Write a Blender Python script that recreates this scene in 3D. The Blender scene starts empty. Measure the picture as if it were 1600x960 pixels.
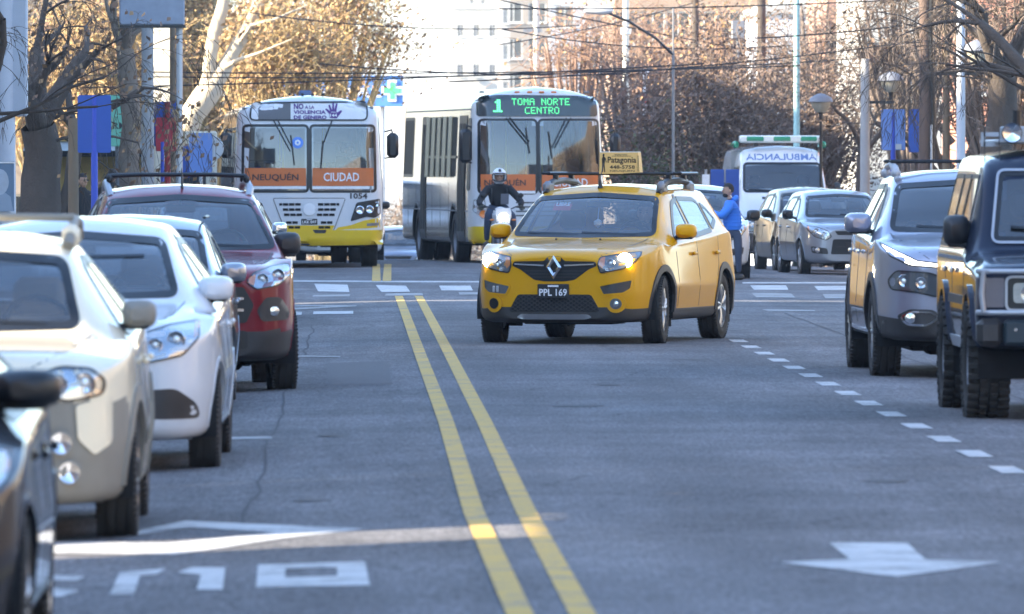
import bpy, bmesh, math, random
import numpy as np
from math import sin, cos, tan, pi, radians, atan, hypot, sqrt, exp
from mathutils import Vector, Matrix, Euler
from mathutils.bvhtree import BVHTree
from mathutils.geometry import delaunay_2d_cdt
random.seed(7)
S = bpy.context.scene
C = S.collection
# ---------------- camera ----------------
F, CH = 14000.0, 1.75
cam = bpy.data.objects.new('camera', bpy.data.cameras.new('camera')); C.objects.link(cam)
cam.data.sensor_width = 36; cam.data.lens = F / 1600 * 36
cam.data.clip_start = .5; cam.data.clip_end = 6000
cam.location = (0, 0, CH)
cam.rotation_euler = (pi / 2 - atan(228 / F), 0, -atan(247 / F))
cam.data.dof.use_dof = True; cam.data.dof.focus_distance = 104; cam.data.dof.aperture_fstop = 8.5
S.camera = cam
# ---------------- light ----------------
AZ = Vector((-1, -.3)).normalized(); EL = radians(22)
SUN = Vector((AZ.x * cos(EL), AZ.y * cos(EL), sin(EL)))
w = bpy.data.worlds.new('World'); S.world = w; w.use_nodes = True
nt = w.node_tree; bg = nt.nodes['Background']
sky = nt.nodes.new('ShaderNodeTexSky'); sky.sky_type = 'NISHITA'; sky.sun_disc = False
sky.sun_elevation = EL; sky.sun_rotation = math.atan2(AZ.x, AZ.y)
sky.air_density = 1.0; sky.dust_density = 1.2; sky.ozone_density = 2.7
nt.links.new(sky.outputs[0], bg.inputs[0]); bg.inputs[1].default_value = .15
sl = bpy.data.lights.new('sun', 'SUN'); sl.energy = 4.0; sl.angle = radians(.5); sl.color = (1, .86, .64)
so = bpy.data.objects.new('sun', sl); C.objects.link(so); so.rotation_euler = SUN.to_track_quat('Z', 'Y').to_euler()
so.location = SUN * 100
S.view_settings.view_transform = 'Standard'; S.view_settings.look = 'None'
S.view_settings.gamma = 1; S.view_settings.exposure = 2.48

# ---------------- terrain + pixel helpers ----------------
def sstep(a, b, t):
    t = min(1, max(0, (t - a) / (b - a))); return t * t * (3 - 2 * t)
def gz(X, Y):
    y = max(0, Y - 100); z = -3e-5 * min(y, 140) ** 2
    d = max(0, Y - 170); z -= .0005 * min(d, 50) ** 2 + .03 * min(max(0, d - 50), 70)
    z -= .035 * min(3.8, max(0, .7 - X)) * (1 - .85 * sstep(95, 130, Y))
    z -= min(11, max(0, X - 2)) * (.004 + .015 * sstep(95, 150, Y))
    return z
RM = cam.rotation_euler.to_matrix()
def ray(px, py): return RM @ Vector((px - 800, 480 - py, -F))
def at(px, py, Y):
    d = ray(px, py); return Vector((0, 0, CH)) + d * (Y / d.y)
def gp(px, py):
    lo, hi = 15., 165.
    f = lambda Y: (lambda p: p.z - gz(p.x, p.y))(at(px, py, Y))
    for _ in range(40):
        m = (lo + hi) / 2
        if f(m) > 0: lo = m
        else: hi = m
    return at(px, py, lo)
def sc(Y): return F / Y

# ---------------- object helpers ----------------
def link(o, parent=None):
    C.objects.link(o)
    if parent is not None: o.parent = parent
    return o
def mk(name, verts, faces, mat=None, parent=None, smooth=False, mats=None, mi=None):
    me = bpy.data.meshes.new(name); me.from_pydata([tuple(v) for v in verts], [], [tuple(f) for f in faces])
    for m in (mats or ([mat] if mat else [])): me.materials.append(m)
    if mi is not None: me.polygons.foreach_set('material_index', mi)
    if smooth: me.polygons.foreach_set('use_smooth', [True] * len(me.polygons))
    me.update()
    return link(bpy.data.objects.new(name, me), parent)
def thing(name, label, cat, loc=(0, 0, 0), rz=0, group=None):
    o = bpy.data.objects.new(name, None); C.objects.link(o); o.location = loc; o.rotation_euler = (0, 0, rz)
    o.empty_display_size = .2
    tag(o, label, cat, group); return o
def tag(o, label, cat, group=None):
    o['label'] = label; o['category'] = cat
    if group: o['group'] = group
    return o
def struct(o): o['kind'] = 'structure'; return o
class MB:
    """collects simple shapes for one mesh"""
    def __init__(s): s.v = []; s.f = []; s.m = []
    def add(s, v, f, m=0):
        n = len(s.v); s.v += [Vector(a) for a in v]; s.f += [[i + n for i in q] for q in f]; s.m += [m] * len(f); return s
    def box(s, c, d, m=0, rot=None, bev=0):
        hx, hy, hz = d[0] / 2, d[1] / 2, d[2] / 2
        b = min(bev, hx * .9, hy * .9, hz * .9)
        if b > 0:
            V = []; 
            for sx in (-1, 1):
                for sy in (-1, 1):
                    for sz in (-1, 1):
                        V += [Vector((sx * (hx - b), sy * (hy - b), sz * hz)), Vector((sx * (hx - b), sy * hy, sz * (hz - b))), Vector((sx * hx, sy * (hy - b), sz * (hz - b)))]
            bm = bmesh.new(); [bm.verts.new(v) for v in V]
            bmesh.ops.convex_hull(bm, input=bm.verts); bmesh.ops.dissolve_limit(bm, angle_limit=.01, verts=bm.verts, edges=bm.edges)
            bm.verts.ensure_lookup_table(); bm.verts.index_update()
            V = [v.co.copy() for v in bm.verts]; Fc = [[v.index for v in f.verts] for f in bm.faces]; bm.free()
        else:
            V = [Vector((x, y, z)) for x in (-hx, hx) for y in (-hy, hy) for z in (-hz, hz)]
            Fc = [(0, 1, 3, 2), (4, 6, 7, 5), (0, 4, 5, 1), (2, 3, 7, 6), (0, 2, 6, 4), (1, 5, 7, 3)]
        R = Euler(rot).to_matrix() if rot else Matrix.Identity(3)
        return s.add([R @ v + Vector(c) for v in V], Fc, m)
    def tube(s, pts, r, n=8, m=0, cap=True):
        pts = [Vector(p) for p in pts]; rs = r if isinstance(r, (list, tuple)) else [r] * len(pts)
        V = []; Fc = []; up = Vector((0, 0, 1))
        t0 = (pts[1] - pts[0]).normalized()
        a = t0.cross(up); a = a if a.length > .05 else t0.cross(Vector((1, 0, 0))); a.normalize()
        for i, p in enumerate(pts):
            t = (pts[min(i + 1, len(pts) - 1)] - pts[max(i - 1, 0)]).normalized()
            a = (a - t * a.dot(t)).normalized(); b = t.cross(a)
            V += [p + (a * cos(2 * pi * k / n) + b * sin(2 * pi * k / n)) * rs[i] for k in range(n)]
        for i in range(len(pts) - 1):
            for k in range(n):
                k2 = (k + 1) % n; Fc.append((i * n + k, (i + 1) * n + k, (i + 1) * n + k2, i * n + k2))
        if cap: Fc.append(list(range(n))); Fc.append([(len(pts) - 1) * n + k for k in reversed(range(n))])
        return s.add(V, Fc, m)
    def lathe(s, prof, c=(0, 0, 0), axis='Z', n=24, m=0, cap=False):
        V = []; Fc = []; L = len(prof)
        for k in range(n):
            t = 2 * pi * k / n
            for (r, h) in prof:
                p = (r * cos(t), r * sin(t), h)
                if axis == 'X': p = (h, r * cos(t), r * sin(t))
                if axis == 'Y': p = (r * sin(t), h, r * cos(t))
                V.append(Vector(p) + Vector(c))
        for k in range(n):
            k2 = (k + 1) % n
            for i in range(L - 1): Fc.append((k * L + i, k2 * L + i, k2 * L + i + 1, k * L + i + 1))
        if cap:
            Fc.append([k * L for k in reversed(range(n))]); Fc.append([k * L + L - 1 for k in range(n)])
        return s.add(V, Fc, m)
    def prism(s, poly, h, plane='XZ', at=0, m=0):
        """extrude polygon: plane XZ extrudes along Y from at to at+h, XY along Z, YZ along X"""
        mp = {'XZ': lambda a, b, t: (a, t, b), 'XY': lambda a, b, t: (a, b, t), 'YZ': lambda a, b, t: (t, a, b)}[plane]
        n = len(poly); V = [mp(a, b, at) for a, b in poly] + [mp(a, b, at + h) for a, b in poly]
        Fc = [list(range(n)), list(range(2 * n - 1, n - 1, -1))] + [(i, i + n, (i + 1) % n + n, (i + 1) % n) for i in range(n)]
        return s.add(V, Fc, m)
    def build(s, name, mat, parent=None, smooth=False, fix=True):
        mats = mat if isinstance(mat, list) else [mat]
        o = mk(name, s.v, s.f, None, parent, smooth, mats, s.m)
        if fix:
            bm = bmesh.new(); bm.from_mesh(o.data); bmesh.ops.recalc_face_normals(bm, faces=bm.faces); bm.to_mesh(o.data); bm.free()
        if smooth: o.data.set_sharp_from_angle(angle=radians(40))
        return o
def box(name, parent, c, d, mat, bev=.01, rot=None): return MB().box(c, d, 0, rot, bev).build(name, mat, parent)
def tube(name, parent, pts, r, mat, n=8): return MB().tube(pts, r, n).build(name, mat, parent, True)
_tc = {}
def text_geo(s, size, bold=0., sp=1.):
    k = (s, size, bold, sp)
    if k in _tc: return _tc[k]
    cu = bpy.data.curves.new('t', 'FONT'); cu.body = s; cu.size = size; cu.offset = bold; cu.space_character = sp
    cu.align_x = 'CENTER'; cu.align_y = 'CENTER'; cu.resolution_u = 2
    o = bpy.data.objects.new('t', cu); C.objects.link(o)
    me = bpy.data.meshes.new_from_object(o.evaluated_get(bpy.context.evaluated_depsgraph_get()))
    v = [tuple(p.co) for p in me.vertices]; f = [tuple(p.vertices) for p in me.polygons]
    bpy.data.objects.remove(o); bpy.data.meshes.remove(me); bpy.data.curves.remove(cu)
    xs = [p[0] for p in v]; ys = [p[1] for p in v]
    _tc[k] = (v, f, (min(xs), max(xs), min(ys), max(ys))); return _tc[k]
def text_fit(s, w, h, bold=0., mirror=False):
    """verts scaled so that the lettering fills w x h, centred"""
    v, f, (x0, x1, y0, y1) = text_geo(s, 1, bold)
    sx = w / (x1 - x0); sy = h / (y1 - y0); m = -1 if mirror else 1
    return [(m * (p[0] - (x0 + x1) / 2) * sx, (p[1] - (y0 + y1) / 2) * sy) for p in v], [q if not mirror else q[::-1] for q in f]
def text_flat(name, parent, s, c, w, h, mat, bold=0., rot=None, mirror=False):
    """flat lettering facing -Y at c (local)"""
    v, f = text_fit(s, w, h, bold, mirror); R = Euler(rot).to_matrix() if rot else Matrix.Identity(3)
    return mk(name, [R @ Vector((a, 0, b)) + Vector(c) for a, b in v], f, mat, parent)

# ---------------- materials ----------------
def N(nt, t, **k):
    n = nt.nodes.new('ShaderNode' + t)
    for a, b in k.items():
        if a in n.bl_rna.properties: setattr(n, a, b)
        else: n.inputs[a.replace('_', ' ')].default_value = b
    return n
def mat0(name):
    m = bpy.data.materials.new(name); m.use_nodes = True; return m, m.node_tree, m.node_tree.nodes['Principled BSDF']
def rgba(c): return (c[0], c[1], c[2], 1)
_mc = {}
def P(name, col, rough=.5, metal=0., var=.12, scale=8., bump=0., coat=0., emis=None, es=0., spec=.5, alpha=None, dirt=0., dirtcol=(.16, .13, .10), coatior=1.5):
    if name in _mc: return _mc[name]
    m, nt, b = mat0(name); L = nt.links.new
    tc = N(nt, 'TexCoord'); nz = N(nt, 'TexNoise', Scale=scale, Detail=6.); L(tc.outputs['Object'], nz.inputs['Vector'])
    mx = N(nt, 'MixRGB', blend_type='MIX'); mx.inputs[1].default_value = rgba([c * (1 - var) for c in col]); mx.inputs[2].default_value = rgba([min(1, c * (1 + var)) for c in col])
    L(nz.outputs[0], mx.inputs[0]); out = mx.outputs[0]
    if dirt > 0:
        sp = N(nt, 'SeparateXYZ'); L(tc.outputs['Object'], sp.inputs[0])
        mr = N(nt, 'MapRange'); mr.inputs[1].default_value = 1.1; mr.inputs[2].default_value = .15; mr.inputs[3].default_value = .1; mr.inputs[4].default_value = 1.
        L(sp.outputs[2], mr.inputs[0])
        n2 = N(nt, 'TexNoise', Scale=3.5, Detail=8., Roughness=.7); L(tc.outputs['Object'], n2.inputs['Vector'])
        mu = N(nt, 'Math', operation='MULTIPLY'); L(mr.outputs[0], mu.inputs[0]); L(n2.outputs[0], mu.inputs[1])
        mu2 = N(nt, 'Math', operation='MULTIPLY', use_clamp=True); L(mu.outputs[0], mu2.inputs[0]); mu2.inputs[1].default_value = dirt * 1.6
        m2 = N(nt, 'MixRGB'); L(mu2.outputs[0], m2.inputs[0]); L(out, m2.inputs[1]); m2.inputs[2].default_value = rgba(dirtcol); out = m2.outputs[0]
        ra = N(nt, 'MapRange'); ra.inputs[3].default_value = rough; ra.inputs[4].default_value = min(1, rough + .35); L(mu2.outputs[0], ra.inputs[0]); L(ra.outputs[0], b.inputs['Roughness'])
    else: b.inputs['Roughness'].default_value = rough
    L(out, b.inputs['Base Color']); b.inputs['Metallic'].default_value = metal; b.inputs['Specular IOR Level'].default_value = spec
    b.inputs['Coat Weight'].default_value = coat; b.inputs['Coat IOR'].default_value = coatior; b.inputs['Coat Roughness'].default_value = .04
    if bump:
        bp = N(nt, 'Bump', Strength=bump, Distance=.02); n3 = N(nt, 'TexNoise', Scale=scale * 6, Detail=5.); L(tc.outputs['Object'], n3.inputs['Vector'])
        L(n3.outputs[0], bp.inputs['Height']); L(bp.outputs[0], b.inputs['Normal'])
    if emis: b.inputs['Emission Color'].default_value = rgba(emis); b.inputs['Emission Strength'].default_value = es
    _mc[name] = m; return m
def paint(name, col, metal=0., rough=.38, dirt=.25, coatior=1.36, spec=.2):
    return P(name, col, rough, metal, .03, 40, coat=1., dirt=dirt, spec=spec, coatior=coatior)
def glass(name, tint=(.22, .27, .30), refl=(1, 1, 1), dust=.02, top=.95):
    if name in _mc: return _mc[name]
    m, nt, b = mat0(name); L = nt.links.new; nt.nodes.remove(b); out = nt.nodes['Material Output']
    tr = N(nt, 'BsdfTransparent'); tr.inputs[0].default_value = rgba(tint)
    gl = N(nt, 'BsdfGlossy', Roughness=.03); gl.inputs[0].default_value = rgba(refl)
    df = N(nt, 'BsdfDiffuse'); df.inputs[0].default_value = (.35, .33, .3, 1)
    fr = N(nt, 'Fresnel', IOR=1.55); geo = N(nt, 'NewGeometry')
    tc = N(nt, 'TexCoord'); nz = N(nt, 'TexNoise', Scale=2.2, Detail=7.); L(tc.outputs['Object'], nz.inputs['Vector'])
    bp = N(nt, 'Bump', Strength=.03, Distance=.02); n2 = N(nt, 'TexNoise', Scale=.9, Detail=1.); L(tc.outputs['Object'], n2.inputs['Vector']); L(n2.outputs[0], bp.inputs['Height'])
    L(bp.outputs[0], gl.inputs['Normal'])
    # same reflectance on both faces of the pane
    m1 = N(nt, 'MixShader'); m2 = N(nt, 'MixShader')
    lw = N(nt, 'LayerWeight', Blend=.5); mp = N(nt, 'MapRange'); mp.inputs[3].default_value = .125; mp.inputs[4].default_value = top
    pw = N(nt, 'Math', operation='POWER'); L(lw.outputs['Facing'], pw.inputs[0]); pw.inputs[1].default_value = 3.2
    L(pw.outputs[0], mp.inputs[0])
    L(mp.outputs[0], m1.inputs[0]); L(tr.outputs[0], m1.inputs[1]); L(gl.outputs[0], m1.inputs[2])
    mm = N(nt, 'Math', operation='MULTIPLY'); L(nz.outputs[0], mm.inputs[0]); mm.inputs[1].default_value = dust * 2
    L(mm.outputs[0], m2.inputs[0]); L(m1.outputs[0], m2.inputs[1]); L(df.outputs[0], m2.inputs[2]); L(m2.outputs[0], out.inputs[0])
    _mc[name] = m; return m
def emit(name, col, s): return P(name, [c * .5 for c in col], .4, emis=col, es=s)
M = dict(
    black=P('black_plastic', (.022, .023, .026), .45, bump=.1, dirt=.22), trim=P('black_trim', (.012, .013, .015), .35),
    rubber=P('tyre_rubber', (.018, .018, .019), .8, bump=.25, dirt=.5, dirtcol=(.075, .066, .056)), chrome=P('chrome', (.75, .76, .78), .12, 1.),
    alloy=P('alloy', (.5, .51, .53), .28, .9, dirt=.25), steel=P('grey_steel', (.22, .23, .25), .5, .6), dgrey=P('grey_plastic', (.09, .10, .11), .55),
    glass=glass('car_glass', (.58, .63, .66)), dglass=glass('tinted_glass', (.05, .06, .07), top=.7), sglass=glass('side_glass', (.30, .34, .36), top=.55), busglass=glass('bus_glass', (.55, .6, .62), dust=.03),
    lens=glass('lamp_lens', (.85, .88, .9), dust=.03), refl=P('lamp_reflector', (.55, .57, .6), .2, .9, .3, 30), amber=P('amber_lens', (.75, .22, .03), .25, coat=.5),
    satin=P('satin_silver', (.42, .43, .45), .5, .15, .03), lampon=emit('lamp_lit', (1, .80, .5), 16), lampoff=P('lamp_bulb', (.8, .8, .78), .2, .5), seat=P('seat_cloth', (.05, .052, .06), .9), cream=P('beige_cloth', (.35, .31, .25), .9),
    liner=P('wheel_liner', (.012, .012, .013), .95), white=P('white_plastic', (.78, .79, .8), .4), red=P('red_plastic', (.5, .03, .03), .4),
    skin=P('skin', (.42, .25, .17), .55, var=.06), hair=P('dark_hair', (.02, .016, .014), .7, bump=.4), plate=P('plate_black', (.02, .02, .022), .35), platew=P('plate_white', (.8, .8, .8), .4),
    denim=P('denim', (.045, .06, .10), .9, bump=.2), blackcloth=P('black_cloth', (.014, .015, .018), .85, bump=.2), wood=P('wood_post', (.16, .12, .08), .9, bump=.5, scale=5),
    conc=P('concrete', (.33, .33, .33), .85, var=.2, bump=.4, scale=4), galv=P('galvanised_steel', (.42, .44, .47), .45, .5, .03))
# ---------------- body lofting ----------------
def pchip(xs, ys, x):
    xs = np.array(xs, float); ys = np.array(ys, float); h = np.diff(xs); d = np.diff(ys) / h
    m = np.zeros_like(ys); m[0] = d[0]; m[-1] = d[-1]
    for i in range(1, len(xs) - 1):
        if d[i - 1] * d[i] > 0:
            w1 = 2 * h[i] + h[i - 1]; w2 = h[i] + 2 * h[i - 1]; m[i] = (w1 + w2) / (w1 / d[i - 1] + w2 / d[i])
    i = np.clip(np.searchsorted(xs, x) - 1, 0, len(xs) - 2); t = (x - xs[i]) / h[i]
    return ((1 + 2 * t) * (1 - t) ** 2 * ys[i] + t * (1 - t) ** 2 * h[i] * m[i] + t * t * (3 - 2 * t) * ys[i + 1] + t * t * (t - 1) * h[i] * m[i + 1])
def inpoly(poly, x, y):
    c = False; n = len(poly); j = n - 1
    for i in range(n):
        xi, yi = poly[i]; xj, yj = poly[j]
        if (yi > y) != (yj > y) and x < (xj - xi) * (y - yi) / (yj - yi) + xi: c = not c
        j = i
    return c
def resample(poly, g, closed=True):
    out = []; n = len(poly)
    for i in range(n if closed else n - 1):
        a = poly[i]; b = poly[(i + 1) % n]; k = max(1, int(math.ceil(hypot(b[0] - a[0], b[1] - a[1]) / g)))
        out += [(a[0] + (b[0] - a[0]) * t / k, a[1] + (b[1] - a[1]) * t / k) for t in range(k)]
    return out
def rnd(poly, r=.03, k=4):
    """round the corners of a polygon"""
    out = []; n = len(poly)
    for i in range(n):
        a, p, b = Vector(poly[i - 1]), Vector(poly[i]), Vector(poly[(i + 1) % n])
        ra = min(r, (a - p).length * .45); rb = min(r, (b - p).length * .45)
        s = p + (a - p).normalized() * ra; e = p + (b - p).normalized() * rb
        for t in range(k + 1):
            t /= k; out.append(tuple(s * (1 - t) ** 2 + p * 2 * t * (1 - t) + e * t * t))
    return out
def offset(poly, d):
    n = len(poly); A = sum(poly[i][0] * poly[(i + 1) % n][1] - poly[(i + 1) % n][0] * poly[i][1] for i in range(n)); s = 1 if A > 0 else -1
    out = []
    for i in range(n):
        a, b, c = Vector(poly[i - 1]), Vector(poly[i]), Vector(poly[(i + 1) % n])
        e1 = (b - a); e2 = (c - b); e1 = e1.normalized() if e1.length > 1e-6 else e2.normalized(); e2 = e2.normalized() if e2.length > 1e-6 else e1
        nn = Vector((e1.y + e2.y, -e1.x - e2.x)); nn = nn.normalized() if nn.length > 1e-6 else Vector((e1.y, -e1.x))
        q = b + nn * d * s; out.append((q.x, q.y))
    return out
def circ(x, y, r, n=20, ry=None): return [(x + r * cos(2 * pi * k / n), y + (ry or r) * sin(2 * pi * k / n)) for k in range(n)]
def mir(poly): return [(-x, y) for x, y in poly][::-1]
CNT = [4, 2, 8, 11, 3, 12, 6, 6]
class Shell:
    """lofted vehicle body. st rows: y zb ws wm zm wsh zsh wu zu zc (half widths)"""
    def __init__(s, st, bulge=.05, rbulge=.04, dy=.045, rake=None, smooth=2, cnt=None, K=14):
        st = np.array(st, float); ys0 = st[:, 0]; L = ys0[-1]; cnt = cnt or CNT
        ys = list(np.arange(0, .3, dy * .6)) + list(np.arange(.3, L - .2, dy)) + list(np.arange(L - .2, L - .005, dy * .7)) + [L]
        ys = np.array(ys); p = [None] + [pchip(ys0, st[:, k], ys) for k in range(1, 10)]
        rings = []
        for i, y in enumerate(ys):
            zb, ws, wm, zm, wsh, zsh, wu, zu, zc = [p[k][i] for k in range(1, 10)]
            ctrl = [(0, zb), (ws - .06, zb), (ws, zb + .05), (wm, zm), (wsh, zsh), (wsh - (wsh - wu) * .12, zsh + (zu - zsh) * .07), (wu, zu), (wu * .55, zu + (zc - zu) * .72), (0, zc)]
            pts = []
            for a in range(8):
                for t in range(cnt[a]):
                    t /= cnt[a]; pts.append((ctrl[a][0] * (1 - t) + ctrl[a + 1][0] * t, ctrl[a][1] * (1 - t) + ctrl[a + 1][1] * t))
            pts.append(ctrl[8]); rings.append(pts)
        R = np.array(rings)
        for _ in range(smooth):
            Q = R.copy(); Q[:, 1:-1] = R[:, :-2] * .25 + R[:, 1:-1] * .5 + R[:, 2:] * .25; R = Q
        s.L = L; s.rake = rake; ns, nr = R.shape[:2]; s.bulge = bulge; W = R[:, :, 0].max(); s.W = W
        def disp(x, y, z):
            d = -bulge * (1 - (x / W) ** 2) * max(0, 1 - y / .7) + rbulge * (1 - (x / W) ** 2) * max(0, 1 - (L - y) / .5)
            if rake: d += rake(z) * max(0, 1 - y / 1.2)
            return y + d
        V = []; idx = {}
        full = list(range(nr)) + list(range(nr - 2, 0, -1)); nf = len(full)
        for i in range(ns):
            for k, j in enumerate(full):
                x, z = R[i, j]; x = x if k < nr else -x; V.append((x, disp(x, ys[i], z), z))
        Fc = []
        for i in range(ns - 1):
            for k in range(nf):
                k2 = (k + 1) % nf; Fc.append((i * nf + k, i * nf + k2, (i + 1) * nf + k2, (i + 1) * nf + k))
        for ri, flip in ((0, True), (ns - 1, False)):
            rows = []
            for j in range(nr):
                if j in (0, nr - 1): rows.append([ri * nf + j]); continue
                a = ri * nf + j; b = ri * nf + (nf - j); row = [a]; x, z = R[ri, j]
                for c in range(1, K):
                    xx = x * (1 - 2 * c / K); V.append((xx, disp(xx, ys[ri], z), z)); row.append(len(V) - 1)
                row.append(b); rows.append(row)
            for j in range(nr - 1):
                A, Bq = rows[j], rows[j + 1]
                for c in range(K):
                    if len(A) == 1: f = (A[0], Bq[c + 1], Bq[c])
                    elif len(Bq) == 1: f = (A[c], A[c + 1], Bq[0])
                    else: f = (A[c], A[c + 1], Bq[c + 1], Bq[c])
                    Fc.append(f[::-1] if flip else f)
        s.V = [Vector(v) for v in V]; s.F = Fc
        bm = bmesh.new(); bv = [bm.verts.new(v) for v in s.V]
        for f in Fc:
            try: bm.faces.new([bv[i] for i in f])
            except ValueError: pass
        bmesh.ops.recalc_face_normals(bm, faces=bm.faces); bm.normal_update(); bm.verts.index_update()
        s.F = [[v.index for v in f.verts] for f in bm.faces]; s.Nf = [f.normal.copy() for f in bm.faces]
        s.bvh = BVHTree.FromPolygons(s.V, s.F); bm.free(); s.cuts = []; s.arch = []
    def hit(s, view, u, v):
        if view == 'front': o, d = Vector((u, -9, v)), Vector((0, 1, 0))
        elif view == 'rear': o, d = Vector((u, s.L + 9, v)), Vector((0, -1, 0))
        elif view == 'left': o, d = Vector((-9, u, v)), Vector((1, 0, 0))
        elif view == 'right': o, d = Vector((9, u, v)), Vector((-1, 0, 0))
        else: o, d = Vector((u, v, 9)), Vector((0, 0, -1))
        p, n, i, t = s.bvh.ray_cast(o, d)
        if p is None:
            q, n, i, t = s.bvh.find_nearest(o + d * (9 if view != 'top' else 8)); p = Vector(q)
            if view in ('front', 'rear'): p.x, p.z = u, v
            elif view == 'top': p.x, p.y = u, v
            else: p.y, p.z = u, v
        return p, d
    def pos(s, view, u, v, off=0):
        p, d = s.hit(view, u, v); return p - d * off
    def patch(s, name, poly, view, mat, parent, off=.006, th=.012, g=.05, grid=True):
        b = resample(poly, g); n = len(b)
        pts = [Vector(q) for q in b]
        if grid:
            x0 = min(q[0] for q in b); x1 = max(q[0] for q in b); y0 = min(q[1] for q in b); y1 = max(q[1] for q in b)
            ins = offset(b, -g * .45); x = x0 + g / 2
            while x < x1:
                y = y0 + g / 2
                while y < y1:
                    if inpoly(ins, x, y): pts.append(Vector((x, y)))
                    y += g
                x += g
        vs, es, fs, ov, oe, of = delaunay_2d_cdt(pts, [(i, (i + 1) % n) for i in range(n)], [], 1, 1e-6)
        V = [s.pos(view, q.x, q.y, off) for q in vs]; d = s.hit(view, pts[0].x, pts[0].y)[1]
        Fc = [list(f) for f in fs]
        if th:
            ec = {}
            for f in Fc:
                for a, c in zip(f, f[1:] + f[:1]): ec[(a, c)] = 1
            be = [e for e in ec if (e[1], e[0]) not in ec]; mp = {}
            for a, c in be:
                for q in (a, c):
                    if q not in mp: mp[q] = len(V); V.append(V[q] + d * th)
            Fc += [[c, a, mp[a], mp[c]] for a, c in be]
        o = mk(name, V, Fc, mat, parent, True)
        bm = bmesh.new(); bm.from_mesh(o.data); bmesh.ops.recalc_face_normals(bm, faces=bm.faces)
        tot = sum((f.normal.dot(d) * f.calc_area() for f in bm.faces), 0.)
        if tot > 0: bmesh.ops.reverse_faces(bm, faces=bm.faces)
        bm.to_mesh(o.data); bm.free(); o.data.set_sharp_from_angle(angle=radians(45)); return o
    def band(s, name, poly, view, mat, parent, wi=.03, wo=.008, off=.008, th=.01, g=.05, closed=True):
        b = resample(poly, g, closed) + ([] if closed else [poly[-1]])
        if closed: A = offset(b, wo); Bq = offset(b, -wi)
        else:
            A = []; Bq = []
            for i, q in enumerate(b):
                a, c = Vector(b[max(0, i - 1)]), Vector(b[min(len(b) - 1, i + 1)]); t = (c - a).normalized(); nn = Vector((t.y, -t.x))
                A.append((q[0] + nn.x * wo, q[1] + nn.y * wo)); Bq.append((q[0] - nn.x * wi, q[1] - nn.y * wi))
        d = s.hit(view, *b[0])[1]; n = len(b)
        V = [s.pos(view, *q, off) for q in A] + [s.pos(view, *q, off) for q in Bq]
        V += [v + d * th for v in V]
        Fc = []
        for i in range(n if closed else n - 1):
            j = (i + 1) % n; Fc += [(i, j, n + j, n + i), (2 * n + i, 2 * n + j, j, i), (n + i, n + j, 3 * n + j, 3 * n + i)]
        o = mk(name, V, Fc, mat, parent, False)
        bm = bmesh.new(); bm.from_mesh(o.data); bmesh.ops.recalc_face_normals(bm, faces=bm.faces); bm.to_mesh(o.data); bm.free(); return o
    def text(s, name, txt, view, u, v, w, h, mat, parent, off=.01, bold=0., mirror=False):
        tv, tf = text_fit(txt, w, h, bold, mirror)
        return mk(name, [s.pos(view, u + a, v + b, off) for a, b in tv], tf, mat, parent)
    def window(s, name, poly, view, mat, parent, wi=.04, wo=.012, frame=None, g=.06, off=.002, fo=.006):
        s.cuts.append((view, poly))
        o = s.patch(name, poly, view, mat, parent, off, .006, g)
        if frame: s.band(name + '_seal', poly, view, frame, o, wi, wo, fo)
        return o
    def build(s, name, mats, parent, matfn=None):
        V = [v.copy() for v in s.V]
        for (ya, za, Ra, W2) in s.arch:
            for v in V:
                if abs(v.x) > W2 * .5:
                    r = hypot(v.y - ya, v.z - za)
                    if abs(r - Ra) < .028 and r > 0: v.y = ya + (v.y - ya) * Ra / r; v.z = za + (v.z - za) * Ra / r
        keep = []; mi = []
        for f, n in zip(s.F, s.Nf):
            c = sum((V[i] for i in f), Vector()) / len(f); bad = False
            for (ya, za, Ra, W2) in s.arch:
                if abs(c.x) > W2 * .5 and abs(c.y - ya) < Ra + .1 and all(hypot(V[i].y - ya, V[i].z - za) < Ra + .004 for i in f): bad = True; break
            if not bad:
                for view, poly in s.cuts:
                    if view == 'front' and n.y < -.12 and c.y < s.L * .6 and all(inpoly(poly, V[i].x, V[i].z) for i in f): bad = True
                    elif view == 'rear' and n.y > .12 and c.y > s.L * .6 and all(inpoly(poly, V[i].x, V[i].z) for i in f): bad = True
                    elif view == 'left' and n.x < -.3 and all(inpoly(poly, V[i].y, V[i].z) for i in f): bad = True
                    elif view == 'right' and n.x > .3 and all(inpoly(poly, V[i].y, V[i].z) for i in f): bad = True
                    if bad: break
            if bad: continue
            keep.append(f); mi.append(matfn(c, n) if matfn else 0)
        used = sorted({i for f in keep for i in f}); mp = {a: b for b, a in enumerate(used)}
        o = mk(name, [V[i] for i in used], [[mp[i] for i in f] for f in keep], None, parent, True, mats if isinstance(mats, list) else [mats], mi)
        return o
_wc = {}
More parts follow.
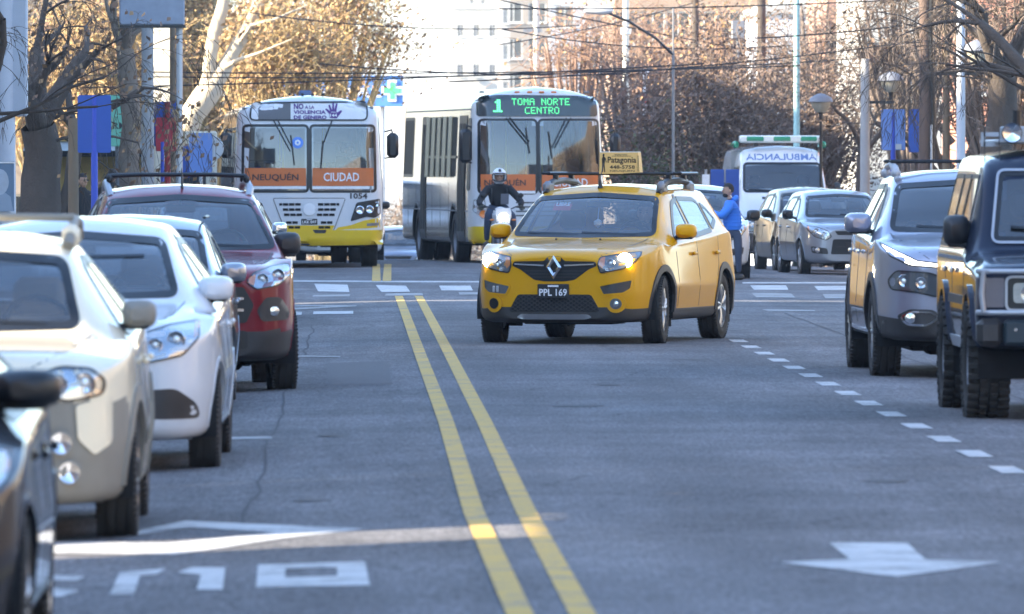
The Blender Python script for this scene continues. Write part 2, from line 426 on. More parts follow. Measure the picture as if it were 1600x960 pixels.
def wheel(parent, x, y, r, w, side, steer=0., kind='alloy', tread='road'):
    """x = outer face of the tyre; side +1 / -1"""
    k = (r, w, kind, tread)
    if k not in _wc:
        t = MB(); n = 48; hw = w / 2; rr = r * .66
        pr = [(rr, -hw * .85), (rr + .02, -hw * .98), (r - .07, -hw), (r - .02, -hw * .93), (r - .003, -hw * .8)]
        for g in (-.5, 0, .5): pr += [(r, hw * (g - .06 - (0 if g > -.5 else .0))), (r - .012, hw * (g - .05)), (r - .012, hw * (g + .05)), (r, hw * (g + .06))]
        pr += [(r - .003, hw * .8), (r - .02, hw * .93), (r - .07, hw), (rr + .02, hw * .98), (rr, hw * .85)]
        t.lathe(pr, axis='X', n=n)
        if tread == 'mud':
            for q in range(34):
                a = 2 * pi * q / 34
                for xo, da, ww in ((-.39, 0, .30), (-.13, .09, .2), (.13, 0, .2), (.39, .09, .30)):
                    aa = a + da; t.box((w * xo, (r + .002) * cos(aa), (r + .002) * sin(aa)), (w * ww * .95, .036, .03), rot=(aa + pi / 2, 0, 0), bev=.004)
                for sd in (-1, 1): t.box((sd * hw * .97, (r - .035) * cos(a), (r - .035) * sin(a)), (.02, .03, .06), rot=(a + pi / 2, 0, 0))
        else:
            for q in range(60):
                a = 2 * pi * q / 60
                for sd in (-1, 1): t.box((sd * hw * .82, (r - .004) * cos(a), (r - .004) * sin(a)), (hw * .3, .012, .012), rot=(a + pi / 2, 0, 0))
        to = t.build('tyre', M['rubber'], None, True); C.objects.unlink(to)
        m = MB(); m.lathe([(rr + .003, hw * .8), (rr - .02, hw * .82), (rr - .03, hw * .6), (rr - .03, -hw * .8)], axis='X', n=32)
        if kind == 'alloy':
            for q in range(5):
                for da in (-.16, .16):
                    a = 2 * pi * q / 5 + da; b = 2 * pi * q / 5 + da * .55
                    p0 = Vector((hw * .62, .04 * cos(b), .04 * sin(b))); p1 = Vector((hw * .72, (rr - .015) * cos(a), (rr - .015) * sin(a)))
                    m.tube([p0, (p0 + p1) / 2 + Vector((.012, 0, 0)), p1], [.026, .021, .019], 6)
            m.lathe([(.001, hw * .80), (.035, hw * .8), (.065, hw * .7), (.07, hw * .4)], axis='X', n=16)
        elif kind == 'cover':
            m.lathe([(.001, hw * .78), (.06, hw * .76), (.08, hw * .62), (rr * .6, hw * .7), (rr - .03, hw * .66)], axis='X', n=32)
            for q in range(9):
                a = 2 * pi * q / 9; m.box((hw * .7, rr * .68 * cos(a), rr * .68 * sin(a)), (.02, rr * .42, .03), rot=(a, 0, 0), bev=.006)
        else:
            m.lathe([(.001, hw * .3), (rr * .3, hw * .35), (rr * .42, hw * .6), (rr * .85, hw * .35), (rr - .03, hw * .4)], axis='X', n=32)
            for q in range(8): a = 2 * pi * q / 8; m.lathe([(.0, .02), (.012, .02), (.012, 0)], (hw * .55, rr * .36 * cos(a), rr * .36 * sin(a)), 'X', 6)
        ro = m.build('rim', M['alloy'] if kind != 'steel' else M['steel'], None, True); C.objects.unlink(ro)
        h = MB().lathe([(.001, -.02), (rr * .72, -.02), (rr * .72, .0), (.001, 0)], axis='X', n=20).lathe([(.07, -.05), (.07, .06)], axis='X', n=12).build('wheel', M['steel'], None, True); C.objects.unlink(h)
        _wc[k] = (to.data, ro.data, h.data)
    td, rd, hd = _wc[k]
    h = link(bpy.data.objects.new('wheel', hd), parent); h.location = (x - side * w / 2, y, r - .006); h.rotation_euler = (random.uniform(0, 6), 0, steer + (pi if side < 0 else 0))
    link(bpy.data.objects.new('tyre', td), h); link(bpy.data.objects.new('rim', rd), h)
    return h
def wheelwells(sh, root, arches, W2):
    for (ya, za, Ra, _) in arches:
        for sd in (-1, 1):
            v = []; f = []; n = 16
            for k in range(n + 1):
                a = pi * (-.08 + 1.16 * k / n)
                for xx in (W2 * .45, W2 - .035): v.append((sd * xx, ya + cos(a) * (Ra + .004), za + sin(a) * (Ra + .004)))
            for k in range(n): f.append((2 * k, 2 * k + 1, 2 * k + 3, 2 * k + 2))
            v += [(sd * W2 * .45, ya + cos(pi * (-.08 + 1.16 * k / n)) * (Ra + .004), za + sin(pi * (-.08 + 1.16 * k / n)) * (Ra + .004)) for k in range(n + 1)]
            f.append(list(range(2 * n + 2, 3 * n + 3)))
            mk('wheel_liner', v, f, M['liner'], root)
def arch_poly(ya, za, Ra, a0=-.03, a1=1.03, n=22):
    return [(ya + cos(pi * (a0 + (a1 - a0) * k / n)) * Ra, za + sin(pi * (a0 + (a1 - a0) * k / n)) * Ra) for k in range(n + 1)]
def seat(root, x, y, z, mat, w=.5, h=.62):
    o = MB().box((x, y, z + h / 2), (w, .13, h), rot=(-.2, 0, 0), bev=.06).build('seat', mat, root, True)
    MB().box((x, y + .11, z + h + .13), (w * .52, .09, .19), rot=(-.15, 0, 0), bev=.05).build('headrest', mat, o, True)
    MB().box((x, y - .25, z), (w, .5, .16), bev=.06).build('cushion', mat, o, True); return o
def mirror(root, side, x, y, z, mat, mat2, w=.20, h=.145, arm=.07):
    """door mirror; (x,y,z) = point on the door"""
    s = side; o = MB(); cx = x + s * (arm + w / 2)
    V = []; Fc = []; n = 16; rows = [(-.085, .45), (-.06, .78), (-.01, .97), (.04, 1.), (.055, .97)]
    for (dy, k) in rows:
        for q in range(n):
            a = 2 * pi * q / n; ca, sa = cos(a), sin(a); e = .6
            V.append((cx + s * 0 + w / 2 * k * math.copysign(abs(ca) ** e, ca), y + dy + s * ca * .018 * s, z + h / 2 * k * math.copysign(abs(sa) ** e, sa)))
    for i in range(len(rows) - 1):
        for q in range(n): Fc.append((i * n + q, i * n + (q + 1) % n, (i + 1) * n + (q + 1) % n, (i + 1) * n + q))
    Fc.append(list(range(n))); Fc.append([4 * n + q for q in range(n)])
    o.add(V, Fc)
    m = o.build('door_mirror', mat, root, True)
    MB().box((x + s * (arm * .5 + .01), y + .03, z - h * .42), (arm + .07, .06, .035), bev=.012, rot=(0, s * -.25, 0)).box((x + s * (arm + w * .45), y + .02, z - h * .43), (w * .75, .10, h * .22), bev=.015).build('mirror_base', mat2, m, True)
    MB().box((cx, y + .056, z), (w * .84, .006, h * .8), bev=.002).build('mirror_glass', M['chrome'], m)
    return m
def lamp(sh, root, poly, view='front', off=.004, lit=False, amber=None, bowls=(), name='headlight', base=None):
    """headlight: dark housing, reflector bowls, clear lens on top"""
    o = sh.patch(name, poly, view, base or M['refl'], root, off, .02, .04)
    sh.band('lamp_rim', poly, view, M['trim'], o, .008, .004, off + .006)
    for (u, v, r, on) in bowls:
        c = sh.pos(view, u, v, off + .005)
        MB().lathe([(r, -.006), (r * .94, -.014), (r * .8, -.002), (r * .45, .004), (.001, .006)], (c.x, c.y, c.z), 'Y', 20).build('reflector_bowl', M['lampon'] if on else M['chrome'], o, True)
        if not on: MB().lathe([(.001, -.016), (r * .35, -.012), (r * .42, .0)], (c.x, c.y, c.z), 'Y', 14).build('bulb', M['lampoff'], o, True)
    if amber: sh.patch('indicator', amber, view, M['amber'], o, off + .006, .01, .04)
    sh.patch('lens', offset(resample(poly, .04), -.004), view, M['lens'], o, off + .012, 0, .04)
    return o
# ---------------- generic car ----------------
def car_shell(L, W, H, nz=.80, cy=1.05, cz=1.0, hy=1.85, belt=.96, brise=.06, zb=.2, ry=3.55, tail=1.0, rw=.665, fw=.80, noset=.0, dy=.045, hood=.0, boxy=0.):
    w = W / 2; l = lambda a, b, t: a + (b - a) * t; b = boxy
    hz = lambda y: l(nz + .06, cz, min(1, ((y - .1) / (cy - .1))) ** .75)
    k = lambda v: w * min(1, v + b * (1 - v))
    st = [(0, zb + .04, k(.60), k(.64), .46, k(.60), nz - .11, k(.46), nz - .03, nz),
          (.05, zb + .02, k(.70), k(.735), .47, k(.70), nz - .07, k(.54), nz + .0, nz + .035),
          (.14, zb, k(.79), k(.82), .48, k(.79), nz - .03, k(.61), nz + .035, nz + .07),
          (.30, zb, k(.87), k(.895), .49, k(.875), nz + .01, k(.65), hz(.3) - .02, hz(.3)),
          (.50, zb, k(.92), k(.95), .50, k(.93), nz + .055, k(.68), hz(.5) - .02, hz(.5)),
          (.80, zb, k(.945), k(.985), .52, k(.955), nz + .12, k(.70), hz(.8) - .02, hz(.8)),
          (cy, zb, w * .96, w, .54, w * .955, belt - .035, w * fw, cz - .01, cz + .01),
          (l(cy, hy, .5), zb, w * .965, w, .55, w * .955, belt - .015, w * l(fw, rw, .5), l(cz, H - .1, .53) - .01, l(cz, H - .1, .53) + .03),
          (hy, zb, w * .965, w, .55, w * .955, belt, w * (rw + .005), H - .115, H - .065),
          (hy + .25, zb, w * .965, w, .55, w * .955, belt + .01, w * rw, H - .07, H - .015),
          (l(hy, ry, .5), zb, w * .965, w, .55, w * .955, belt + brise * .5, w * rw, H - .055, H),
          (ry - .2, zb, w * .965, w * .995, .55, w * .95, belt + brise, w * rw * .99, H - .075, H - .02),
          (ry, zb, w * .96, w * .985, .55, w * .935, belt + brise, w * rw * .97, H - .11, H - .06),
          (l(ry, L, .6), zb + .04, w * .93, w * .95, .56, w * .89, belt + brise - .02, w * (rw - .01), l(H - .1, tail, .6), l(H - .06, tail + .04, .6)),
          (L - .06, zb + .08, w * .88, w * .9, .58, w * .82, tail - .08, w * .62, tail + .0, tail + .03),
          (L, zb + .10, w * .82, w * .84, .58, w * .76, tail - .14, w * .56, tail - .06, tail - .03)]
    return Shell(st, .05 if not b else .015, .04, dy, smooth=1)
def side_glass(cy, hy, ry, belt, brise, H, yB, yC, quarter=True):
    t = H - .135; b0 = belt + .035
    fr = [(cy + .42, b0), (yB - .05, b0 + .02), (yB - .03, t), (hy + .42, t), (hy + .16, t - .05)]
    re = [(yB + .06, b0 + .02), (yC, b0 + .02 + brise * .6), (yC + .02, t - .05), (yC - .12, t - .01), (yB + .06, t)]
    qs = [[(yC + .07, b0 + .04 + brise * .6), (min(ry - .08, yC + .4), b0 + .10 + brise), (yC + .22, t - .09), (yC + .09, t - .06)]] if quarter else []
    return [rnd(p, .04) for p in [fr, re] + qs]
def basic_car(o, sp):
    """body, glass, wheels, doors, cabin shared by all cars. sp = dict"""
    L, W, H = sp['L'], sp['W'], sp['H']; w = W / 2
    sh = car_shell(L, W, H, **sp.get('shell', {})); s = sp; k = dict(nz=.80, cy=1.05, cz=1.0, hy=1.85, belt=.96, brise=.06, ry=3.55); k.update({a: b for a, b in sp.get('shell', {}).items() if a in k})
    cy, hy, cz, belt, ry = k['cy'], k['hy'], k['cz'], k['belt'], k['ry']
    r, tw = sp.get('r', .315), sp.get('tw', .2); ya, yb = sp['ya'], sp['ya'] + sp['wb']; Ra = sp.get('Ra', r + .055)
    sh.arch = [(ya, r, Ra, w), (yb, r, Ra, w)]; g = sp.get('glass', M['glass'])
    fw = k.get('fw', .8)
    fwv = sp.get('shell', {}).get('fw', .80); rwv = sp.get('shell', {}).get('rw', .665)
    ws = sp.get('ws') or [(-w * (fwv - .03), cz + .035), (0, cz + .02), (w * (fwv - .03), cz + .035), (w * (rwv - .012), H - .135), (0, H - .095), (-w * (rwv - .012), H - .135)]
    ws = rnd(ws, .06); g1 = sh.window('windscreen', ws, 'front', g, o, .032, .012, M['trim'])
    # wipers
    for s0, s1 in sp.get('wip', [((.45, cz + .055), (-.05, cz + .075)), ((-.05, cz + .05), (-.5, cz + .07))]):
        sh.band('wiper', [s0, s1], 'front', M['trim'], g1, .008, .008, .016, .01, .1, closed=False)
    yB, yC = sp.get('yB', cy + 1.22), sp.get('yC', cy + 2.02)
    for view in ('left', 'right'):
        for p in sp.get('sg') or side_glass(cy, hy, ry, belt, k['brise'], H, yB, yC, sp.get('quarter', True)):
            sh.window('side_window', p, view, sp.get('sglass', g), o, .03, .012, M['trim'], .08)
        if sp.get('detail', 2) > 0:
            zt = belt + .0
            for ys in ([cy + .28, yB, yC + .08] if not sp.get('seams') else sp['seams']):
                pl = [(ys, .34), (ys + .005, .6), (ys, zt)] if ys < yC else [(ys - .12, .62), (ys - .02, .75), (ys + .02, zt + .05)]
                sh.band('door_seam', pl, view, M['trim'], o, .004, .004, .002, .004, .1, closed=False)
            for ys in (yB - .18, yC - .02):
                p = sh.pos(view, ys, belt - .11, .02)
                MB().box(p, (.03, .17, .035), bev=.012).build('door_handle', sp.get('handle', sp['paint']), o, True)
            sh.band('sill_trim', [(ya + Ra + .02, .25), (yb - Ra - .02, .25)], view, M['black'], o, .05, .05, .006, .02, .15, closed=False)
        for ax in (ya, yb):
            am = sp.get('archmat')
            sh.band('wheel_arch', arch_poly(ax, r, Ra), view, am or sp['paint'], o, .012 if not am else .02, sp.get('archw', .014), .012 if am else .004, .03, .08, closed=False)
    if sp.get('rearglass', True):
        sh.window('rear_window', rnd([(-w * .62, sp.get('rg0', 1.08)), (w * .62, sp.get('rg0', 1.08)), (w * .56, H - .16), (-w * .56, H - .16)], .06), 'rear', g, o, .04, .012, M['trim'])
    wheelwells(sh, o, sh.arch, w)
    st = sp.get('steer', 0.)
    for sd in (-1, 1):
        wheel(o, sd * (w - .02), ya, r, tw, sd, st, sp.get('rim', 'alloy'), sp.get('tread', 'road'))
        wheel(o, sd * (w - .03), yb, r, tw, sd, 0, sp.get('rim', 'alloy'), sp.get('tread', 'road'))
    MB().box((0, (ya + yb) / 2, .27), (W * .62, yb - ya - .3, .14), bev=.03).box((0, ya, .26), (W * .5, .6, .16), bev=.03).box((0, yb, .3), (.07, .07, .07)).tube([(-w + .2, yb, r), (w - .2, yb, r)], .035).build('underbody', M['liner'], o)
    # cabin
    cab = sp.get('seat', M['seat'])
    MB().box((0, cy + .42, cz - .10), (W * .80, .55, .22), bev=.08).box((-.38 * -1 * w / .87, cy + .55, cz + .03), (.36, .2, .10), bev=.05).build('dashboard', M['black'], o, True)
    xd = .36 * w / .87
    for xx in (-xd, xd): seat(o, xx, hy + .32, .42, cab)
    MB().box((0, hy + 1.2, .62), (W * .7, .14, .6), rot=(-.2, 0, 0), bev=.06).build('rear_seat', cab, o, True)
    sw = [(xd + .18 * cos(a), cy + .78 - .07 * sin(a), cz + .0 + .17 * sin(a)) for a in [2 * pi * q / 16 for q in range(17)]]
    MB().tube(sw, .014, 6).tube([(xd - .16, cy + .78, cz), (xd + .16, cy + .78, cz)], .014, 6).build('steering_wheel', M['trim'], o, True)
    MB().box((0, hy - .08, H - .20), (.24, .03, .065), bev=.02).tube([(0, hy - .06, H - .2), (0, hy + .02, H - .13)], .01, 6).build('rear_view_mirror', M['trim'], o)
    # mirrors
    my, mz = cy + .48, belt + .09
    for sd in (-1, 1):
        view = 'right' if sd > 0 else 'left'; p = sh.pos(view, my, mz - .05)
        mirror(o, sd, p.x - sd * .02, my, sp.get('mz', mz + .02), sp.get('mirmat', sp['paint']), M['black'], *sp.get('mir', (.2, .145, .0)))
    return sh
def plate(sh, root, txt, x, z, w=.30, h=.13, old=True):
    p = sh.pos('front', x, z, .02)
    o = MB().box((x, p.y, z), (w, .012, h), bev=.005).build('licence_plate', M['plate'] if old else M['platew'], root)
    if old: MB().box((x, p.y - .008, z + h * .36), (w * .34, .004, h * .12)).build('plate_strip', M['platew'], o)
    if txt: text_flat('plate_number', o, txt, (x, p.y - .009, z - h * .07), w * .88, h * .5, M['platew'] if old else M['plate'], .02)
    return o
def hood_seam(sh, root, pts, view='front'):
    for q in (pts, mir(pts)[::1]): sh.band('hood_seam', q, view, M['trim'], root, .003, .003, .002, .004, .05, closed=False)
def mesh_grille(sh, root, poly, view='front', mat=None, bars=(), name='grille', diag=None, off=.004):
    o = sh.patch(name, poly, view, mat or M['trim'], root, off, .01, .05)
    for b in bars: sh.band('grille_bar', b[0], view, b[2] if len(b) > 2 else M['black'], o, b[1] / 2, b[1] / 2, off + .008, .01, .06, closed=False)
    if diag:
        x0 = min(p[0] for p in poly); x1 = max(p[0] for p in poly); z0 = min(p[1] for p in poly); z1 = max(p[1] for p in poly)
        m = MB(); x = x0 - .3
        while x < x1 + .3:
            for sg in (1, -1):
                seg = []
                for t in range(21):
                    xx = x + sg * (t / 20) * (z1 - z0) * 1.6 * diag; zz = z0 + (z1 - z0) * t / 20
                    if inpoly(poly, xx, zz): seg.append(sh.pos(view, xx, zz, off + .006))
                if len(seg) > 1: m.tube(seg, .005, 4)
            x += .055
        m.build('grille_mesh', M['black'], o)
    return o
# ---------------- the taxi ----------------
YEL = paint('taxi_yellow', (.68, .325, .001), 0., .42, dirt=.12, coatior=1.22, spec=.1)
def build_taxi(loc, rz):
    o = thing('taxi', 'yellow hatchback taxi with a roof sign and lit headlights turning across the road', 'taxi', loc, rz)
    sp = dict(shell=dict(nz=.83, ry=3.8, tail=1.14, brise=.08), sglass=M['sglass'], L=4.15, W=1.83, H=1.53, ya=.80, wb=2.59, r=.325, tw=.205, Ra=.385, paint=YEL, archmat=M['black'], archw=.045, steer=.10, yB=2.24, yC=3.08, mir=(.2, .145, .02),
              handle=YEL, wip=[((.52, 1.045), (-.02, 1.06)), ((-.05, 1.045), (-.56, 1.06))])
    sh = basic_car(o, sp)
    body = sh.build('body', [YEL, M['black']], o, lambda c, n: 1 if c.z < (.345 if c.y < .55 else .32) else 0)
    # grille with chrome bars and diamond emblem
    gp_ = rnd([(-.40, .79), (-.10, .795), (-.06, .84), (.06, .84), (.10, .795), (.40, .79), (.42, .75), (.33, .71), (.20, .615), (.10, .60), (-.10, .60), (-.20, .615), (-.33, .71), (-.42, .75)], .02)
    g = mesh_grille(sh, o, gp_, bars=[([(-.30, .70), (.30, .70)], .010), ([(-.25, .67), (.25, .67)], .010), ([(-.22, .64), (.22, .64)], .010)])
    for sd in (-1, 1): sh.band('chrome_bar', [(sd * .10, .752), (sd * .39, .765)], 'front', M['chrome'], g, .007, .007, .02, .015, .05, closed=False)
    e = MB(); c = sh.pos('front', 0, .735, .035)
    out = [(0, .115), (.078, 0), (0, -.115), (-.078, 0)]; inn = [(0, .055), (.033, 0), (0, -.055), (-.033, 0)]
    V = [(a, 0, b) for a, b in out] + [(a * .72, -.02, b * .74) for a, b in out] + [(a, 0, b) for a, b in inn]
    Fc = []
    for i in range(4): j = (i + 1) % 4; Fc += [(i, j, 4 + j, 4 + i), (4 + i, 4 + j, 8 + j, 8 + i)]
    e.add([Vector(v) + c for v in V], Fc); e.build('diamond_emblem', M['chrome'], g)
    # lamps
    for sd in (-1, 1):
        q = [(.425, .755), (.44, .835), (.56, .855), (.66, .872), (.755, .885), (.775, .84), (.74, .775), (.66, .72), (.54, .695), (.45, .68)]
        am = [(.435, .76), (.445, .825), (.485, .835), (.49, .765), (.47, .72)]
        q = [(sd * a, b) for a, b in q]; am = [(sd * a, b) for a, b in am]
        lamp(sh, o, rnd(q, .02), lit=True, amber=am, bowls=[(sd * .665, .80, .072, True), (sd * .545, .775, .042, False), (sd * .52, .72, .022, False)], base=M['dgrey'])
        q = rnd([(sd * a, b) for a, b in [(.44, .555), (.73, .615), (.72, .53), (.66, .49), (.48, .475)]], .015)
        ins = sh.patch('bumper_insert', q, 'front', M['black'] if sd > 0 else M['dgrey'], o, .006, .02, .05)
        sh.band('insert_rim', q, 'front', YEL, ins, .004, .012, .012, .02)
        if sd < 0:
            for dx in (.56, .60): c = sh.pos('front', -dx, .525, .02); MB().box(c, (.025, .02, .06), bev=.006).build('bulb_socket', M['galv'], ins)
        sh.patch('fog_bezel', circ(sd * .60, .385, .085), 'front', YEL, o, .022, .05, .04)
        f = sh.patch('fog_lamp', circ(sd * .60, .387, .052), 'front', M['trim'] if sd < 0 else M['dgrey'], o, .027, .01, .03)
        c = sh.pos('front', sd * .60, .385, .03)
        if sd > 0: MB().lathe([(.03, -.004), (.001, -.01)], c, 'Y', 16).build('fog_lens', M['chrome'], f, True)
    mesh_grille(sh, o, rnd([(-.36, .475), (.36, .475), (.45, .315), (-.45, .315)], .03), name='lower_grille', diag=.9)
    sk = rnd([(-.37, .255), (-.33, .285), (.33, .285), (.37, .255), (.30, .235), (-.30, .235)], .02)
    sh.patch('skid_plate', sk, 'front', M['alloy'], o, .02, .03, .06)
    pl = plate(sh, o, 'PPL 169', -.005, .505, .31, .14)
    hood_seam(sh, o, [(.44, .845), (.60, .93), (.66, 1.0)])
    for xx in (-.22, .22): c = sh.pos('top', xx, .93, .006); MB().lathe([(.012, -.004), (.01, .006), (.001, .01)], c, 'Z', 10).build('washer_jet', M['trim'], o)
    # mud flaps
    for sd in (-1, 1):
        for yy in (1.2, 3.79): MB().box((sd * .74, yy, .30), (.24, .012, .30), bev=.004).build('mud_flap', M['black'], o)
    # roof rails, rack, aerial
    H = 1.53
    for sd in (-1, 1):
        pts = [(sd * .565, 1.92, 1.43), (sd * .575, 2.02, 1.50), (sd * .575, 2.25, 1.545), (sd * .57, 2.7, 1.56), (sd * .565, 3.1, 1.545), (sd * .56, 3.35, 1.49)]
        MB().tube(pts, [.03, .04, .034, .03, .034, .03], 8).build('roof_rail', M['black'], o, True)
        for (yy, zz) in ((2.05, 1.50), (3.22, 1.50)): MB().box((sd * .572, yy, zz - .01), (.075, .24, .13), bev=.035).build('rail_foot', M['steel'], o, True)
    rk = MB()
    for yy in (2.35, 3.0):
        rk.box((0, yy, 1.625), (1.32, .055, .028), bev=.01)
        for sd in (-1, 1): rk.box((sd * .57, yy, 1.592), (.05, .07, .07), bev=.01)
    for sd in (-1, 1): rk.box((sd * .66, 2.68, 1.63), (.10, .75, .03), bev=.012)
    rk.build('roof_rack', M['trim'], o)
    c = sh.pos('top', -.02, 1.93, 0); MB().lathe([(.028, 0), (.02, .03), (.006, .09), (.004, .10)], c, 'Z', 10).tube([c + Vector((0, 0, .09)), c + Vector((0, .15, .25))], .004, 5).build('roof_aerial', M['trim'], o, True)
    # hanging charm, red sticker
    sh.patch('windscreen_sticker', rnd([(-.40, 1.335), (-.22, 1.335), (-.22, 1.27), (-.40, 1.27)], .01), 'front', M['red'], o, -.01, 0, .05)
    sh.text('sticker_text', 'LIBRE', 'front', -.31, 1.33, .14, .035, M['white'], o, -.006, .02)
    MB().tube([(.0, 1.80, 1.32), (.0, 1.75, 1.19)], .004, 5).lathe([(.001, .0), (.04, .03), (.045, .06), (.001, .09)], (0, 1.75, 1.10), 'Z', 12).build('hanging_charm', M['white'], o, True)
    # roof sign (own thing, stands on the rack)
    R = Euler((0, 0, rz)).to_matrix(); q = Vector(loc) + R @ Vector((.07, 2.4, 1.625))
    s = thing('taxi_sign', 'tan advertising box on the roof rack of the yellow taxi', 'taxi sign', q, rz + radians(3))
    TAN = P('sign_tan', (.72, .47, .16), .5, var=.08)
    sx = [(-.29, 0), (.31, 0), (.28, .27), (-.28, .27)]
    MB().prism(sx, .2, 'XZ', -.1).build('sign_box', TAN, s)
    INK = P('sign_ink', (.02, .016, .012), .6)
    text_flat('lettering', s, 'Patagonia', (.045, -.103, .165), .42, .10, INK, .02)
    text_flat('lettering', s, '448-5758', (.05, -.103, .085), .37, .045, INK, .02)
    text_flat('lettering', s, 'NEUQUEN', (.05, -.103, .035), .36, .026, INK, .01)
    text_flat('lettering', s, 'RADIO TAXI', (.03, -.103, .240), .18, .02, INK, .01)
    MB().box((.04, -.102, .222), (.28, .002, .004)).box((.285, -.102, .13), (.006, .002, .2)).box((.27, -.102, .13), (.003, .002, .2)).build('sign_rule', INK, s)
    MB().prism([(-.25, .02), (-.235, .02), (-.225, .10), (-.215, .02), (-.2, .02), (-.21, .12), (-.2, .18), (-.185, .14), (-.178, .145), (-.195, .2), (-.215, .215), (-.21, .245), (-.225, .255), (-.24, .24), (-.235, .215), (-.25, .19), (-.245, .11)], .002, 'XZ', -.103).build('figure_logo', INK, s)
    MB().box((0, 0, .275), (.56, .16, .008)).build('sign_lid', M['white'], s)
    s.scale = (.68, .8, .78)
    return o
# ================= ground, road, paint =================
def asphalt():
    m, nt, b = mat0('asphalt'); L = nt.links.new
    tc = N(nt, 'TexCoord'); geo = N(nt, 'NewGeometry')
    def noise(sc, det=5, vec=None, rough=.6): n = N(nt, 'TexNoise', Scale=sc, Detail=det, Roughness=rough); L(vec or geo.outputs['Position'], n.inputs['Vector']); return n.outputs[0]
    def ramp(v, a, b_, c0, c1):
        r = N(nt, 'ValToRGB'); r.color_ramp.elements[0].position = a; r.color_ramp.elements[1].position = b_
        r.color_ramp.elements[0].color = (c0, c0, c0, 1); r.color_ramp.elements[1].color = (c1, c1, c1, 1); L(v, r.inputs[0]); return r.outputs[0]
    mp = N(nt, 'Mapping'); mp.inputs['Scale'].default_value = (1, .06, 1); L(geo.outputs['Position'], mp.inputs[0])
    def mul(a, b_, t='MULTIPLY'): n = N(nt, 'MixRGB', blend_type=t); n.inputs[0].default_value = 1; L(a, n.inputs[1]); L(b_, n.inputs[2]); return n.outputs[0]
    g1 = ramp(noise(26, 6, rough=.8), .3, .72, .55, 1.65)       # aggregate
    mpg = N(nt, 'Mapping'); mpg.inputs['Scale'].default_value = (1, .35, 1); L(geo.outputs['Position'], mpg.inputs[0])
    g2 = ramp(noise(9, 7, mpg.outputs[0], .85), .3, .75, .78, 1.25)
    mps = N(nt, 'Mapping'); mps.inputs['Scale'].default_value = (1, .06, 1); L(geo.outputs['Position'], mps.inputs[0])
    g5 = ramp(noise(48, 4, mps.outputs[0], .85), .32, .68, .58, 1.5)
    g3 = ramp(noise(.40, 7), .38, .62, .80, 1.14)       # patches
    g4 = ramp(noise(1.3, 5, mp.outputs[0]), .38, .64, .80, 1.12)   # wheel tracks
    v = mul(mul(mul(mul(g1, g2), g3), g4), g5)
    vo = N(nt, 'TexVoronoi', feature='DISTANCE_TO_EDGE', Scale=.28); 
    wn = N(nt, 'TexNoise', Scale=1.5, Detail=6.); L(geo.outputs['Position'], wn.inputs['Vector'])
    wv = N(nt, 'MixRGB', blend_type='ADD'); wv.inputs[0].default_value = .55; L(geo.outputs['Position'], wv.inputs[1]); L(wn.outputs['Color'], wv.inputs[2]); L(wv.outputs[0], vo.inputs['Vector'])
    cr = ramp(vo.outputs[0], .0, .007, .60, 1.)
    v = mul(v, cr)
    base = N(nt, 'MixRGB', blend_type='MULTIPLY'); base.inputs[0].default_value = 1; base.inputs[1].default_value = (.135, .132, .138, 1); L(v, base.inputs[2]); L(base.outputs[0], b.inputs['Base Color'])
    b.inputs['Roughness'].default_value = .88; b.inputs['Specular IOR Level'].default_value = .3
    bp = N(nt, 'Bump', Strength=.6, Distance=.012); L(noise(60, 4), bp.inputs['Height']); L(bp.outputs[0], b.inputs['Normal'])
    return m
def roadpaint(name, col, wear=.45):
    m, nt, b = mat0(name); L = nt.links.new; geo = N(nt, 'NewGeometry')
    n1 = N(nt, 'TexNoise', Scale=18., Detail=8., Roughness=.75); L(geo.outputs['Position'], n1.inputs['Vector'])
    r = N(nt, 'ValToRGB'); n2 = N(nt, 'TexNoise', Scale=2.2, Detail=5.); L(geo.outputs['Position'], n2.inputs['Vector']); av = N(nt, 'MixRGB'); av.inputs[0].default_value = .45; L(n1.outputs[0], av.inputs[1]); L(n2.outputs[0], av.inputs[2]); r.color_ramp.elements[0].position = wear - .05; r.color_ramp.elements[1].position = wear + .10; L(av.outputs[0], r.inputs[0])
    mx = N(nt, 'MixRGB'); L(r.outputs[0], mx.inputs[0]); mx.inputs[1].default_value = (.16, .155, .15, 1); mx.inputs[2].default_value = rgba(col); L(mx.outputs[0], b.inputs['Base Color'])
    b.inputs['Roughness'].default_value = .75; return m
ASP = asphalt(); RW = roadpaint('road_paint_white', (.50, .50, .50), .42); RY = roadpaint('road_paint_yellow', (.56, .34, .05), .41); RWF = roadpaint('road_paint_worn', (.32, .32, .33), .48)
def sheet(name, xs, ys, mat, dz=0., skirt=0):
    V = [(x, y, gz(x, y) + dz) for y in ys for x in xs]; n = len(xs)
    Fc = [(j * n + i, j * n + i + 1, (j + 1) * n + i + 1, (j + 1) * n + i) for j in range(len(ys) - 1) for i in range(n - 1)]
    o = mk(name, V, Fc, mat); struct(o); o.data.set_sharp_from_angle(angle=3); return o
fr = lambda a, b, s: [a + (b - a) * i / max(1, round((b - a) / s)) for i in range(max(1, round((b - a) / s)) + 1)]
GND = P('dry_soil', (.19, .165, .13), .95, var=.25, scale=.6, bump=.3)
gx = [-3000, -800, -200, -60] + fr(-30, 40, 2.5) + [80, 250, 900, 3000]; gy = [-600, -150, -60] + fr(-20, 320, 3) + [420, 600, 1000, 2000, 4500]
gnd = sheet('ground', gx, gy, GND, -.06)
RX0, RX1 = -3.4, 10.6
road = sheet('road', fr(RX0, RX1, .7), fr(-60, 330, 1.5), ASP, 0)
crossing = sheet('cross_street', fr(-60, RX0, 2.5), fr(108, 128, 2), ASP, -.001)
crossing2 = sheet('cross_street', fr(RX1, 60, 2.5), fr(108, 128, 2), ASP, -.001)
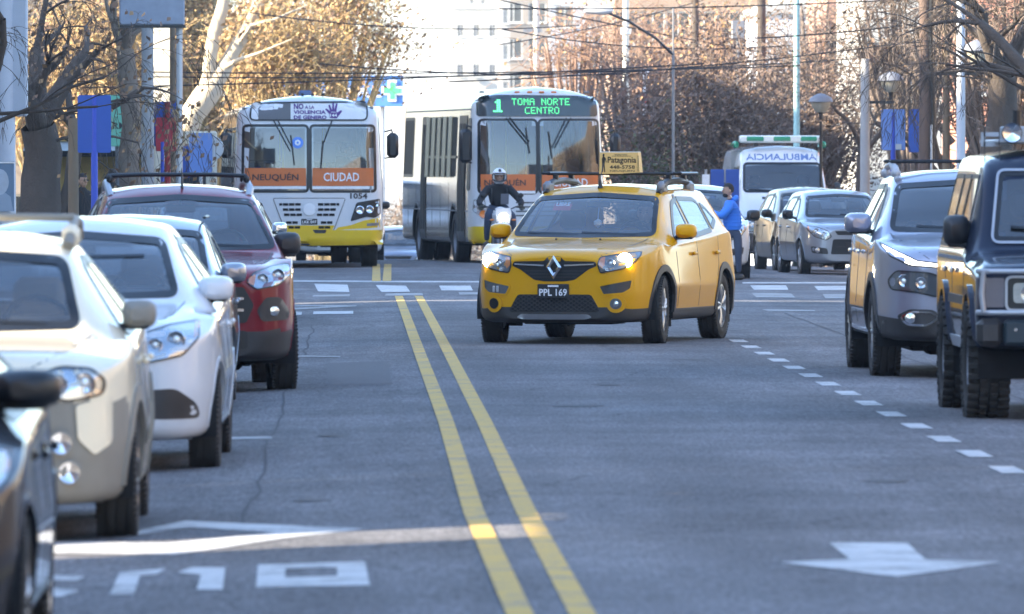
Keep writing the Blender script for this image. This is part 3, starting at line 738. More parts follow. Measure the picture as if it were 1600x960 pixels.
PAV = P('paving_concrete', (.27, .25, .22), .9, var=.2, scale=1.2, bump=.4)
def pavement(x0, x1, y0, y1):
    o = sheet('pavement', fr(x0, x1, 1.2), fr(y0, y1, 2), PAV, .13)
    kx = x1 if x1 <= RX0 else x0
    ys = fr(y0, y1, 2)
    for i in range(len(ys) - 1):
        a, b = ys[i], ys[i + 1] - .012; s = -1 if kx <= RX0 else 1; q = [(kx - s * .0, .134), (kx + s * .14, .136), (kx + s * .14, -.1), (kx - s * .0, -.1)]
        V = [(x, a, gz(x, a) + z) for x, z in q] + [(x, b, gz(x, b) + z) for x, z in q]
        k = mk('kerb_stone', V, [(0, 1, 5, 4), (1, 2, 6, 5), (2, 3, 7, 6), (3, 0, 4, 7), (0, 3, 2, 1), (4, 5, 6, 7)], M['conc'], o)
for a in [(-8, RX0, 14, 106), (-8, RX0, 130, 210), (RX1, 15, 14, 106), (RX1, 15, 130, 210)]: pavement(*a)
def marking(name, pix, mat=None, n=1, dz=.004, parent=None):
    """painted shape on the asphalt; pix = outline in photograph pixels -> ground points"""
    P3 = [gp(*q) for q in pix]; P3 = [Vector((p.x, p.y, 0)) for p in P3]
    vs, es, fs, *_ = delaunay_2d_cdt([Vector((p.x, p.y)) for p in P3], [(i, (i + 1) % len(P3)) for i in range(len(P3))], [], 1, 1e-6)
    V = [(v.x, v.y, gz(v.x, v.y) + dz) for v in vs]
    return mk(name, V, [list(f) for f in fs], mat or RW, road)
def strip(name, pts, wd, mat, dz=.004):
    """ribbon of width wd along world xy points"""
    P2 = []
    for i in range(len(pts) - 1):
        k = max(1, int(abs(pts[i + 1][1] - pts[i][1]) / 2))
        P2 += [(pts[i][0] + (pts[i + 1][0] - pts[i][0]) * t / k, pts[i][1] + (pts[i + 1][1] - pts[i][1]) * t / k) for t in range(k)]
    P2.append(pts[-1]); V = []
    for i, q in enumerate(P2):
        a, b = Vector(P2[max(0, i - 1)]), Vector(P2[min(len(P2) - 1, i + 1)]); t = (b - a).normalized(); nn = Vector((t.y, -t.x))
        for s in (-1, 1): x, y = q[0] + nn.x * wd / 2 * s, q[1] + nn.y * wd / 2 * s; V.append((x, y, gz(x, y) + dz))
    return mk(name, V, [(2 * i, 2 * i + 1, 2 * i + 3, 2 * i + 2) for i in range(len(P2) - 1)], mat, road)
def gxy(px, py): p = gp(px, py); return (p.x, p.y)
def ext(a, b, Y): t = (Y - a[1]) / (b[1] - a[1]); return (a[0] + (b[0] - a[0]) * t, Y)
# double yellow centre line
for pl in ([(812, 960), (740, 800), (697, 660), (657, 555), (623, 463)], [(910, 960), (822, 800), (757, 660), (703, 555), (654, 463)]):
    q = [gxy(*p) for p in pl]; q = [ext(q[0], q[1], 8.)] + q; strip('centre_line', q, .105, RY)
for pl in ([(588, 440), (588, 413)], [(604.5, 440), (606, 413)]): strip('centre_line', [gxy(*p) for p in pl], .13, RY)
# small lane dashes, right
ds = [(1575, 735), (1524, 709), (1477, 685), (1435, 662), (1396, 642), (1359, 625), (1327, 610), (1297, 597), (1268, 585), (1241, 573), (1217, 562.5), (1194, 553), (1172, 543), (1154, 533.5)]
a, b = gxy(*ds[0]), gxy(*ds[-1])
period = (b[1] - a[1]) / 13
for i in range(-8, 14):
    Y = a[1] + period * i; x = ext(a, b, Y)[0]
    if Y > 12: V = [(x + dx, Y + dy, gz(x + dx, Y + dy) + .004) for dx, dy in ((-.075, -.6), (.075, -.6), (.075, .6), (-.075, .6))]; mk('lane_dash', V, [(0, 1, 2, 3)], RW, road)
# stop lines, crossing blocks
marking('stop_line', [(440, 438.6), (757, 440), (757, 442), (440, 440.8)], RW)
marking('stop_line', [(1160, 441.5), (1420, 441.5), (1420, 443.6), (1160, 443.6)], RW)
for q in ([(491, 444), (543, 445.5), (546, 457), (497, 456)], [(587, 446), (634, 447), (641, 456.5), (596, 457)], [(686, 447), (735, 447), (739, 454.5), (690, 454.5)],
          [(1172, 446.5), (1228, 446.5), (1232, 453.5), (1178, 453.5)], [(1272, 447.5), (1326, 447.5), (1330, 454), (1278, 454)]): marking('crossing_block', q)
for q in ([(490, 461.5), (547, 460.5), (546, 464), (488, 464.5)], [(603, 459.5), (660, 458.5), (661, 462), (601, 463)], [(716, 457), (757, 457.5), (757, 461), (718, 461)],
          [(1174, 458.5), (1236, 459), (1243, 466), (1182, 465.5)], [(1285, 460), (1340, 460), (1344, 467), (1290, 467)]): marking('crossing_block', q, RWF)
marking('turn_marking', [(450, 478), (558, 477.5), (556, 479.5), (450, 485), (450, 482.5), (510, 479.2), (450, 479.2)], RWF)
marking('letter_marking', [(450, 487.5), (472, 488), (471, 492.5), (450, 492)], RW); marking('letter_marking', [(490, 487.5), (552, 486.5), (552, 491), (489, 491.5)], RW)
marking('faded_marking', [(1190, 484), (1272, 485), (1274, 487), (1200, 487)], RWF); marking('faded_marking', [(462, 556), (532, 557), (531, 559), (463, 558.5)], RWF)
marking('faded_marking', [(345, 684), (425, 683), (425, 687), (346, 688)], RWF)
# foreground letters and arrows
marking('arrow_marking', [(1218, 880), (1328, 875), (1294, 849), (1418, 850), (1446, 876), (1567, 880), (1402, 903)], RW)
marking('outline_marking', [(212, 831), (290, 815), (570, 828), (445, 842), (275, 868), (80, 866), (78, 847), (262, 850), (430, 834), (296, 825), (214, 837)], RW)
for q in ([(78, 900), (133, 902), (120, 909), (78, 908)], [(78, 920), (126, 924), (96, 934), (78, 934)], [(187, 896), (258, 890), (245, 899), (219, 901), (209, 930), (171, 931)], [(277, 896), (300, 888), (352, 888), (348, 923), (307, 923), (314, 900)],
          [(403, 884), (570, 879), (578, 916), (400, 920)]):
    if len(q) == 4 and q[0][0] == 403:
        for r in ([(403, 884), (446, 883), (445, 918.5), (400, 920)], [(446, 883), (526, 880.5), (526, 888), (446, 890)], [(445, 904), (527, 901.5), (528, 917), (445, 918.5)], [(526, 880.5), (570, 879), (578, 916), (528, 917)]): marking('letter_marking', r, RW)
    else: marking('letter_marking', q, RW)
TAR = P('tar_seam', (.105, .104, .108), .95, var=.2, spec=.1)
rt = random.Random(3)
for (x0, y0, x1, y1) in ((-.55, 44, -.45, 98), (4.9, 50, 5.0, 104), (1.6, 60, 3.4, 61.2), (-.4, 52, .6, 52.6), (.9, 74, 2.4, 75)):
    n = max(6, int(abs(y1 - y0) / 1.5)); strip('tar_seam', [(x0 + (x1 - x0) * i / n + rt.gauss(0, .02), y0 + (y1 - y0) * i / n + rt.gauss(0, .02)) for i in range(n + 1)], .018, TAR, .003)
PATCH = P('asphalt_patch', (.108, .107, .112), .9, var=.35, scale=22, bump=.3)
for q in ([(-.2, 71), (.3, 71), (.3, 79), (-.25, 79)],):
    mk('asphalt_patch', [(x, y, gz(x, y) + .002) for x, y in q], [(0, 1, 2, 3)], PATCH, road)
OIL = P('oil_stain', (.08, .08, .082), .9, var=.3)
for (x, y, r) in ((1.6, 64, .16), (-.1, 58, .12), (2.9, 49, .14), (2.0, 70, .10), (3.0, 79, .15), (-.2, 47, .1)):
    mk('oil_stain', [(x + cos(a) * r * rt.uniform(.6, 1.3), y + sin(a) * r * 2 * rt.uniform(.6, 1.3), gz(x, y) + .003) for a in [2 * pi * k / 14 for k in range(14)]], [list(range(14))], OIL, road)
MAN = P('cast_iron', (.05, .05, .055), .6, .6)
# ================= buildings =================
def wallface(mb, o, u, n, W, H, ops, depth=.18, m=0, mr=0):
    """wall in plane o + a*u + z, outward normal n, rectangular openings recessed by depth"""
    xs = sorted({0., W} | {a for p in ops for a in p[:2]}); zs = sorted({0., H} | {a for p in ops for a in p[2:]})
    o = Vector(o); u = Vector(u); n = Vector(n); z = Vector((0, 0, 1)); P3 = lambda a, b, d=0: o + u * a + z * b - n * d
    for i in range(len(xs) - 1):
        for j in range(len(zs) - 1):
            a, b, c, d = xs[i], xs[i + 1], zs[j], zs[j + 1]
            if not any(p[0] <= (a + b) / 2 <= p[1] and p[2] <= (c + d) / 2 <= p[3] for p in ops): mb.add([P3(a, c), P3(b, c), P3(b, d), P3(a, d)], [(0, 1, 2, 3)], m)
    for a, b, c, d in ops:
        mb.add([P3(a, c), P3(b, c), P3(b, d), P3(a, d), P3(a, c, depth), P3(b, c, depth), P3(b, d, depth), P3(a, d, depth)], [(0, 1, 5, 4), (1, 2, 6, 5), (2, 3, 7, 6), (3, 0, 4, 7)], mr)
_wm = {}
WINGL = P('window_pane', (.03, .04, .05), .06, spec=.8, var=.3, scale=1.5); FRM = P('window_frame', (.5, .5, .48), .5); SHUT = P('roller_shutter', (.42, .40, .36), .6)
def window(parent, o, u, n, w, h, kind='glass', sill=True):
    k = (round(w, 2), round(h, 2), kind)
    if k not in _wm:
        t = .06; f = MB().box((w / 2, 0, t / 2), (w, .06, t)).box((w / 2, 0, h - t / 2), (w, .06, t)).box((t / 2, 0, h / 2), (t, .06, h - 2 * t)).box((w - t / 2, 0, h / 2), (t, .06, h - 2 * t)).box((w / 2, 0, h / 2), (t * .8, .055, h - 2 * t))
        if sill: f.box((w / 2, -.12, -.035), (w + .12, .3, .07))
        fo = f.build('window', FRM); C.objects.unlink(fo)
        g = MB()
        if kind == 'shutter':
            q = .1
            while q < h - .1: g.box((w / 2, .01, q), (w - .12, .03, .085)); q += .1
            po = g.build('shutter', SHUT)
        else: po = MB().box((w / 2, .02, h / 2), (w - .1, .012, h - .1)).build('pane', WINGL)
        C.objects.unlink(po); _wm[k] = (fo.data, po.data, 'shutter' if kind == 'shutter' else 'pane')
    a, b, nm = _wm[k]; f = link(bpy.data.objects.new('window', a), parent); u = Vector(u)
    f.location = Vector(o) - Vector(n) * .12; f.rotation_euler = (0, 0, math.atan2(u.y, u.x)); link(bpy.data.objects.new(nm, b), f)
def grid_ops(W, H, cols, rows, w, h, z0, dz, x0=None):
    pit = W / cols; return [((i + .5) * pit - w / 2, (i + .5) * pit + w / 2, z0 + j * dz, z0 + j * dz + h) for j in range(rows) for i in range(cols)]
def building(name, label, cat, x0, x1, y0, y1, H, mat, faces, z0=None, group=None, parapet=True, trim=None, extra=None):
    z0 = gz(x0, y0) - .3 if z0 is None else z0
    t = thing(name, label, cat, (x0, y0, z0), 0, group); W, D = x1 - x0, y1 - y0; mb = MB()
    side = {'-Y': ((0, 0, 0), (1, 0, 0), (0, -1, 0), W), '+X': ((W, 0, 0), (0, 1, 0), (1, 0, 0), D), '-X': ((0, D, 0), (0, -1, 0), (-1, 0, 0), D), '+Y': ((W, D, 0), (-1, 0, 0), (0, 1, 0), W)}
    for k, (o, u, n, wd) in side.items(): wallface(mb, o, u, n, wd, H, [q[:4] for q in faces.get(k, [])])
    mb.add([(0, 0, H), (W, 0, H), (W, D, H), (0, D, H)], [(0, 1, 2, 3)])
    wl = mb.build('wall', mat, t, fix=False)
    for k, ops in faces.items():
        o, u, n, wd = side[k]
        for q in ops: window(t, Vector(o) + Vector(u) * q[0] + Vector((0, 0, q[2])), u, n, q[1] - q[0], q[3] - q[2], q[4] if len(q) > 4 else 'glass')
    if parapet:
        tm = trim or M['conc']; MB().box((W / 2, -.02, H + .14), (W + .16, .24, .3)).box((W / 2, D + .02, H + .14), (W + .16, .24, .3)).box((.02, D / 2, H + .14), (.2, D - .22, .3)).box((W - .02, D / 2, H + .14), (.2, D - .22, .3)).build('parapet', tm, t)
    return t
PL = [P('plaster_' + n, c, .9, var=.1, scale=.8, bump=.2) for n, c in (('cream', (.42, .37, .29)), ('grey', (.30, .30, .30)), ('ochre', (.40, .30, .19)), ('white', (.40, .40, .38)), ('salmon', (.40, .23, .17)))]
def brickmat(name='brick_wall', c1=(.27, .185, .125), c2=(.21, .14, .10)):
    m, nt, b = mat0(name); L = nt.links.new; tc = N(nt, 'TexCoord'); br = N(nt, 'TexBrick', Scale=1.); br.inputs['Brick Width'].default_value = .27; br.inputs['Row Height'].default_value = .08; br.inputs['Mortar Size'].default_value = .006
    mp = N(nt, 'Mapping'); sp = N(nt, 'SeparateXYZ'); cb = N(nt, 'CombineXYZ'); ad = N(nt, 'Math', operation='ADD'); L(tc.outputs['Object'], sp.inputs[0]); L(sp.outputs[0], ad.inputs[0]); L(sp.outputs[1], ad.inputs[1]); L(ad.outputs[0], cb.inputs[0]); L(sp.outputs[2], cb.inputs[1]); L(cb.outputs[0], br.inputs['Vector'])
    br.inputs['Color1'].default_value = rgba(c1); br.inputs['Color2'].default_value = rgba(c2); br.inputs['Mortar'].default_value = (.3, .27, .24, 1); L(br.outputs[0], b.inputs['Base Color']); b.inputs['Roughness'].default_value = .9; return m
BRK = brickmat()
# left side of the street, outside the frame: they shade the road
rows = [(-40, -22, 11), (-22, -4, 10.5), (-4, 14, 11.2), (14, 28, 10.4), (28, 35.48, 11)]
desc = ['cream', 'grey', 'ochre', 'white', 'salmon']; kk = 0
names = ['cream three storey house furthest behind the camera on the left', 'grey three storey house behind the camera on the left', 'ochre three storey house beside the camera on the left', 'white three storey house just ahead of the camera on the left', 'salmon three storey house before the gateway wall on the left']
for i, (a, b, H) in enumerate(rows):
    n = int((b - a) / 3.4); ops = grid_ops(b - a, H, n, 3, 1.4, 1.7, 1.0, 3.3)
    building('town_house', names[i], 'house', -20, -8, a + .02, b - .02, H, PL[i % 5], {'+X': [q + (('shutter',) if random.random() < .35 else ('glass',)) for q in ops]}, 0, 'houses along the left side of the street')
GY = 35.5; PG = thing('gateway_wall', 'tall old facade wall with a gateway and a long high opening on the left', 'wall', (-8.4, GY, 0))  # added out of view: its openings let sun onto the road and ivory car
wb_ = MB(); q = [v - GY for v in (35.5, 38.6, 40.5, 40.9, 42.2, 44.3, 47.64)]
for a, b, z0, z1 in ((q[0], q[1], 0, 10.6), (q[1], q[2], 3.9, 10.6), (q[2], q[3], 0, 10.6), (q[3], q[4], 0, 3.0), (q[3], q[4], 3.95, 10.6), (q[4], q[5], 0, 3.0), (q[4], q[5], 4.25, 10.6), (q[5], q[6], 0, 10.6)): wb_.box((.2, (a + b) / 2, (z0 + z1) / 2), (.4, b - a, z1 - z0))
wb_.build('wall', PL[1], PG)
rows = [(47.7, 66, 11.2), (66, 84, 10.4), (84, 106, 11), (130, 146, 10.8), (146, 170, 10.6), (170, 207, 11.0)]
names = ['cream three storey house after the gateway wall on the left', 'grey three storey house midway to the crossing on the left', 'ochre three storey corner house before the crossing on the left', 'white three storey corner house after the crossing on the left', 'salmon three storey house beside the buses on the left', 'long cream three storey block at the crest on the left']
for i, (a, b, H) in enumerate(rows):
    n = int((b - a) / 3.4); ops = grid_ops(b - a, H, n, 3 if H > 10 else 2, 1.4, 1.7, 1.0, 3.3)
    building('town_house', names[i], 'house', -20, -8.2, a + .02, b - .02, H, PL[i % 5], {'+X': [q + (('shutter',) if random.random() < .35 else ('glass',)) for q in ops]}, gz(-8, b) - .2, 'houses along the left side of the street')
building('corner_block', 'grey four storey block closing the side street on the left', 'apartment block', -50, -30, 104, 134, 19, PL[1], {'+X': grid_ops(30, 19, 8, 4, 1.5, 1.7, 1.2, 4)}, -.3)
BRN2 = P('dull_brown_render', (.20, .16, .12), .9, var=.15, scale=.5)
rows = [(-40, -14, 8), (-14, 14, 9.5), (14, 40, 7.2), (40, 62, 9), (62, 84, 7), (84, 106, 9.2), (130, 152, 7.5), (152, 176, 8.6)]
names = ['brick two storey house behind the camera on the right', 'dull brown house beside the camera on the right', 'grey low house ahead of the camera on the right', 'brick two storey house before the crossing on the right', 'dull brown low house before the crossing on the right', 'grey corner house before the crossing on the right', 'dull brown corner house after the crossing on the right', 'brick house after the crossing on the right']
for i, (a, b, H) in enumerate(rows):
    n = int((b - a) / 3.4); ops = grid_ops(b - a, H, n, 2, 1.5, 1.8, .9, 3.4)
    building('town_house', names[i], 'house', 15, 26, a + .02, b - .02, H, [BRK, BRN2, PL[1], BRK, BRN2, PL[1], BRN2, BRK][i], {'-X': [q + (('shutter',) if random.random() < .3 else ('glass',)) for q in ops]}, gz(15, b) - .1, 'houses along the right side of the street')
# buildings behind the camera (seen in windscreens)
building('office_block', 'tall grey office block far behind the camera', 'office block', 8, 26, -150, -130, 24, PL[1], {'+Y': grid_ops(18, 24, 6, 6, 1.6, 1.8, 1.5, 3.6)}, 0)
building('brick_block', 'brick apartment block behind the camera on the left', 'apartment block', -30, -7, -170, -150, 16, BRK, {'+Y': grid_ops(23, 16, 7, 4, 1.6, 1.8, 1.5, 3.6)}, 0)
# far buildings in view
def far_building(name, label, cat, px0, px1, pytop, Y, mat, depth, colrow, wsz, z0=-6, side=None, group=None, **k):
    a, b = at(px0, pytop, Y), at(px1, pytop, Y); W = b.x - a.x; H = a.z - z0; c, r = colrow
    dz = H / r; ops = grid_ops(W, H, c, r, wsz[0], wsz[1], dz * .3, dz)
    f = {'-Y': ops}
    if side: f[side] = grid_ops(depth, H, max(2, int(depth / 4)), r, wsz[0], wsz[1], dz * .3, dz)
    return building(name, label, cat, a.x, b.x, Y, Y + depth, H, mat, f, z0, group, **k)
WT = P('bright_render_wall', (.36, .355, .33), .85, var=.04, scale=.3)
far_building('white_tower', 'pale white tower block far down the street', 'tower block', 707, 782, 14, 800, WT, 9, (3, 6), (.6, 1.1), z0=-6)
t = far_building('stair_tower', 'slim top stage of a pale tower far down the street', 'tower', 729, 764, -30, 800.5, WT, 6, (2, 8), (.45, .9))
far_building('white_annex', 'low pale annexe left of the far white tower', 'building', 702, 712, 108, 790, PL[3], 9, (1, 4), (.2, .8))
BRN = P('brown_render', (.21, .185, .165), .9, var=.12, scale=.4)
far_building('brown_block', 'brown grey apartment block with dark square windows right of the far tower', 'apartment block', 784, 858, -60, 560, BRN, 14, (2, 9), (1.1, 1.25))
far_building('pale_block', 'pale blue grey apartment block behind the bare reddish tree', 'apartment block', 859, 1000, -60, 620, P('pale_blue_render', (.27, .30, .35), .9, var=.1, scale=.3), 16, (3, 8), (1.3, 1.5))
far_building('brown_pier', 'narrow brown wall pier between the two far apartment blocks', 'wall', 783.5, 797, -60, 540, PL[1], 3, (1, 9), (.3, .9))
far_building('brick_house', 'brown brick building behind the hedge tree on the right', 'brick building', 960, 1200, -40, 330, BRK, 16, (6, 4), (.9, 1.2), side='-X')
far_building('grey_house', 'pale grey house with a wide white band behind the right hand trees', 'house', 1190, 1345, 22, 290, P('cool_grey_render', (.45, .48, .53), .9, var=.1), 12, (4, 3), (.8, 1.0), side='-X')
far_building('salmon_house', 'salmon painted house behind the grey posts on the right', 'house', 1296, 1420, -60, 236, PL[4], 12, (4, 3), (.6, 1.1), side='-X')
far_building('cream_house', 'cream house behind the blue sign backs on the right', 'house', 1350, 1620, -60, 212, PL[3], 12, (5, 3), (.7, 1.0), side='-X')
far_building('pink_house', 'pink rendered shop behind the thick dark trunks on the right', 'shop', 1530, 1700, -60, 190, P('pink_render', (.48, .23, .16), .9), 12, (3, 3), (.7, 1.0), side='-X')
far_building('dark_house', 'brown house behind the leafy trees on the left', 'house', -60, 215, -60, 232, BRN, 14, (5, 3), (.9, 1.3), side='+X')
far_building('tan_house', 'tan house beyond the sunlit trunk on the left', 'house', 200, 330, -60, 262, PL[2], 14, (3, 3), (.9, 1.3), side='+X')
# ================= trees =================
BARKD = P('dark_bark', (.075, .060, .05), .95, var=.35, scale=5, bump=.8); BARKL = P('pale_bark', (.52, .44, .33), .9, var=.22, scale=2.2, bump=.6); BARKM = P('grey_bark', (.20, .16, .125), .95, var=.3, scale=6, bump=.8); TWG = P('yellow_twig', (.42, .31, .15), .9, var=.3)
LF = [P('leaf_gold', (.36, .23, .10), .8, var=.25), P('leaf_tan', (.27, .165, .085), .8, var=.25), P('leaf_brown', (.17, .105, .07), .85, var=.3), P('leaf_green', (.07, .08, .03), .8, var=.3), P('leaf_dull', (.16, .115, .095), .9, var=.35)]
def grow(rng, p, d, ln, r, depth, segs, tips, maxd, wig=.25, droop=0., nb=(2, 4), shrink=.68):
    pts = [p.copy()]; rs = [r]; n = 4; q = p.copy(); dd = d.copy()
    for i in range(n):
        dd = (dd + Vector((rng.gauss(0, wig), rng.gauss(0, wig), rng.gauss(0, wig) * .7 - droop * (depth / maxd))) * .45).normalized(); q = q + dd * ln / n; pts.append(q.copy()); rs.append(r * (1 - .45 * (i + 1) / n))
    segs.append((pts, rs, depth))
    if depth >= maxd: tips += pts[1:]; return
    for b in range(rng.randint(*nb)):
        t = rng.choice([1, 2, 3, 4]) if b else 4; bp = pts[t]; ax = Vector((rng.gauss(0, 1), rng.gauss(0, 1), rng.gauss(0, .6))).normalized()
        nd = (dd + ax * rng.uniform(.5, .95)).normalized(); grow(rng, bp, nd, ln * shrink * rng.uniform(.8, 1.2), max(.004, rs[t] * .60), depth + 1, segs, tips, maxd, wig, droop, nb, shrink)
def leaves(rng, pts, n, size, spread, name, mats, parent, wts=None):
    V = np.empty((n * 4, 3)); mi = []
    for i in range(n):
        c = rng.choice(pts) + Vector((rng.gauss(0, spread), rng.gauss(0, spread), rng.gauss(0, spread)))
        a = Vector((rng.gauss(0, 1), rng.gauss(0, 1), rng.gauss(0, 1))).normalized(); b = a.orthogonal().normalized(); c2 = a.cross(b); s = size * rng.uniform(.6, 1.4)
        V[4 * i] = c - b * s * .5; V[4 * i + 1] = c + c2 * s * .32 + a * s * .1; V[4 * i + 2] = c + b * s * .55; V[4 * i + 3] = c - c2 * s * .32 + a * s * .1; mi.append(rng.choices(range(len(mats)), wts)[0])
    me = bpy.data.meshes.new(name); me.vertices.add(n * 4); me.vertices.foreach_set('co', V.ravel()); me.loops.add(n * 4); me.polygons.add(n)
    me.loops.foreach_set('vertex_index', np.arange(n * 4)); me.polygons.foreach_set('loop_start', np.arange(n) * 4); me.polygons.foreach_set('loop_total', np.full(n, 4)); me.polygons.foreach_set('material_index', mi)
    for m in mats: me.materials.append(m)
    me.update(calc_edges=True); return link(bpy.data.objects.new(name, me), parent)
def tubes(segs, name, mat, parent, sel):
    V = []; Fc = []
    for pts, rs, d in segs:
        if not sel(d): continue
        n = 8 if d == 0 else (6 if d < 3 else 3); b0 = len(V); a = None
        for i, p in enumerate(pts):
            t = (pts[min(i + 1, len(pts) - 1)] - pts[max(i - 1, 0)]).normalized(); a = t.orthogonal() if a is None else a - t * a.dot(t); a.normalize(); b = t.cross(a)
            V += [p + (a * cos(2 * pi * k / n) + b * sin(2 * pi * k / n)) * rs[i] for k in range(n)]
        for i in range(len(pts) - 1):
            for k in range(n): k2 = (k + 1) % n; Fc.append((b0 + i * n + k, b0 + i * n + k2, b0 + (i + 1) * n + k2, b0 + (i + 1) * n + k))
    return mk(name, V, Fc, mat, parent, True)
def tree(name, label, X, Y, h, seed, bark, r=.2, fork=2.2, lean=(0, 0), nleaf=0, lmats=(1,), wts=None, lsize=.1, spread=.2, maxd=5, droop=.1, group=None, wig=.25, nb=(2, 4), first=3, blen=None, twig=None, extra=()):
    rng = random.Random(seed); z = gz(X, Y); t = thing(name, label, 'tree', (X, Y, z), 0, group); segs = []; tips = []
    top = Vector((lean[0], lean[1], fork)); n = 6; pts = [Vector((0, 0, -.2))] + [top * (i / n) + Vector((rng.gauss(0, r * .22), rng.gauss(0, r * .22), 0)) for i in range(1, n + 1)]
    segs.append((pts, [r * 1.35] + [r * (1.12 - .3 * i / n) for i in range(n)], 0))
    for b in range(first):
        a = 2 * pi * b / first + rng.uniform(-.5, .5); d = Vector((cos(a) * .75, sin(a) * .75, 1)).normalized(); grow(rng, pts[-1].copy(), d, blen or (h - fork) * .42, r * .6, 1, segs, tips, maxd, wig, droop, nb)
    for (p0, d0, l0, r0) in extra: grow(rng, Vector(p0), Vector(d0).normalized(), l0, r0, 2, segs, tips, maxd, wig, droop, nb)
    tubes(segs, 'trunk', bark, t, lambda d: d == 0); cr = tubes(segs, 'crown', bark, t, lambda d: 0 < d <= maxd - 2); tubes(segs, 'twigs', twig or bark, t, lambda d: d > maxd - 2)['kind'] = 'stuff'
    if nleaf: leaves(rng, tips, nleaf, lsize, spread, 'leaves', [LF[i] for i in lmats], t, wts)['kind'] = 'stuff'
    return t
def px2x(px, Y): return (px - 553) / F * Y
def shrub(name, label, cat, X, Y, rx, ry, rz_, zc, n, seed, lm, wts=None, ls=.1, bark=BARKD, ntw=240, clumps=26, kind=None, tk=1.):
    """tangled mass of twigs and leaf clumps"""
    rng = random.Random(seed); z = gz(X, Y); t = thing(name, label, cat, (X, Y, z)); pts = []; segs = []
    cl = []
    for _ in range(clumps):
        while 1:
            p = Vector((rng.uniform(-1, 1), rng.uniform(-1, 1), rng.uniform(-1, 1)))
            if p.length < 1: break
        cl.append(Vector((p.x * rx, p.y * ry, zc + p.z * rz_)))
    for c in cl:
        for _ in range(ntw // clumps):
            a = c + Vector([rng.gauss(0, .35) for _ in range(3)]); d = Vector((rng.gauss(0, 1), rng.gauss(0, 1), rng.gauss(.3, .8))).normalized(); b = a + d * rng.uniform(.4, 1.1); m = (a + b) / 2 + Vector([rng.gauss(0, .08) for _ in range(3)])
            segs.append(([a, m, b], [.016 * tk, .012 * tk, .006 * tk], 4)); pts += [a, m, b]
        segs.append(([Vector((rng.gauss(0, .15), rng.gauss(0, .15), -.1)), Vector((c.x * .35, c.y * .35, zc * .5)), c], [.07, .05, .025], 1))
    tubes(segs, 'crown', bark, t, lambda d: True); leaves(rng, pts, n, ls, .22, 'leaves', [LF[i] for i in lm], t, wts)['kind'] = 'stuff'
    MB().tube([(0, 0, -.2), (.05, 0, zc * .35), (0, 0, zc * .6)], [.2, .15, .11]).build('trunk', bark, t, True)
    return t
def T(px, Y, *a, **k): 
    n, l, h, seed, bark = a; return tree(n, l, px2x(px, Y), Y, h, seed, bark, **k)
# left: sunlit trees beyond the buses
def px_tube(mb, Y, path, org):
    mb.tube([at(x, y, Y + dy) - org for x, y, r, dy in path], [r / sc(Y) for x, y, r, dy in path], 10)
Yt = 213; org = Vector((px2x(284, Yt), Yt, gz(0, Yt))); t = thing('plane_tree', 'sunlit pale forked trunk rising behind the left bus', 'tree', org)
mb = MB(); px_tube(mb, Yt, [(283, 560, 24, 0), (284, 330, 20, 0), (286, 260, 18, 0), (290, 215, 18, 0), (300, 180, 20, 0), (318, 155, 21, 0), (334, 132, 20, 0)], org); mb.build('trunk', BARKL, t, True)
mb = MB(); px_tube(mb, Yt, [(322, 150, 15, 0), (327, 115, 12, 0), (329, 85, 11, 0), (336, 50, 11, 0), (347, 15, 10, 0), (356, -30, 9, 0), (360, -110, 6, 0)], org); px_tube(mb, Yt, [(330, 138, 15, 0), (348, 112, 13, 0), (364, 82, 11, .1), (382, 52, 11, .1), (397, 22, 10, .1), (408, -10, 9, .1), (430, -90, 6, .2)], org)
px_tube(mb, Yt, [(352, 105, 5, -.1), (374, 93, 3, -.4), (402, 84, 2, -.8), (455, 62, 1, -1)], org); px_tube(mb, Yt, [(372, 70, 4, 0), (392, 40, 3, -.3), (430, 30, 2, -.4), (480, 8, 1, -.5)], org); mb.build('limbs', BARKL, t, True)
rng = random.Random(5); segs = []; tips = []
for (x, y) in ((374, 93), (400, 84), (392, 40), (350, 110), (335, 60), (400, 20), (430, 75), (440, 28), (310, 165), (345, 20)): grow(rng, at(x, y, Yt) - org, Vector((rng.uniform(-.6, 1), rng.uniform(-.5, .5), rng.uniform(-.2, .8))).normalized(), .8, .018, 3, segs, tips, 6, .35, .2, (2, 4))
tubes(segs, 'twigs', TWG, t, lambda d: True)['kind'] = 'stuff'; leaves(rng, tips, 700, .12, .15, 'leaves', [LF[0], LF[1]], t)['kind'] = 'stuff'
def crown_px(name, label, px, py, Y, wpx, hpx, n, seed, lm, wts, bark, ntw=900, ls=.10, clumps=46, cat='tree', ry=1.2, tk=.8):
    """leafy tree whose crown centre stands at a photographed spot"""
    s = sc(Y); X = px2x(px, Y); zc = CH + (252 - py) / s - gz(X, Y); return shrub(name, label, cat, X, Y, wpx / 2 / s, ry, hpx / 2 / s, zc, n, seed, lm, wts, ls, bark, ntw, clumps, tk=tk)
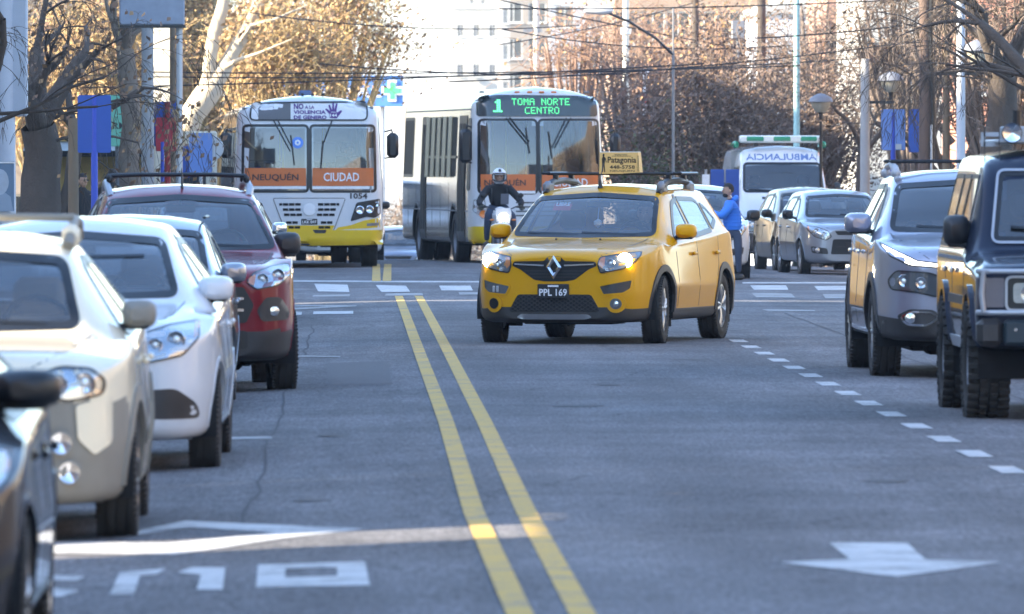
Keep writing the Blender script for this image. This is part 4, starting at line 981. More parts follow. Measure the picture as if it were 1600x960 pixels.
for a in [('autumn_tree', 'golden leafed tree above the left bus nearest the open sky', 512, 40, 226, 235, 230, 9000, 22, (0, 1, 2), (5, 5, 3)), ('autumn_tree', 'golden leafed tree right of the pale trunk', 425, 100, 219, 170, 190, 6500, 21, (0, 1, 2), (6, 4, 2)),
          ('autumn_tree', 'tan leafed tree seen between the forks of the pale trunk', 330, 90, 236, 170, 300, 6500, 23, (0, 1, 2), (5, 5, 3)), ('autumn_tree', 'golden leafed tree behind the blue sign on the left', 165, 90, 224, 190, 200, 6000, 24, (0, 1, 2), (5, 5, 4)),
          ('autumn_tree', 'golden leafed tree furthest left beyond the trunks', 70, 110, 232, 190, 240, 6000, 25, (0, 1, 2), (5, 5, 4)), ('autumn_tree', 'tan leafed tree behind the cream panel', 250, 130, 244, 160, 300, 5000, 26, (0, 1, 2), (4, 5, 3))]: crown_px(*a, TWG)
# left: shaded trunks and drooping twigs on the near pavement
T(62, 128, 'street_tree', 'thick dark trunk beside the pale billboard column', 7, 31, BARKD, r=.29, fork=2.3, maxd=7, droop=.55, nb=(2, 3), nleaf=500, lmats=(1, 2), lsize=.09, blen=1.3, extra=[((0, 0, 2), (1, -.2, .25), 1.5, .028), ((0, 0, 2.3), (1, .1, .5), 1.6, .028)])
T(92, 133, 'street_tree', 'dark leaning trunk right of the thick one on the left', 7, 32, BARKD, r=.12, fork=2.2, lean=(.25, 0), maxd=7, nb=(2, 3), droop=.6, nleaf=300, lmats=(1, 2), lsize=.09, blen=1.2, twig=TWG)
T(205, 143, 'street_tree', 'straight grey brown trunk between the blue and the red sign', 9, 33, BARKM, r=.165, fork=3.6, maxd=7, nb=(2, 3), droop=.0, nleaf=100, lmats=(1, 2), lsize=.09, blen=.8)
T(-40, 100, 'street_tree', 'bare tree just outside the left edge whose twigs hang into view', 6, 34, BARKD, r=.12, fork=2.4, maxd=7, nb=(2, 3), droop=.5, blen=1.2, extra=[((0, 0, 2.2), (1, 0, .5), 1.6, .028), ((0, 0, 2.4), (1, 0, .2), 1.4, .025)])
# right: tangled brown trees
BRT = P('brown_twig', (.17, .13, .105), .9, var=.3)
crown_px('brown_tree', 'dull brown leafy tree behind the taxi and the ambulance', 1110, 205, 186, 290, 200, 14000, 41, (4, 2, 1), (7, 2, 1), BRT, 900, .075, 44)
crown_px('brown_tree', 'tangled brown tree between the second bus and the curved lamp', 985, 190, 196, 130, 170, 1500, 44, (4, 2), (4, 3), BRT, 450, .07, 30)
crown_px('brown_tree', 'dull brown leafy tree behind the ambulance roof', 1262, 200, 190, 210, 210, 11000, 42, (4, 2), (7, 2), BRT, 800, .075, 36)
shrub('green_shrub', 'dark green shrub right of the second bus', 'shrub', px2x(1005, 182), 182, .75, .6, .8, 1.2, 2600, 43, (3, 4), (4, 1), ls=.08, ntw=100)
RDT = P('reddish_twig', (.27, .17, .12), .9, var=.2)
for a in [('autumn_tree', 'reddish bare tree in sunlight right of the second bus', 900, 95, 232, 150, 130, 250, 51, (1, 0), (1, 1), RDT, 500), ('autumn_tree', 'sunlit twiggy tree left of the curved lamp arm', 1000, 85, 238, 150, 150, 500, 52, (1, 0), (1, 1), RDT, 450),
          ('autumn_tree', 'sunlit tan leafed tree above the brown ones', 1120, 80, 230, 190, 150, 1500, 53, (0, 1), (1, 2), RDT, 380), ('autumn_tree', 'thin twiggy tree before the pale grey house', 1285, 60, 236, 170, 160, 500, 54, (1, 2), (1, 1), BRT, 500),
          ('autumn_tree', 'dense bare tree above the blue sign backs', 1420, 60, 182, 200, 260, 300, 55, (4, 2), (1, 1), BRT, 800), ('autumn_tree', 'dense bare tree behind the lantern near the right edge', 1560, 70, 150, 200, 300, 300, 56, (4, 2), (1, 1), BRT, 1000)]: crown_px(*a)
T(1490, 168, 'street_tree', 'dark bare tree with a leaning limb behind the blue sign backs', 7, 61, BARKD, r=.12, fork=1.6, lean=(-.1, 0), maxd=7, nb=(2, 3), blen=1.2, wig=.4, extra=[((0, 0, 1.9), (-.95, 0, .85), 1.7, .1), ((0, 0, 2.4), (-.8, 0, 1), 1.5, .07)])
T(1562, 122, 'street_tree', 'thick dark trunk at the right edge above the off roader', 7, 62, BARKD, r=.22, fork=3.0, maxd=7, nb=(2, 3), droop=.5, blen=1.0, extra=[((0, 0, 2.8), (-1, 0, .7), 1.0, .03), ((0, 0, 3.0), (-1, 0, .3), 1.0, .03)])
T(1640, 110, 'street_tree', 'bare tree just outside the right edge', 7, 63, BARKD, r=.16, fork=2.6, maxd=7, nb=(2, 3), droop=.5, blen=1.4, extra=[((0, 0, 2.5), (-1, 0, .6), 1.3, .03), ((0, 0, 2.8), (-1, 0, .3), 1.3, .03)])
T(1345, 176, 'street_tree', 'bare tree between the grey post and the ambulance', 7, 64, BARKD, r=.10, fork=2.2, maxd=6, blen=1.2, wig=.4)
shrub('far_hedge', 'grey leafless bushes beyond the crest between the two buses', 'hedge', px2x(612, 262), 262, 2.6, 1.2, 1.5, 2.0, 2500, 71, (4, 2), ls=.09, ntw=1200, clumps=40, bark=BARKM)
shrub('far_hedge', 'far dark bushes behind the second bus', 'hedge', px2x(760, 280), 280, 3.4, 1.2, 1.5, 2.4, 2500, 72, (4, 2), ls=.1, ntw=900, clumps=40, bark=BARKM)
# ================= poles, lamps, signs =================
BLUE = P('sign_blue', (.022, .075, .33), .55, var=.1); BLUE2 = P('sign_light_blue', (.13, .23, .52), .55, var=.1); SRED = P('sign_red', (.35, .015, .03), .5); SGR = P('sign_green', (.17, .50, .36), .6)
def pole(name, label, cat, px, Y, r, top_px, mat, n=10, bands=()):
    X = px2x(px, Y); z = gz(X, Y); H = CH + (252 - top_px) / sc(Y) - z; t = thing(name, label, cat, (X, Y, z)); MB().tube([(0, 0, -.2), (0, 0, H / 2), (0, 0, H)], [r * 1.08, r, r * .92], 12).build('pole', mat, t, True); return t, H
def signback(t, w, h, z, mat, x=0, rod=None, y=-.03, ribs=True):
    o = MB().prism(rnd([(x - w / 2, z), (x + w / 2, z), (x + w / 2, z + h), (x - w / 2, z + h)], .03), .012, 'XZ', y).build('sign_panel', mat, t)
    if ribs:
        for q in (.25, .75): MB().box((x, y + .018, z + h * q), (w * .9, .02, .03)).build('bracket', mat, o)
    return o
BPL = P('blue_pole', (.03, .07, .42), .5)
t, H = pole('road_sign', 'dark blue sign back on a blue pole left of the green shop sign', 'road sign', 148, 118, .045, 150, BPL); signback(t, 52 / sc(118), 90 / sc(118), H - .75, BLUE)
t, H = pole('road_sign', 'blue sign back with a smaller red one on a red pole', 'road sign', 262, 146, .05, 160, P('red_pole', (.3, .01, .02), .5)); signback(t, .42, .73, H - .72, BLUE, -.03, y=.05); signback(t, .38, .55, H - .80, SRED, .0, y=-.07)
t, H = pole('road_sign', 'thin blue post beside the red sign post', 'post', 254, 144, .03, 222, BPL)
t, H = pole('road_sign', 'pale blue sign back with a round mirror on a white pole beside the left bus', 'road sign', 314, 140, .03, 208, M['galv']); signback(t, .36, .62, H - .62, BLUE2); signback(t, .12, .5, H - .70, BLUE, -.23, y=.02)
MB().lathe([(.19, .03), (.2, .02), (.19, .0), (.001, .0)], (.16, .02, H - .24), 'Y', 24).build('round_mirror', M['galv'], t, True)
t, H = pole('road_sign', 'light blue sign back on a dark blue pole right of the grey post', 'road sign', 1396, 152, .045, 176, BPL); o = signback(t, 38 / sc(152), 64 / sc(152), H - .64, BLUE2); MB().box((.09, -.05, H - .58), (.1, .01, .09)).build('sticker', M['galv'], o)
t, H = pole('road_sign', 'narrow dark blue sign back beside the light blue one', 'road sign', 1438, 156, .035, 170, P('brown_pole', (.13, .09, .08), .7)); signback(t, .2, .75, H - .76, BLUE, -.1)
# billboard column with portrait poster, left edge
t, H = pole('poster_column', 'pale grey steel column with a portrait poster at the left edge', 'column', 2, 104, .17, -40, P('pale_steel', (.40, .45, .52), .6, var=.08)); 
o = MB().prism([(-.2, 0), (.16, 0), (.16, .58), (-.2, .58)], .01, 'XZ', -.2).build('poster', P('poster_blue', (.16, .24, .34), .6), t); o.location = (0, 0, H - 2.75)
MB().prism(circ(0, .34, .1, 16, .15), .004, 'XZ', -.206).build('poster_face', P('poster_pale', (.45, .52, .60), .6, var=.25, scale=9), o); MB().prism([(-.16, 0), (.15, 0), (.12, .17), (.05, .22), (-.05, .22), (-.13, .17)], .004, 'XZ', -.205).build('poster_shoulders', P('poster_mid', (.32, .40, .50), .6), o)
MB().box((0, -.206, .565), (.36, .004, .02)).build('poster_edge', M['white'], o)
MB().box((.1, .05, H - .8), (.42, .25, 1.7), bev=.02).build('sign_cabinet', P('pale_steel', (.40, .45, .52), .6, var=.08), t)
# tall concrete post next to trunk; billboard; white lit panel
t, H = pole('concrete_post', 'grey concrete post touching the straight trunk on the left', 'post', 231, 141, .10, -30, M['conc'])
t, H = pole('wooden_post', 'short wooden post right of the leaning trunk on the left', 'post', 115, 124, .075, 185, M['wood'])
t, H = pole('wooden_post', 'slim brown post right of the white panel', 'post', 270, 150, .05, 40, M['wood'])
X = px2x(254, 212); t = thing('lit_panel', 'tall cream panel shining in the sun above the red sign', 'sign panel', (X, 212, gz(X, 212))); MB().box((0, 0, 3.4), (.43, .2, 6.8), bev=.02).build('panel', P('cream_panel', (.7, .64, .5), .7), t)
X = px2x(238, 138); t = thing('billboard', 'weathered grey blue billboard box above the left hand posts', 'billboard', (X, 138, gz(X, 138))); z0 = CH + (252 - 40) / sc(138) - gz(X, 138); MB().box((0, 0, z0 + .6), (1.0, .25, 1.2), bev=.02).build('cabinet', P('billboard_grey', (.24, .27, .33), .7, var=.25), t); MB().box((0, -.02, z0 - .02), (1.04, .3, .04)).build('lower_rail', M['trim'], t); MB().tube([(.42, .05, 0), (.42, .05, z0)], .05).build('leg', M['galv'], t)
# green shop sign
X = px2x(184, 174); t = thing('shop_sign', 'green shop sign with dark letters behind the straight trunk', 'shop sign', (X, 174, CH + (252 - 229) / sc(174))); MB().box((.02, 0, .5), (.75, .1, 1.0), bev=.01).build('panel', SGR, t); text_flat('lettering', t, 'FARMA', (-.0, -.056, .40), .62, .13, M['plate'], .02); MB().tube([(0, .1, -2.6), (0, .1, .9)], .05).build('post', M['steel'], t)
X = px2x(160, 176); t = thing('corner_shop', 'low yellow ochre shop front behind the sunglasses man', 'shop', (X, 176, gz(X, 176)))
MB().box((0, 0, 1.2), (2.6, .2, 2.4)).build('wall', P('ochre_wall', (.55, .40, .16), .8, var=.2), t); MB().box((0, -.7, 2.2), (3., 1.3, .12), rot=(.15, 0, 0)).build('awning', M['trim'], t); MB().box((.1, -.12, .95), (.28, .02, .75)).box((-.32, -.12, 1.05), (.2, .02, .5)).build('notice', M['white'], t)
X = px2x(205, 178); t = thing('kiosk', 'cream kiosk below the red sign', 'kiosk', (px2x(290, 172), 172, gz(X, 172))); MB().box((0, 0, 1.25), (1.2, .8, 2.5), bev=.03).build('wall', P('cream_panel', (.7, .64, .5), .7), t); MB().box((0, -.41, 1.5), (.8, .02, .7)).build('window', WINGL, t)
# pharmacy board
a, b = at(442, 118, 262), at(630, 167, 262); t = thing('pharmacy_sign', 'large blue pharmacy board with a green cross above the left bus', 'shop sign', (a.x, 262, b.z)); W_, H_ = b.x - a.x, a.z - b.z
MB().box((W_ / 2, 0, H_ / 2), (W_, .25, H_), bev=.01).build('board', P('board_blue', (.07, .20, .52), .5, var=.15, scale=2), t)
def cross(s, w): return [(-w, -s), (w, -s), (w, -w), (s, -w), (s, w), (w, w), (w, s), (-w, s), (-w, w), (-s, w), (-s, -w), (-w, -w)]
cx, cz_ = W_ - .32, H_ * .51
MB().prism([(cx + u, cz_ + v) for u, v in cross(.31, .125)], .03, 'XZ', -.17).build('cross_border', M['white'], t); MB().prism([(cx + u, cz_ + v) for u, v in cross(.25, .075)], .03, 'XZ', -.19).build('green_cross', P('cross_green', (.08, .62, .22), .5), t)
text_flat('lettering', t, 'GLOBAL', (W_ * .46, -.14, H_ * .45), W_ * .72, H_ * .30, M['white'], .02)
for xx in (.5, W_ - .6): MB().tube([(xx, .2, -6), (xx, .2, H_ * .8)], .07).build('leg', M['galv'], t)
# tall lamp and utility poles
WP = P('lamp_white_metal', (.62, .64, .66), .5)
t, H = pole('utility_pole', 'tall sunlit concrete pole in front of the brown block', 'utility pole', 838, 240, .085, -60, P('pale_concrete', (.60, .57, .50), .85))
MB().box((-.1, 0, H - 5.75 + 3.9), (.5, .12, .10)).box((-.15, 0, 6.4 - 1.3), (.5, .16, .09), bev=.03).build('crossarm', M['steel'], t); MB().box((-.28, -.05, 5.0), (.42, .16, .10), bev=.04).build('lamp_head', M['white'], t)
t, H = pole('utility_pole', 'pale concrete pole beside the sunlit twiggy tree', 'utility pole', 978, 214, .08, -60, P('pale_concrete', (.60, .57, .50), .85)); MB().lathe([(.001, 0), (.12, .02), (.13, .16), (.001, .2)], (0, 0, CH + (252 - 58) / sc(214) - gz(9, 214)), 'Z', 14).build('collar', M['white'], t, True)
t, H = pole('white_post', 'white capped post with a red band behind the brown tree', 'post', 1008, 204, .05, 112, M['white']); MB().lathe([(.001, .06), (.12, .02), (.13, -.02), (.001, -.03)], (-.04, 0, H), 'Z', 12).build('cap', M['white'], t, True); MB().tube([(0, 0, H - .72), (0, 0, H - .52)], .056).build('band', M['red'], t)
t, H = pole('street_lamp', 'curved arm street lamp reaching left over the second bus', 'street lamp', 1052, 178, .03, 82, M['steel'])
s = sc(178); MB().tube([(0, 0, H - .05), (-.35, 0, H + .28), (-.9, 0, H + .62), (-1.35, 0, H + .80)], [.028, .026, .024, .024]).build('arm', M['trim'], t, True)
MB().lathe([(.001, 0), (.06, .02), (.09, .2), (.1, .4), (.07, .55), (.001, .58)], (0, 0, 0), 'X', 14).build('lamp_head', WP, t, True).location = (-1.35 - .42, 0, H + .84)
MB().tube([(0, 0, H - 1.1), (0, 0, H + .9)], .02).build('mast', M['steel'], t)
t, H = pole('wooden_pole', 'dark wooden pole end above the brown trees', 'utility pole', 1087, 200, .075, -60, BARKD)
t, H = pole('wooden_pole', 'dark wooden pole behind the teal lamp post', 'utility pole', 1190, 198, .10, -60, BARKD)
t, H = pole('lamp_post', 'tall teal lamp post whose top shines white behind the ambulance', 'lamp post', 1245, 183, .065, -70, P('teal_paint', (.30, .50, .50), .5)); MB().box((.18, 0, CH + (252 - 8) / sc(196) - gz(10, 196)), (.36, .08, .06), bev=.02).build('bracket', M['white'], t)
t, H = pole('concrete_post', 'grey square post between the ambulance and the blue sign backs', 'post', 1352, 158, .085, 92, M['conc']); MB().box((.26, 0, CH + (252 - 160) / sc(158) - gz(9, 158)), (.5, .06, .05)).build('arm', M['trim'], t)
def globe(t, x, z, k=1.):
    MB().lathe([(.001, .16), (.06, .15), (.20, .08), (.235, .0), (.23, -.01), (.001, -.0)], (x, 0, z), 'Z', 24).build('lamp_shade', P('lamp_shade_grey', (.16, .17, .20), .5), t, True)
    MB().lathe([(.19, -.012), (.17, -.10), (.10, -.2), (.001, -.21)], (x, 0, z), 'Z', 20).build('lamp_globe', P('lamp_globe', (.30, .28, .22), .35), t, True)
    MB().tube([(x, 0, z - .2), (x, 0, z - .34)], [.05, .03]).build('lamp_stem', M['trim'], t, True)
globe(t, .46, CH + (252 - 126) / sc(158) - gz(9, 158))
t, H = pole('street_lamp', 'low street lamp with a grey dish shade behind the ambulance', 'street lamp', 1283, 172, .03, 190, M['trim']); globe(t, 0, H + .38)
t, H = pole('light_pole', 'slim pale pole carrying a round lantern near the right edge', 'street lamp', 1502, 128, .065, -60, P('pale_pole', (.42, .45, .50), .5)); z = CH + (252 - 78) / sc(128) - gz(8, 128); globe(t, .26, z); MB().box((-.03, 0, z - .33), (.62, .05, .05)).build('arm', M['trim'], t)
t, H = pole('wooden_pole', 'thick brown wooden pole right of the narrow blue sign', 'utility pole', 1446, 146, .10, -60, P('brown_wood', (.11, .075, .06), .9, bump=.5)); MB().tube([(.1, -.08, H - 3.6), (.13, -.09, H - 2.5), (.08, -.09, H - 1.2), (.11, -.08, H)], .035).build('cable_run', M['trim'], t, True)
t, H = pole('wooden_pole', 'slim weathered pole left of the pale lantern pole', 'utility pole', 1479, 150, .06, -60, M['wood'])
t, H = pole('road_sign', 'grey steel post behind the silver pickup', 'post', 1456, 138, .02, 195, M['galv'])
for (px, py, Y, r, lab) in [(1177, 57, 205, .16, 'white round edged sign box by the wooden pole')]:
    p = at(px, py, Y); t = thing('sign_box', lab, 'sign', (p.x, Y, p.z)); MB().box((0, 0, 0), (.32, .1, .56), bev=.08).build('panel', M['white'], t); MB().tube([(0, .06, -.3), (.0, .06, -4)], .03).build('post', M['steel'], t)
p = at(1153, 47, 206); t = thing('meter_box', 'grey metal box left of the white round edged sign', 'sign', (p.x, 206, p.z)); MB().box((0, 0, 0), (.3, .2, .42), bev=.02).build('panel', M['steel'], t); MB().tube([(0, .12, -.1), (.0, .12, -4)], .035).build('post', M['steel'], t)
X = px2x(1125, 178); t = thing('blue_hoarding', 'blue panels with a white notice behind the man in the blue jacket', 'fence', (X, 178, gz(X, 178)))
for i in range(2): MB().box((-.05 + i * .3, 0, .95), (.27, .05, 1.9), bev=.01).build('panel', BLUE, t)
MB().box((-.28, -.02, 1.55), (.15, .03, .5)).build('notice', M['white'], t); MB().tube([(-.28, 0, 0), (-.28, 0, 1.9)], .025).build('post', M['galv'], t)
# wires
WIRE = P('cable', (.02, .02, .022), .6)
wl = [((240, 113), (1250, 103), 176, 6), ((120, 118), (1340, 92), 178, 14), ((130, 137), (1100, 100), 168, 5), ((500, 100), (1060, 113), 190, 10), ((780, 14), (1600, -12), 172, 8), ((390, 20), (905, 40), 196, 14), ((780, 45), (1330, 60), 186, 24), ((780, 70), (1100, 0), 205, 6), ((700, 128), (1420, 66), 172, 10), ((1180, 60), (1600, 10), 160, 8), ((780, 0), (1440, 120), 190, 8)]
wn = ['lowest dark cable crossing above both buses', 'long cable dipping over the second bus', 'cable passing just above the left bus', 'thin cable in front of the white tower', 'pale cable along the top right', 'cable through the golden leaves', 'sagging cable across the brown block', 'steep cable by the brown block', 'cable rising to the right over the brown trees', 'cable ending at the right edge', 'cable falling to the wooden pole']
for (a, b, Y, sag), lab in zip(wl, wn):
    A, B_ = at(*a, Y), at(*b, Y + 6); sg = sag / sc(Y) ; pts = [A.lerp(B_, i / 24) - Vector((0, 0, sg * 4 * (i / 24) * (1 - i / 24))) for i in range(25)]
    e = (pts[1] - pts[0]).normalized()
    o = MB().tube(pts, .013, 5).build('overhead_cable', WIRE, None, True); tag(o, lab, 'cable')
# ================= people =================
def skin_mesh(name, nodes, edges, mat, parent, root=0, sub=2):
    me = bpy.data.meshes.new(name); me.from_pydata([n[0] for n in nodes], edges, [])
    o = bpy.data.objects.new(name, me); C.objects.link(o); m = o.modifiers.new('s', 'SKIN'); m.use_smooth_shade = True
    for i, n in enumerate(nodes):
        r = n[1]; me.skin_vertices[0].data[i].radius = r if isinstance(r, tuple) else (r, r); me.skin_vertices[0].data[i].use_root = (i == root)
    m2 = o.modifiers.new('u', 'SUBSURF'); m2.levels = sub; m2.render_levels = sub
    ev = bpy.data.meshes.new_from_object(o.evaluated_get(bpy.context.evaluated_depsgraph_get())); bpy.data.objects.remove(o); bpy.data.meshes.remove(me)
    ev.name = name; ev.materials.clear(); ev.materials.append(mat); ev.polygons.foreach_set('use_smooth', [True] * len(ev.polygons))
    return link(bpy.data.objects.new(name, ev), parent)
def ell(mb, c, r, n=16, m=0, f=None, rot=None):
    V = []; Fc = []; h = n // 2 + 1
    for i in range(h + 1):
        ph = pi * i / h
        for k in range(n):
            t = 2 * pi * k / n; p = Vector((sin(ph) * cos(t) * r[0], sin(ph) * sin(t) * r[1], cos(ph) * r[2]))
            if f: p = f(p)
            if rot: p = Euler(rot).to_matrix() @ p
            V.append(p + Vector(c))
    for i in range(h):
        for k in range(n): Fc.append((i * n + k, i * n + (k + 1) % n, (i + 1) * n + (k + 1) % n, (i + 1) * n + k))
    return mb.add(V, Fc, m)
def head(body_parent, c, yaw, skin, hairmat, beard=False, glasses=False, pitch=0):
    """head facing -Y turned by yaw; c = centre of skull"""
    h = bpy.data.objects.new('x', None); R = Euler((pitch, 0, yaw)).to_matrix(); c = Vector(c)
    def face(p):
        p = p.copy()
        if p.z < 0: k = 1 + p.z * 2.6; p.x *= max(.55, k); p.y = p.y * max(.72, 1 + p.z * 1.2) - .012 * (-p.z / .12)
        if p.y < 0: p.y *= .93
        return p
    mb = MB(); ell(mb, (0, 0, 0), (.077, .098, .122), 20, 0, face)
    mb.tube([(0, -.088, .012), (0, -.108, -.018), (0, -.098, -.03)], [.008, .014, .010], 8)
    for s in (-1, 1): ell(mb, (s * .078, .008, -.008), (.012, .022, .034), 8)
    mb.tube([(-.024, -.09, -.062), (0, -.095, -.060), (.024, -.09, -.062)], [.004, .007, .004], 6)
    for v in range(len(mb.v)): mb.v[v] = R @ mb.v[v] + c
    o = mb.build('head', skin, body_parent, True)
    e = MB()
    for s in (-1, 1): ell(e, (s * .03, -.084, .008), (.012, .008, .007), 8); e.box((s * .031, -.092, .030), (.034, .008, .007), bev=.002)
    for v in range(len(e.v)): e.v[v] = R @ e.v[v] + c
    e.build('eyes', hairmat, o, True)
    hr = MB()
    def hf(p): p = p.copy(); p.z = max(p.z, -.055 if p.y > -.02 else .045); return p
    ell(hr, (0, .012, .018), (.086, .103, .118), 20, 0, hf)
    if beard: ell(hr, (0, -.045, -.085), (.052, .052, .042), 12)
    for v in range(len(hr.v)): hr.v[v] = R @ hr.v[v] + c
    hr.build('hair', hairmat, o, True)
    if glasses:
        g = MB()
        for s in (-1, 1): g.prism([(s * .03 + a, .008 + b) for a, b in circ(0, 0, .024, 10, .017)], .006, 'XZ', -.106); g.box((s * .066, -.05, .012), (.004, .1, .006))
        g.box((0, -.104, .014), (.02, .005, .005))
        for v in range(len(g.v)): g.v[v] = R @ g.v[v] + c
        g.build('sunglasses', M['trim'], o)
    return o
def hand(parent, wrist, direction, up, mat, side=1, curl=.9, s=1.):
    """palm, four fingers and a thumb"""
    d = Vector(direction).normalized(); u = Vector(up); u = (u - d * u.dot(d)).normalized(); l = d.cross(u) * side; wv = Vector(wrist)
    nodes = [(wv, .026 * s), (wv + d * .045 * s, (.038 * s, .017 * s)), (wv + d * .085 * s, (.04 * s, .015 * s))]; ed = [(0, 1), (1, 2)]
    o = skin_mesh('hand', nodes, ed, mat, parent, 0, 1)
    fg = MB()
    for k, (off, ln) in enumerate([(-.030, .068), (-.010, .078), (.010, .073), (.030, .056)]):
        p = wv + d * .085 * s + l * off * s; pts = [p]; a = 0
        for j, f in enumerate((.45, .3, .25)):
            a += curl * (.7 if j == 0 else .9); p = p + (d * cos(a) - u * sin(a)) * ln * f * s; pts.append(p)
        fg.tube(pts, [.0095 * s, .009 * s, .008 * s, .006 * s], 6)
    p = wv + d * .035 * s - l * .034 * s
    fg.tube([p, p + (d * .6 - l * .7 - u * .3).normalized() * .032 * s, p + (d * .9 - l * .45 - u * .8).normalized() * .058 * s], [.012 * s, .011 * s, .008 * s], 6)
    fg.build('fingers', mat, o, True); return o
def driver(name, label, loc, rz, shirt, z=0, cap=False, torso=.5, hold=True, scale=1.):
    """seated driver seen behind a windscreen; loc at hip point"""
    t = thing(name, label, 'person', loc, rz); V = Vector; t.scale = (scale,) * 3
    nodes = [(V((0, .04, 0)), (.16, .12)), (V((0, .08, .22)), (.16, .11)), (V((0, .09, .42)), (.17, .10)), (V((0, .07, .52)), (.06, .06)), (V((0, .05, .60)), .052)]
    ed = [(0, 1), (1, 2), (2, 3), (3, 4)]
    for s in (-1, 1):
        b = len(nodes); nodes += [(V((s * .19, .08, .43)), .065), (V((s * .26, -.05, .24)), .05), (V((s * .17, -.30, .24)), .038)]; ed += [(2, b), (b, b + 1), (b + 1, b + 2)]
        k = len(nodes); nodes += [(V((s * .10, -.2, -.02)), .085), (V((s * .13, -.48, .02)), .065), (V((s * .12, -.6, -.32)), .05)]; ed += [(0, k), (k, k + 1), (k + 1, k + 2)]
    skin_mesh('body', nodes, ed, shirt, t, 0, 1); head(t, (0, .02, .72), 0, M['skin'], M['hair'])
    for s in (-1, 1): hand(t, (s * .17, -.30, .24), (-s * .1, -1, .2), (0, 0, 1), M['skin'], s, 1.2)
    return t
# ================= vehicles placed =================
def yawed(loc, rz): return loc
tp = at(868, 540, 85.7); tx = (868 - 553) / F * 85.7
build_taxi((tx, 85.7, gz(tx, 86)), radians(-15))
# taxi occupants
def local(px, Y, rz, p):
    x = px2x(px, Y); return Vector((x, Y, gz(x, Y))) + Euler((0, 0, rz)).to_matrix() @ Vector(p)
rzt = radians(-15)
driver('person', 'driver of the yellow taxi behind the wheel in dark clothes', Vector((tx, 85.7, gz(tx, 86))) + Euler((0, 0, rzt)).to_matrix() @ Vector((.36, 2.22, .52)), rzt, M['blackcloth'])
# -------- helper to put a car by the photographed contact point of its front wheel --------
def put(px, py, side, W, ya, rz=0.):
    """side +1: px is the image-right outer foot of the tyre; -1: image-left. returns loc of the bumper centre"""
    p = gp(px, py); R = Euler((0, 0, rz)).to_matrix(); off = R @ Vector((side * (W / 2 - .02), ya, 0)); q = Vector((p.x, p.y, 0)) - off
    return Vector((q.x, q.y, gz(q.x, q.y + 1)))
WHITE = paint('car_white', (.72, .74, .76), 0., .35, dirt=.18); SILV = paint('car_silver', (.36, .38, .42), .75, .32, dirt=.15); REDP = paint('car_red', (.20, .005, .014), 0., .35, dirt=.10, coatior=1.3); NAVY = paint('car_navy', (.010, .018, .04), .1, .4, dirt=.2, coatior=1.2)
TOROC = paint('pickup_grey', (.34, .35, .42), .6, .33, dirt=.12); IVORY = paint('car_ivory', (.86, .76, .56), 0., .4, dirt=.15); GOLD = paint('car_bronze', (.28, .22, .15), .7, .35, dirt=.15)
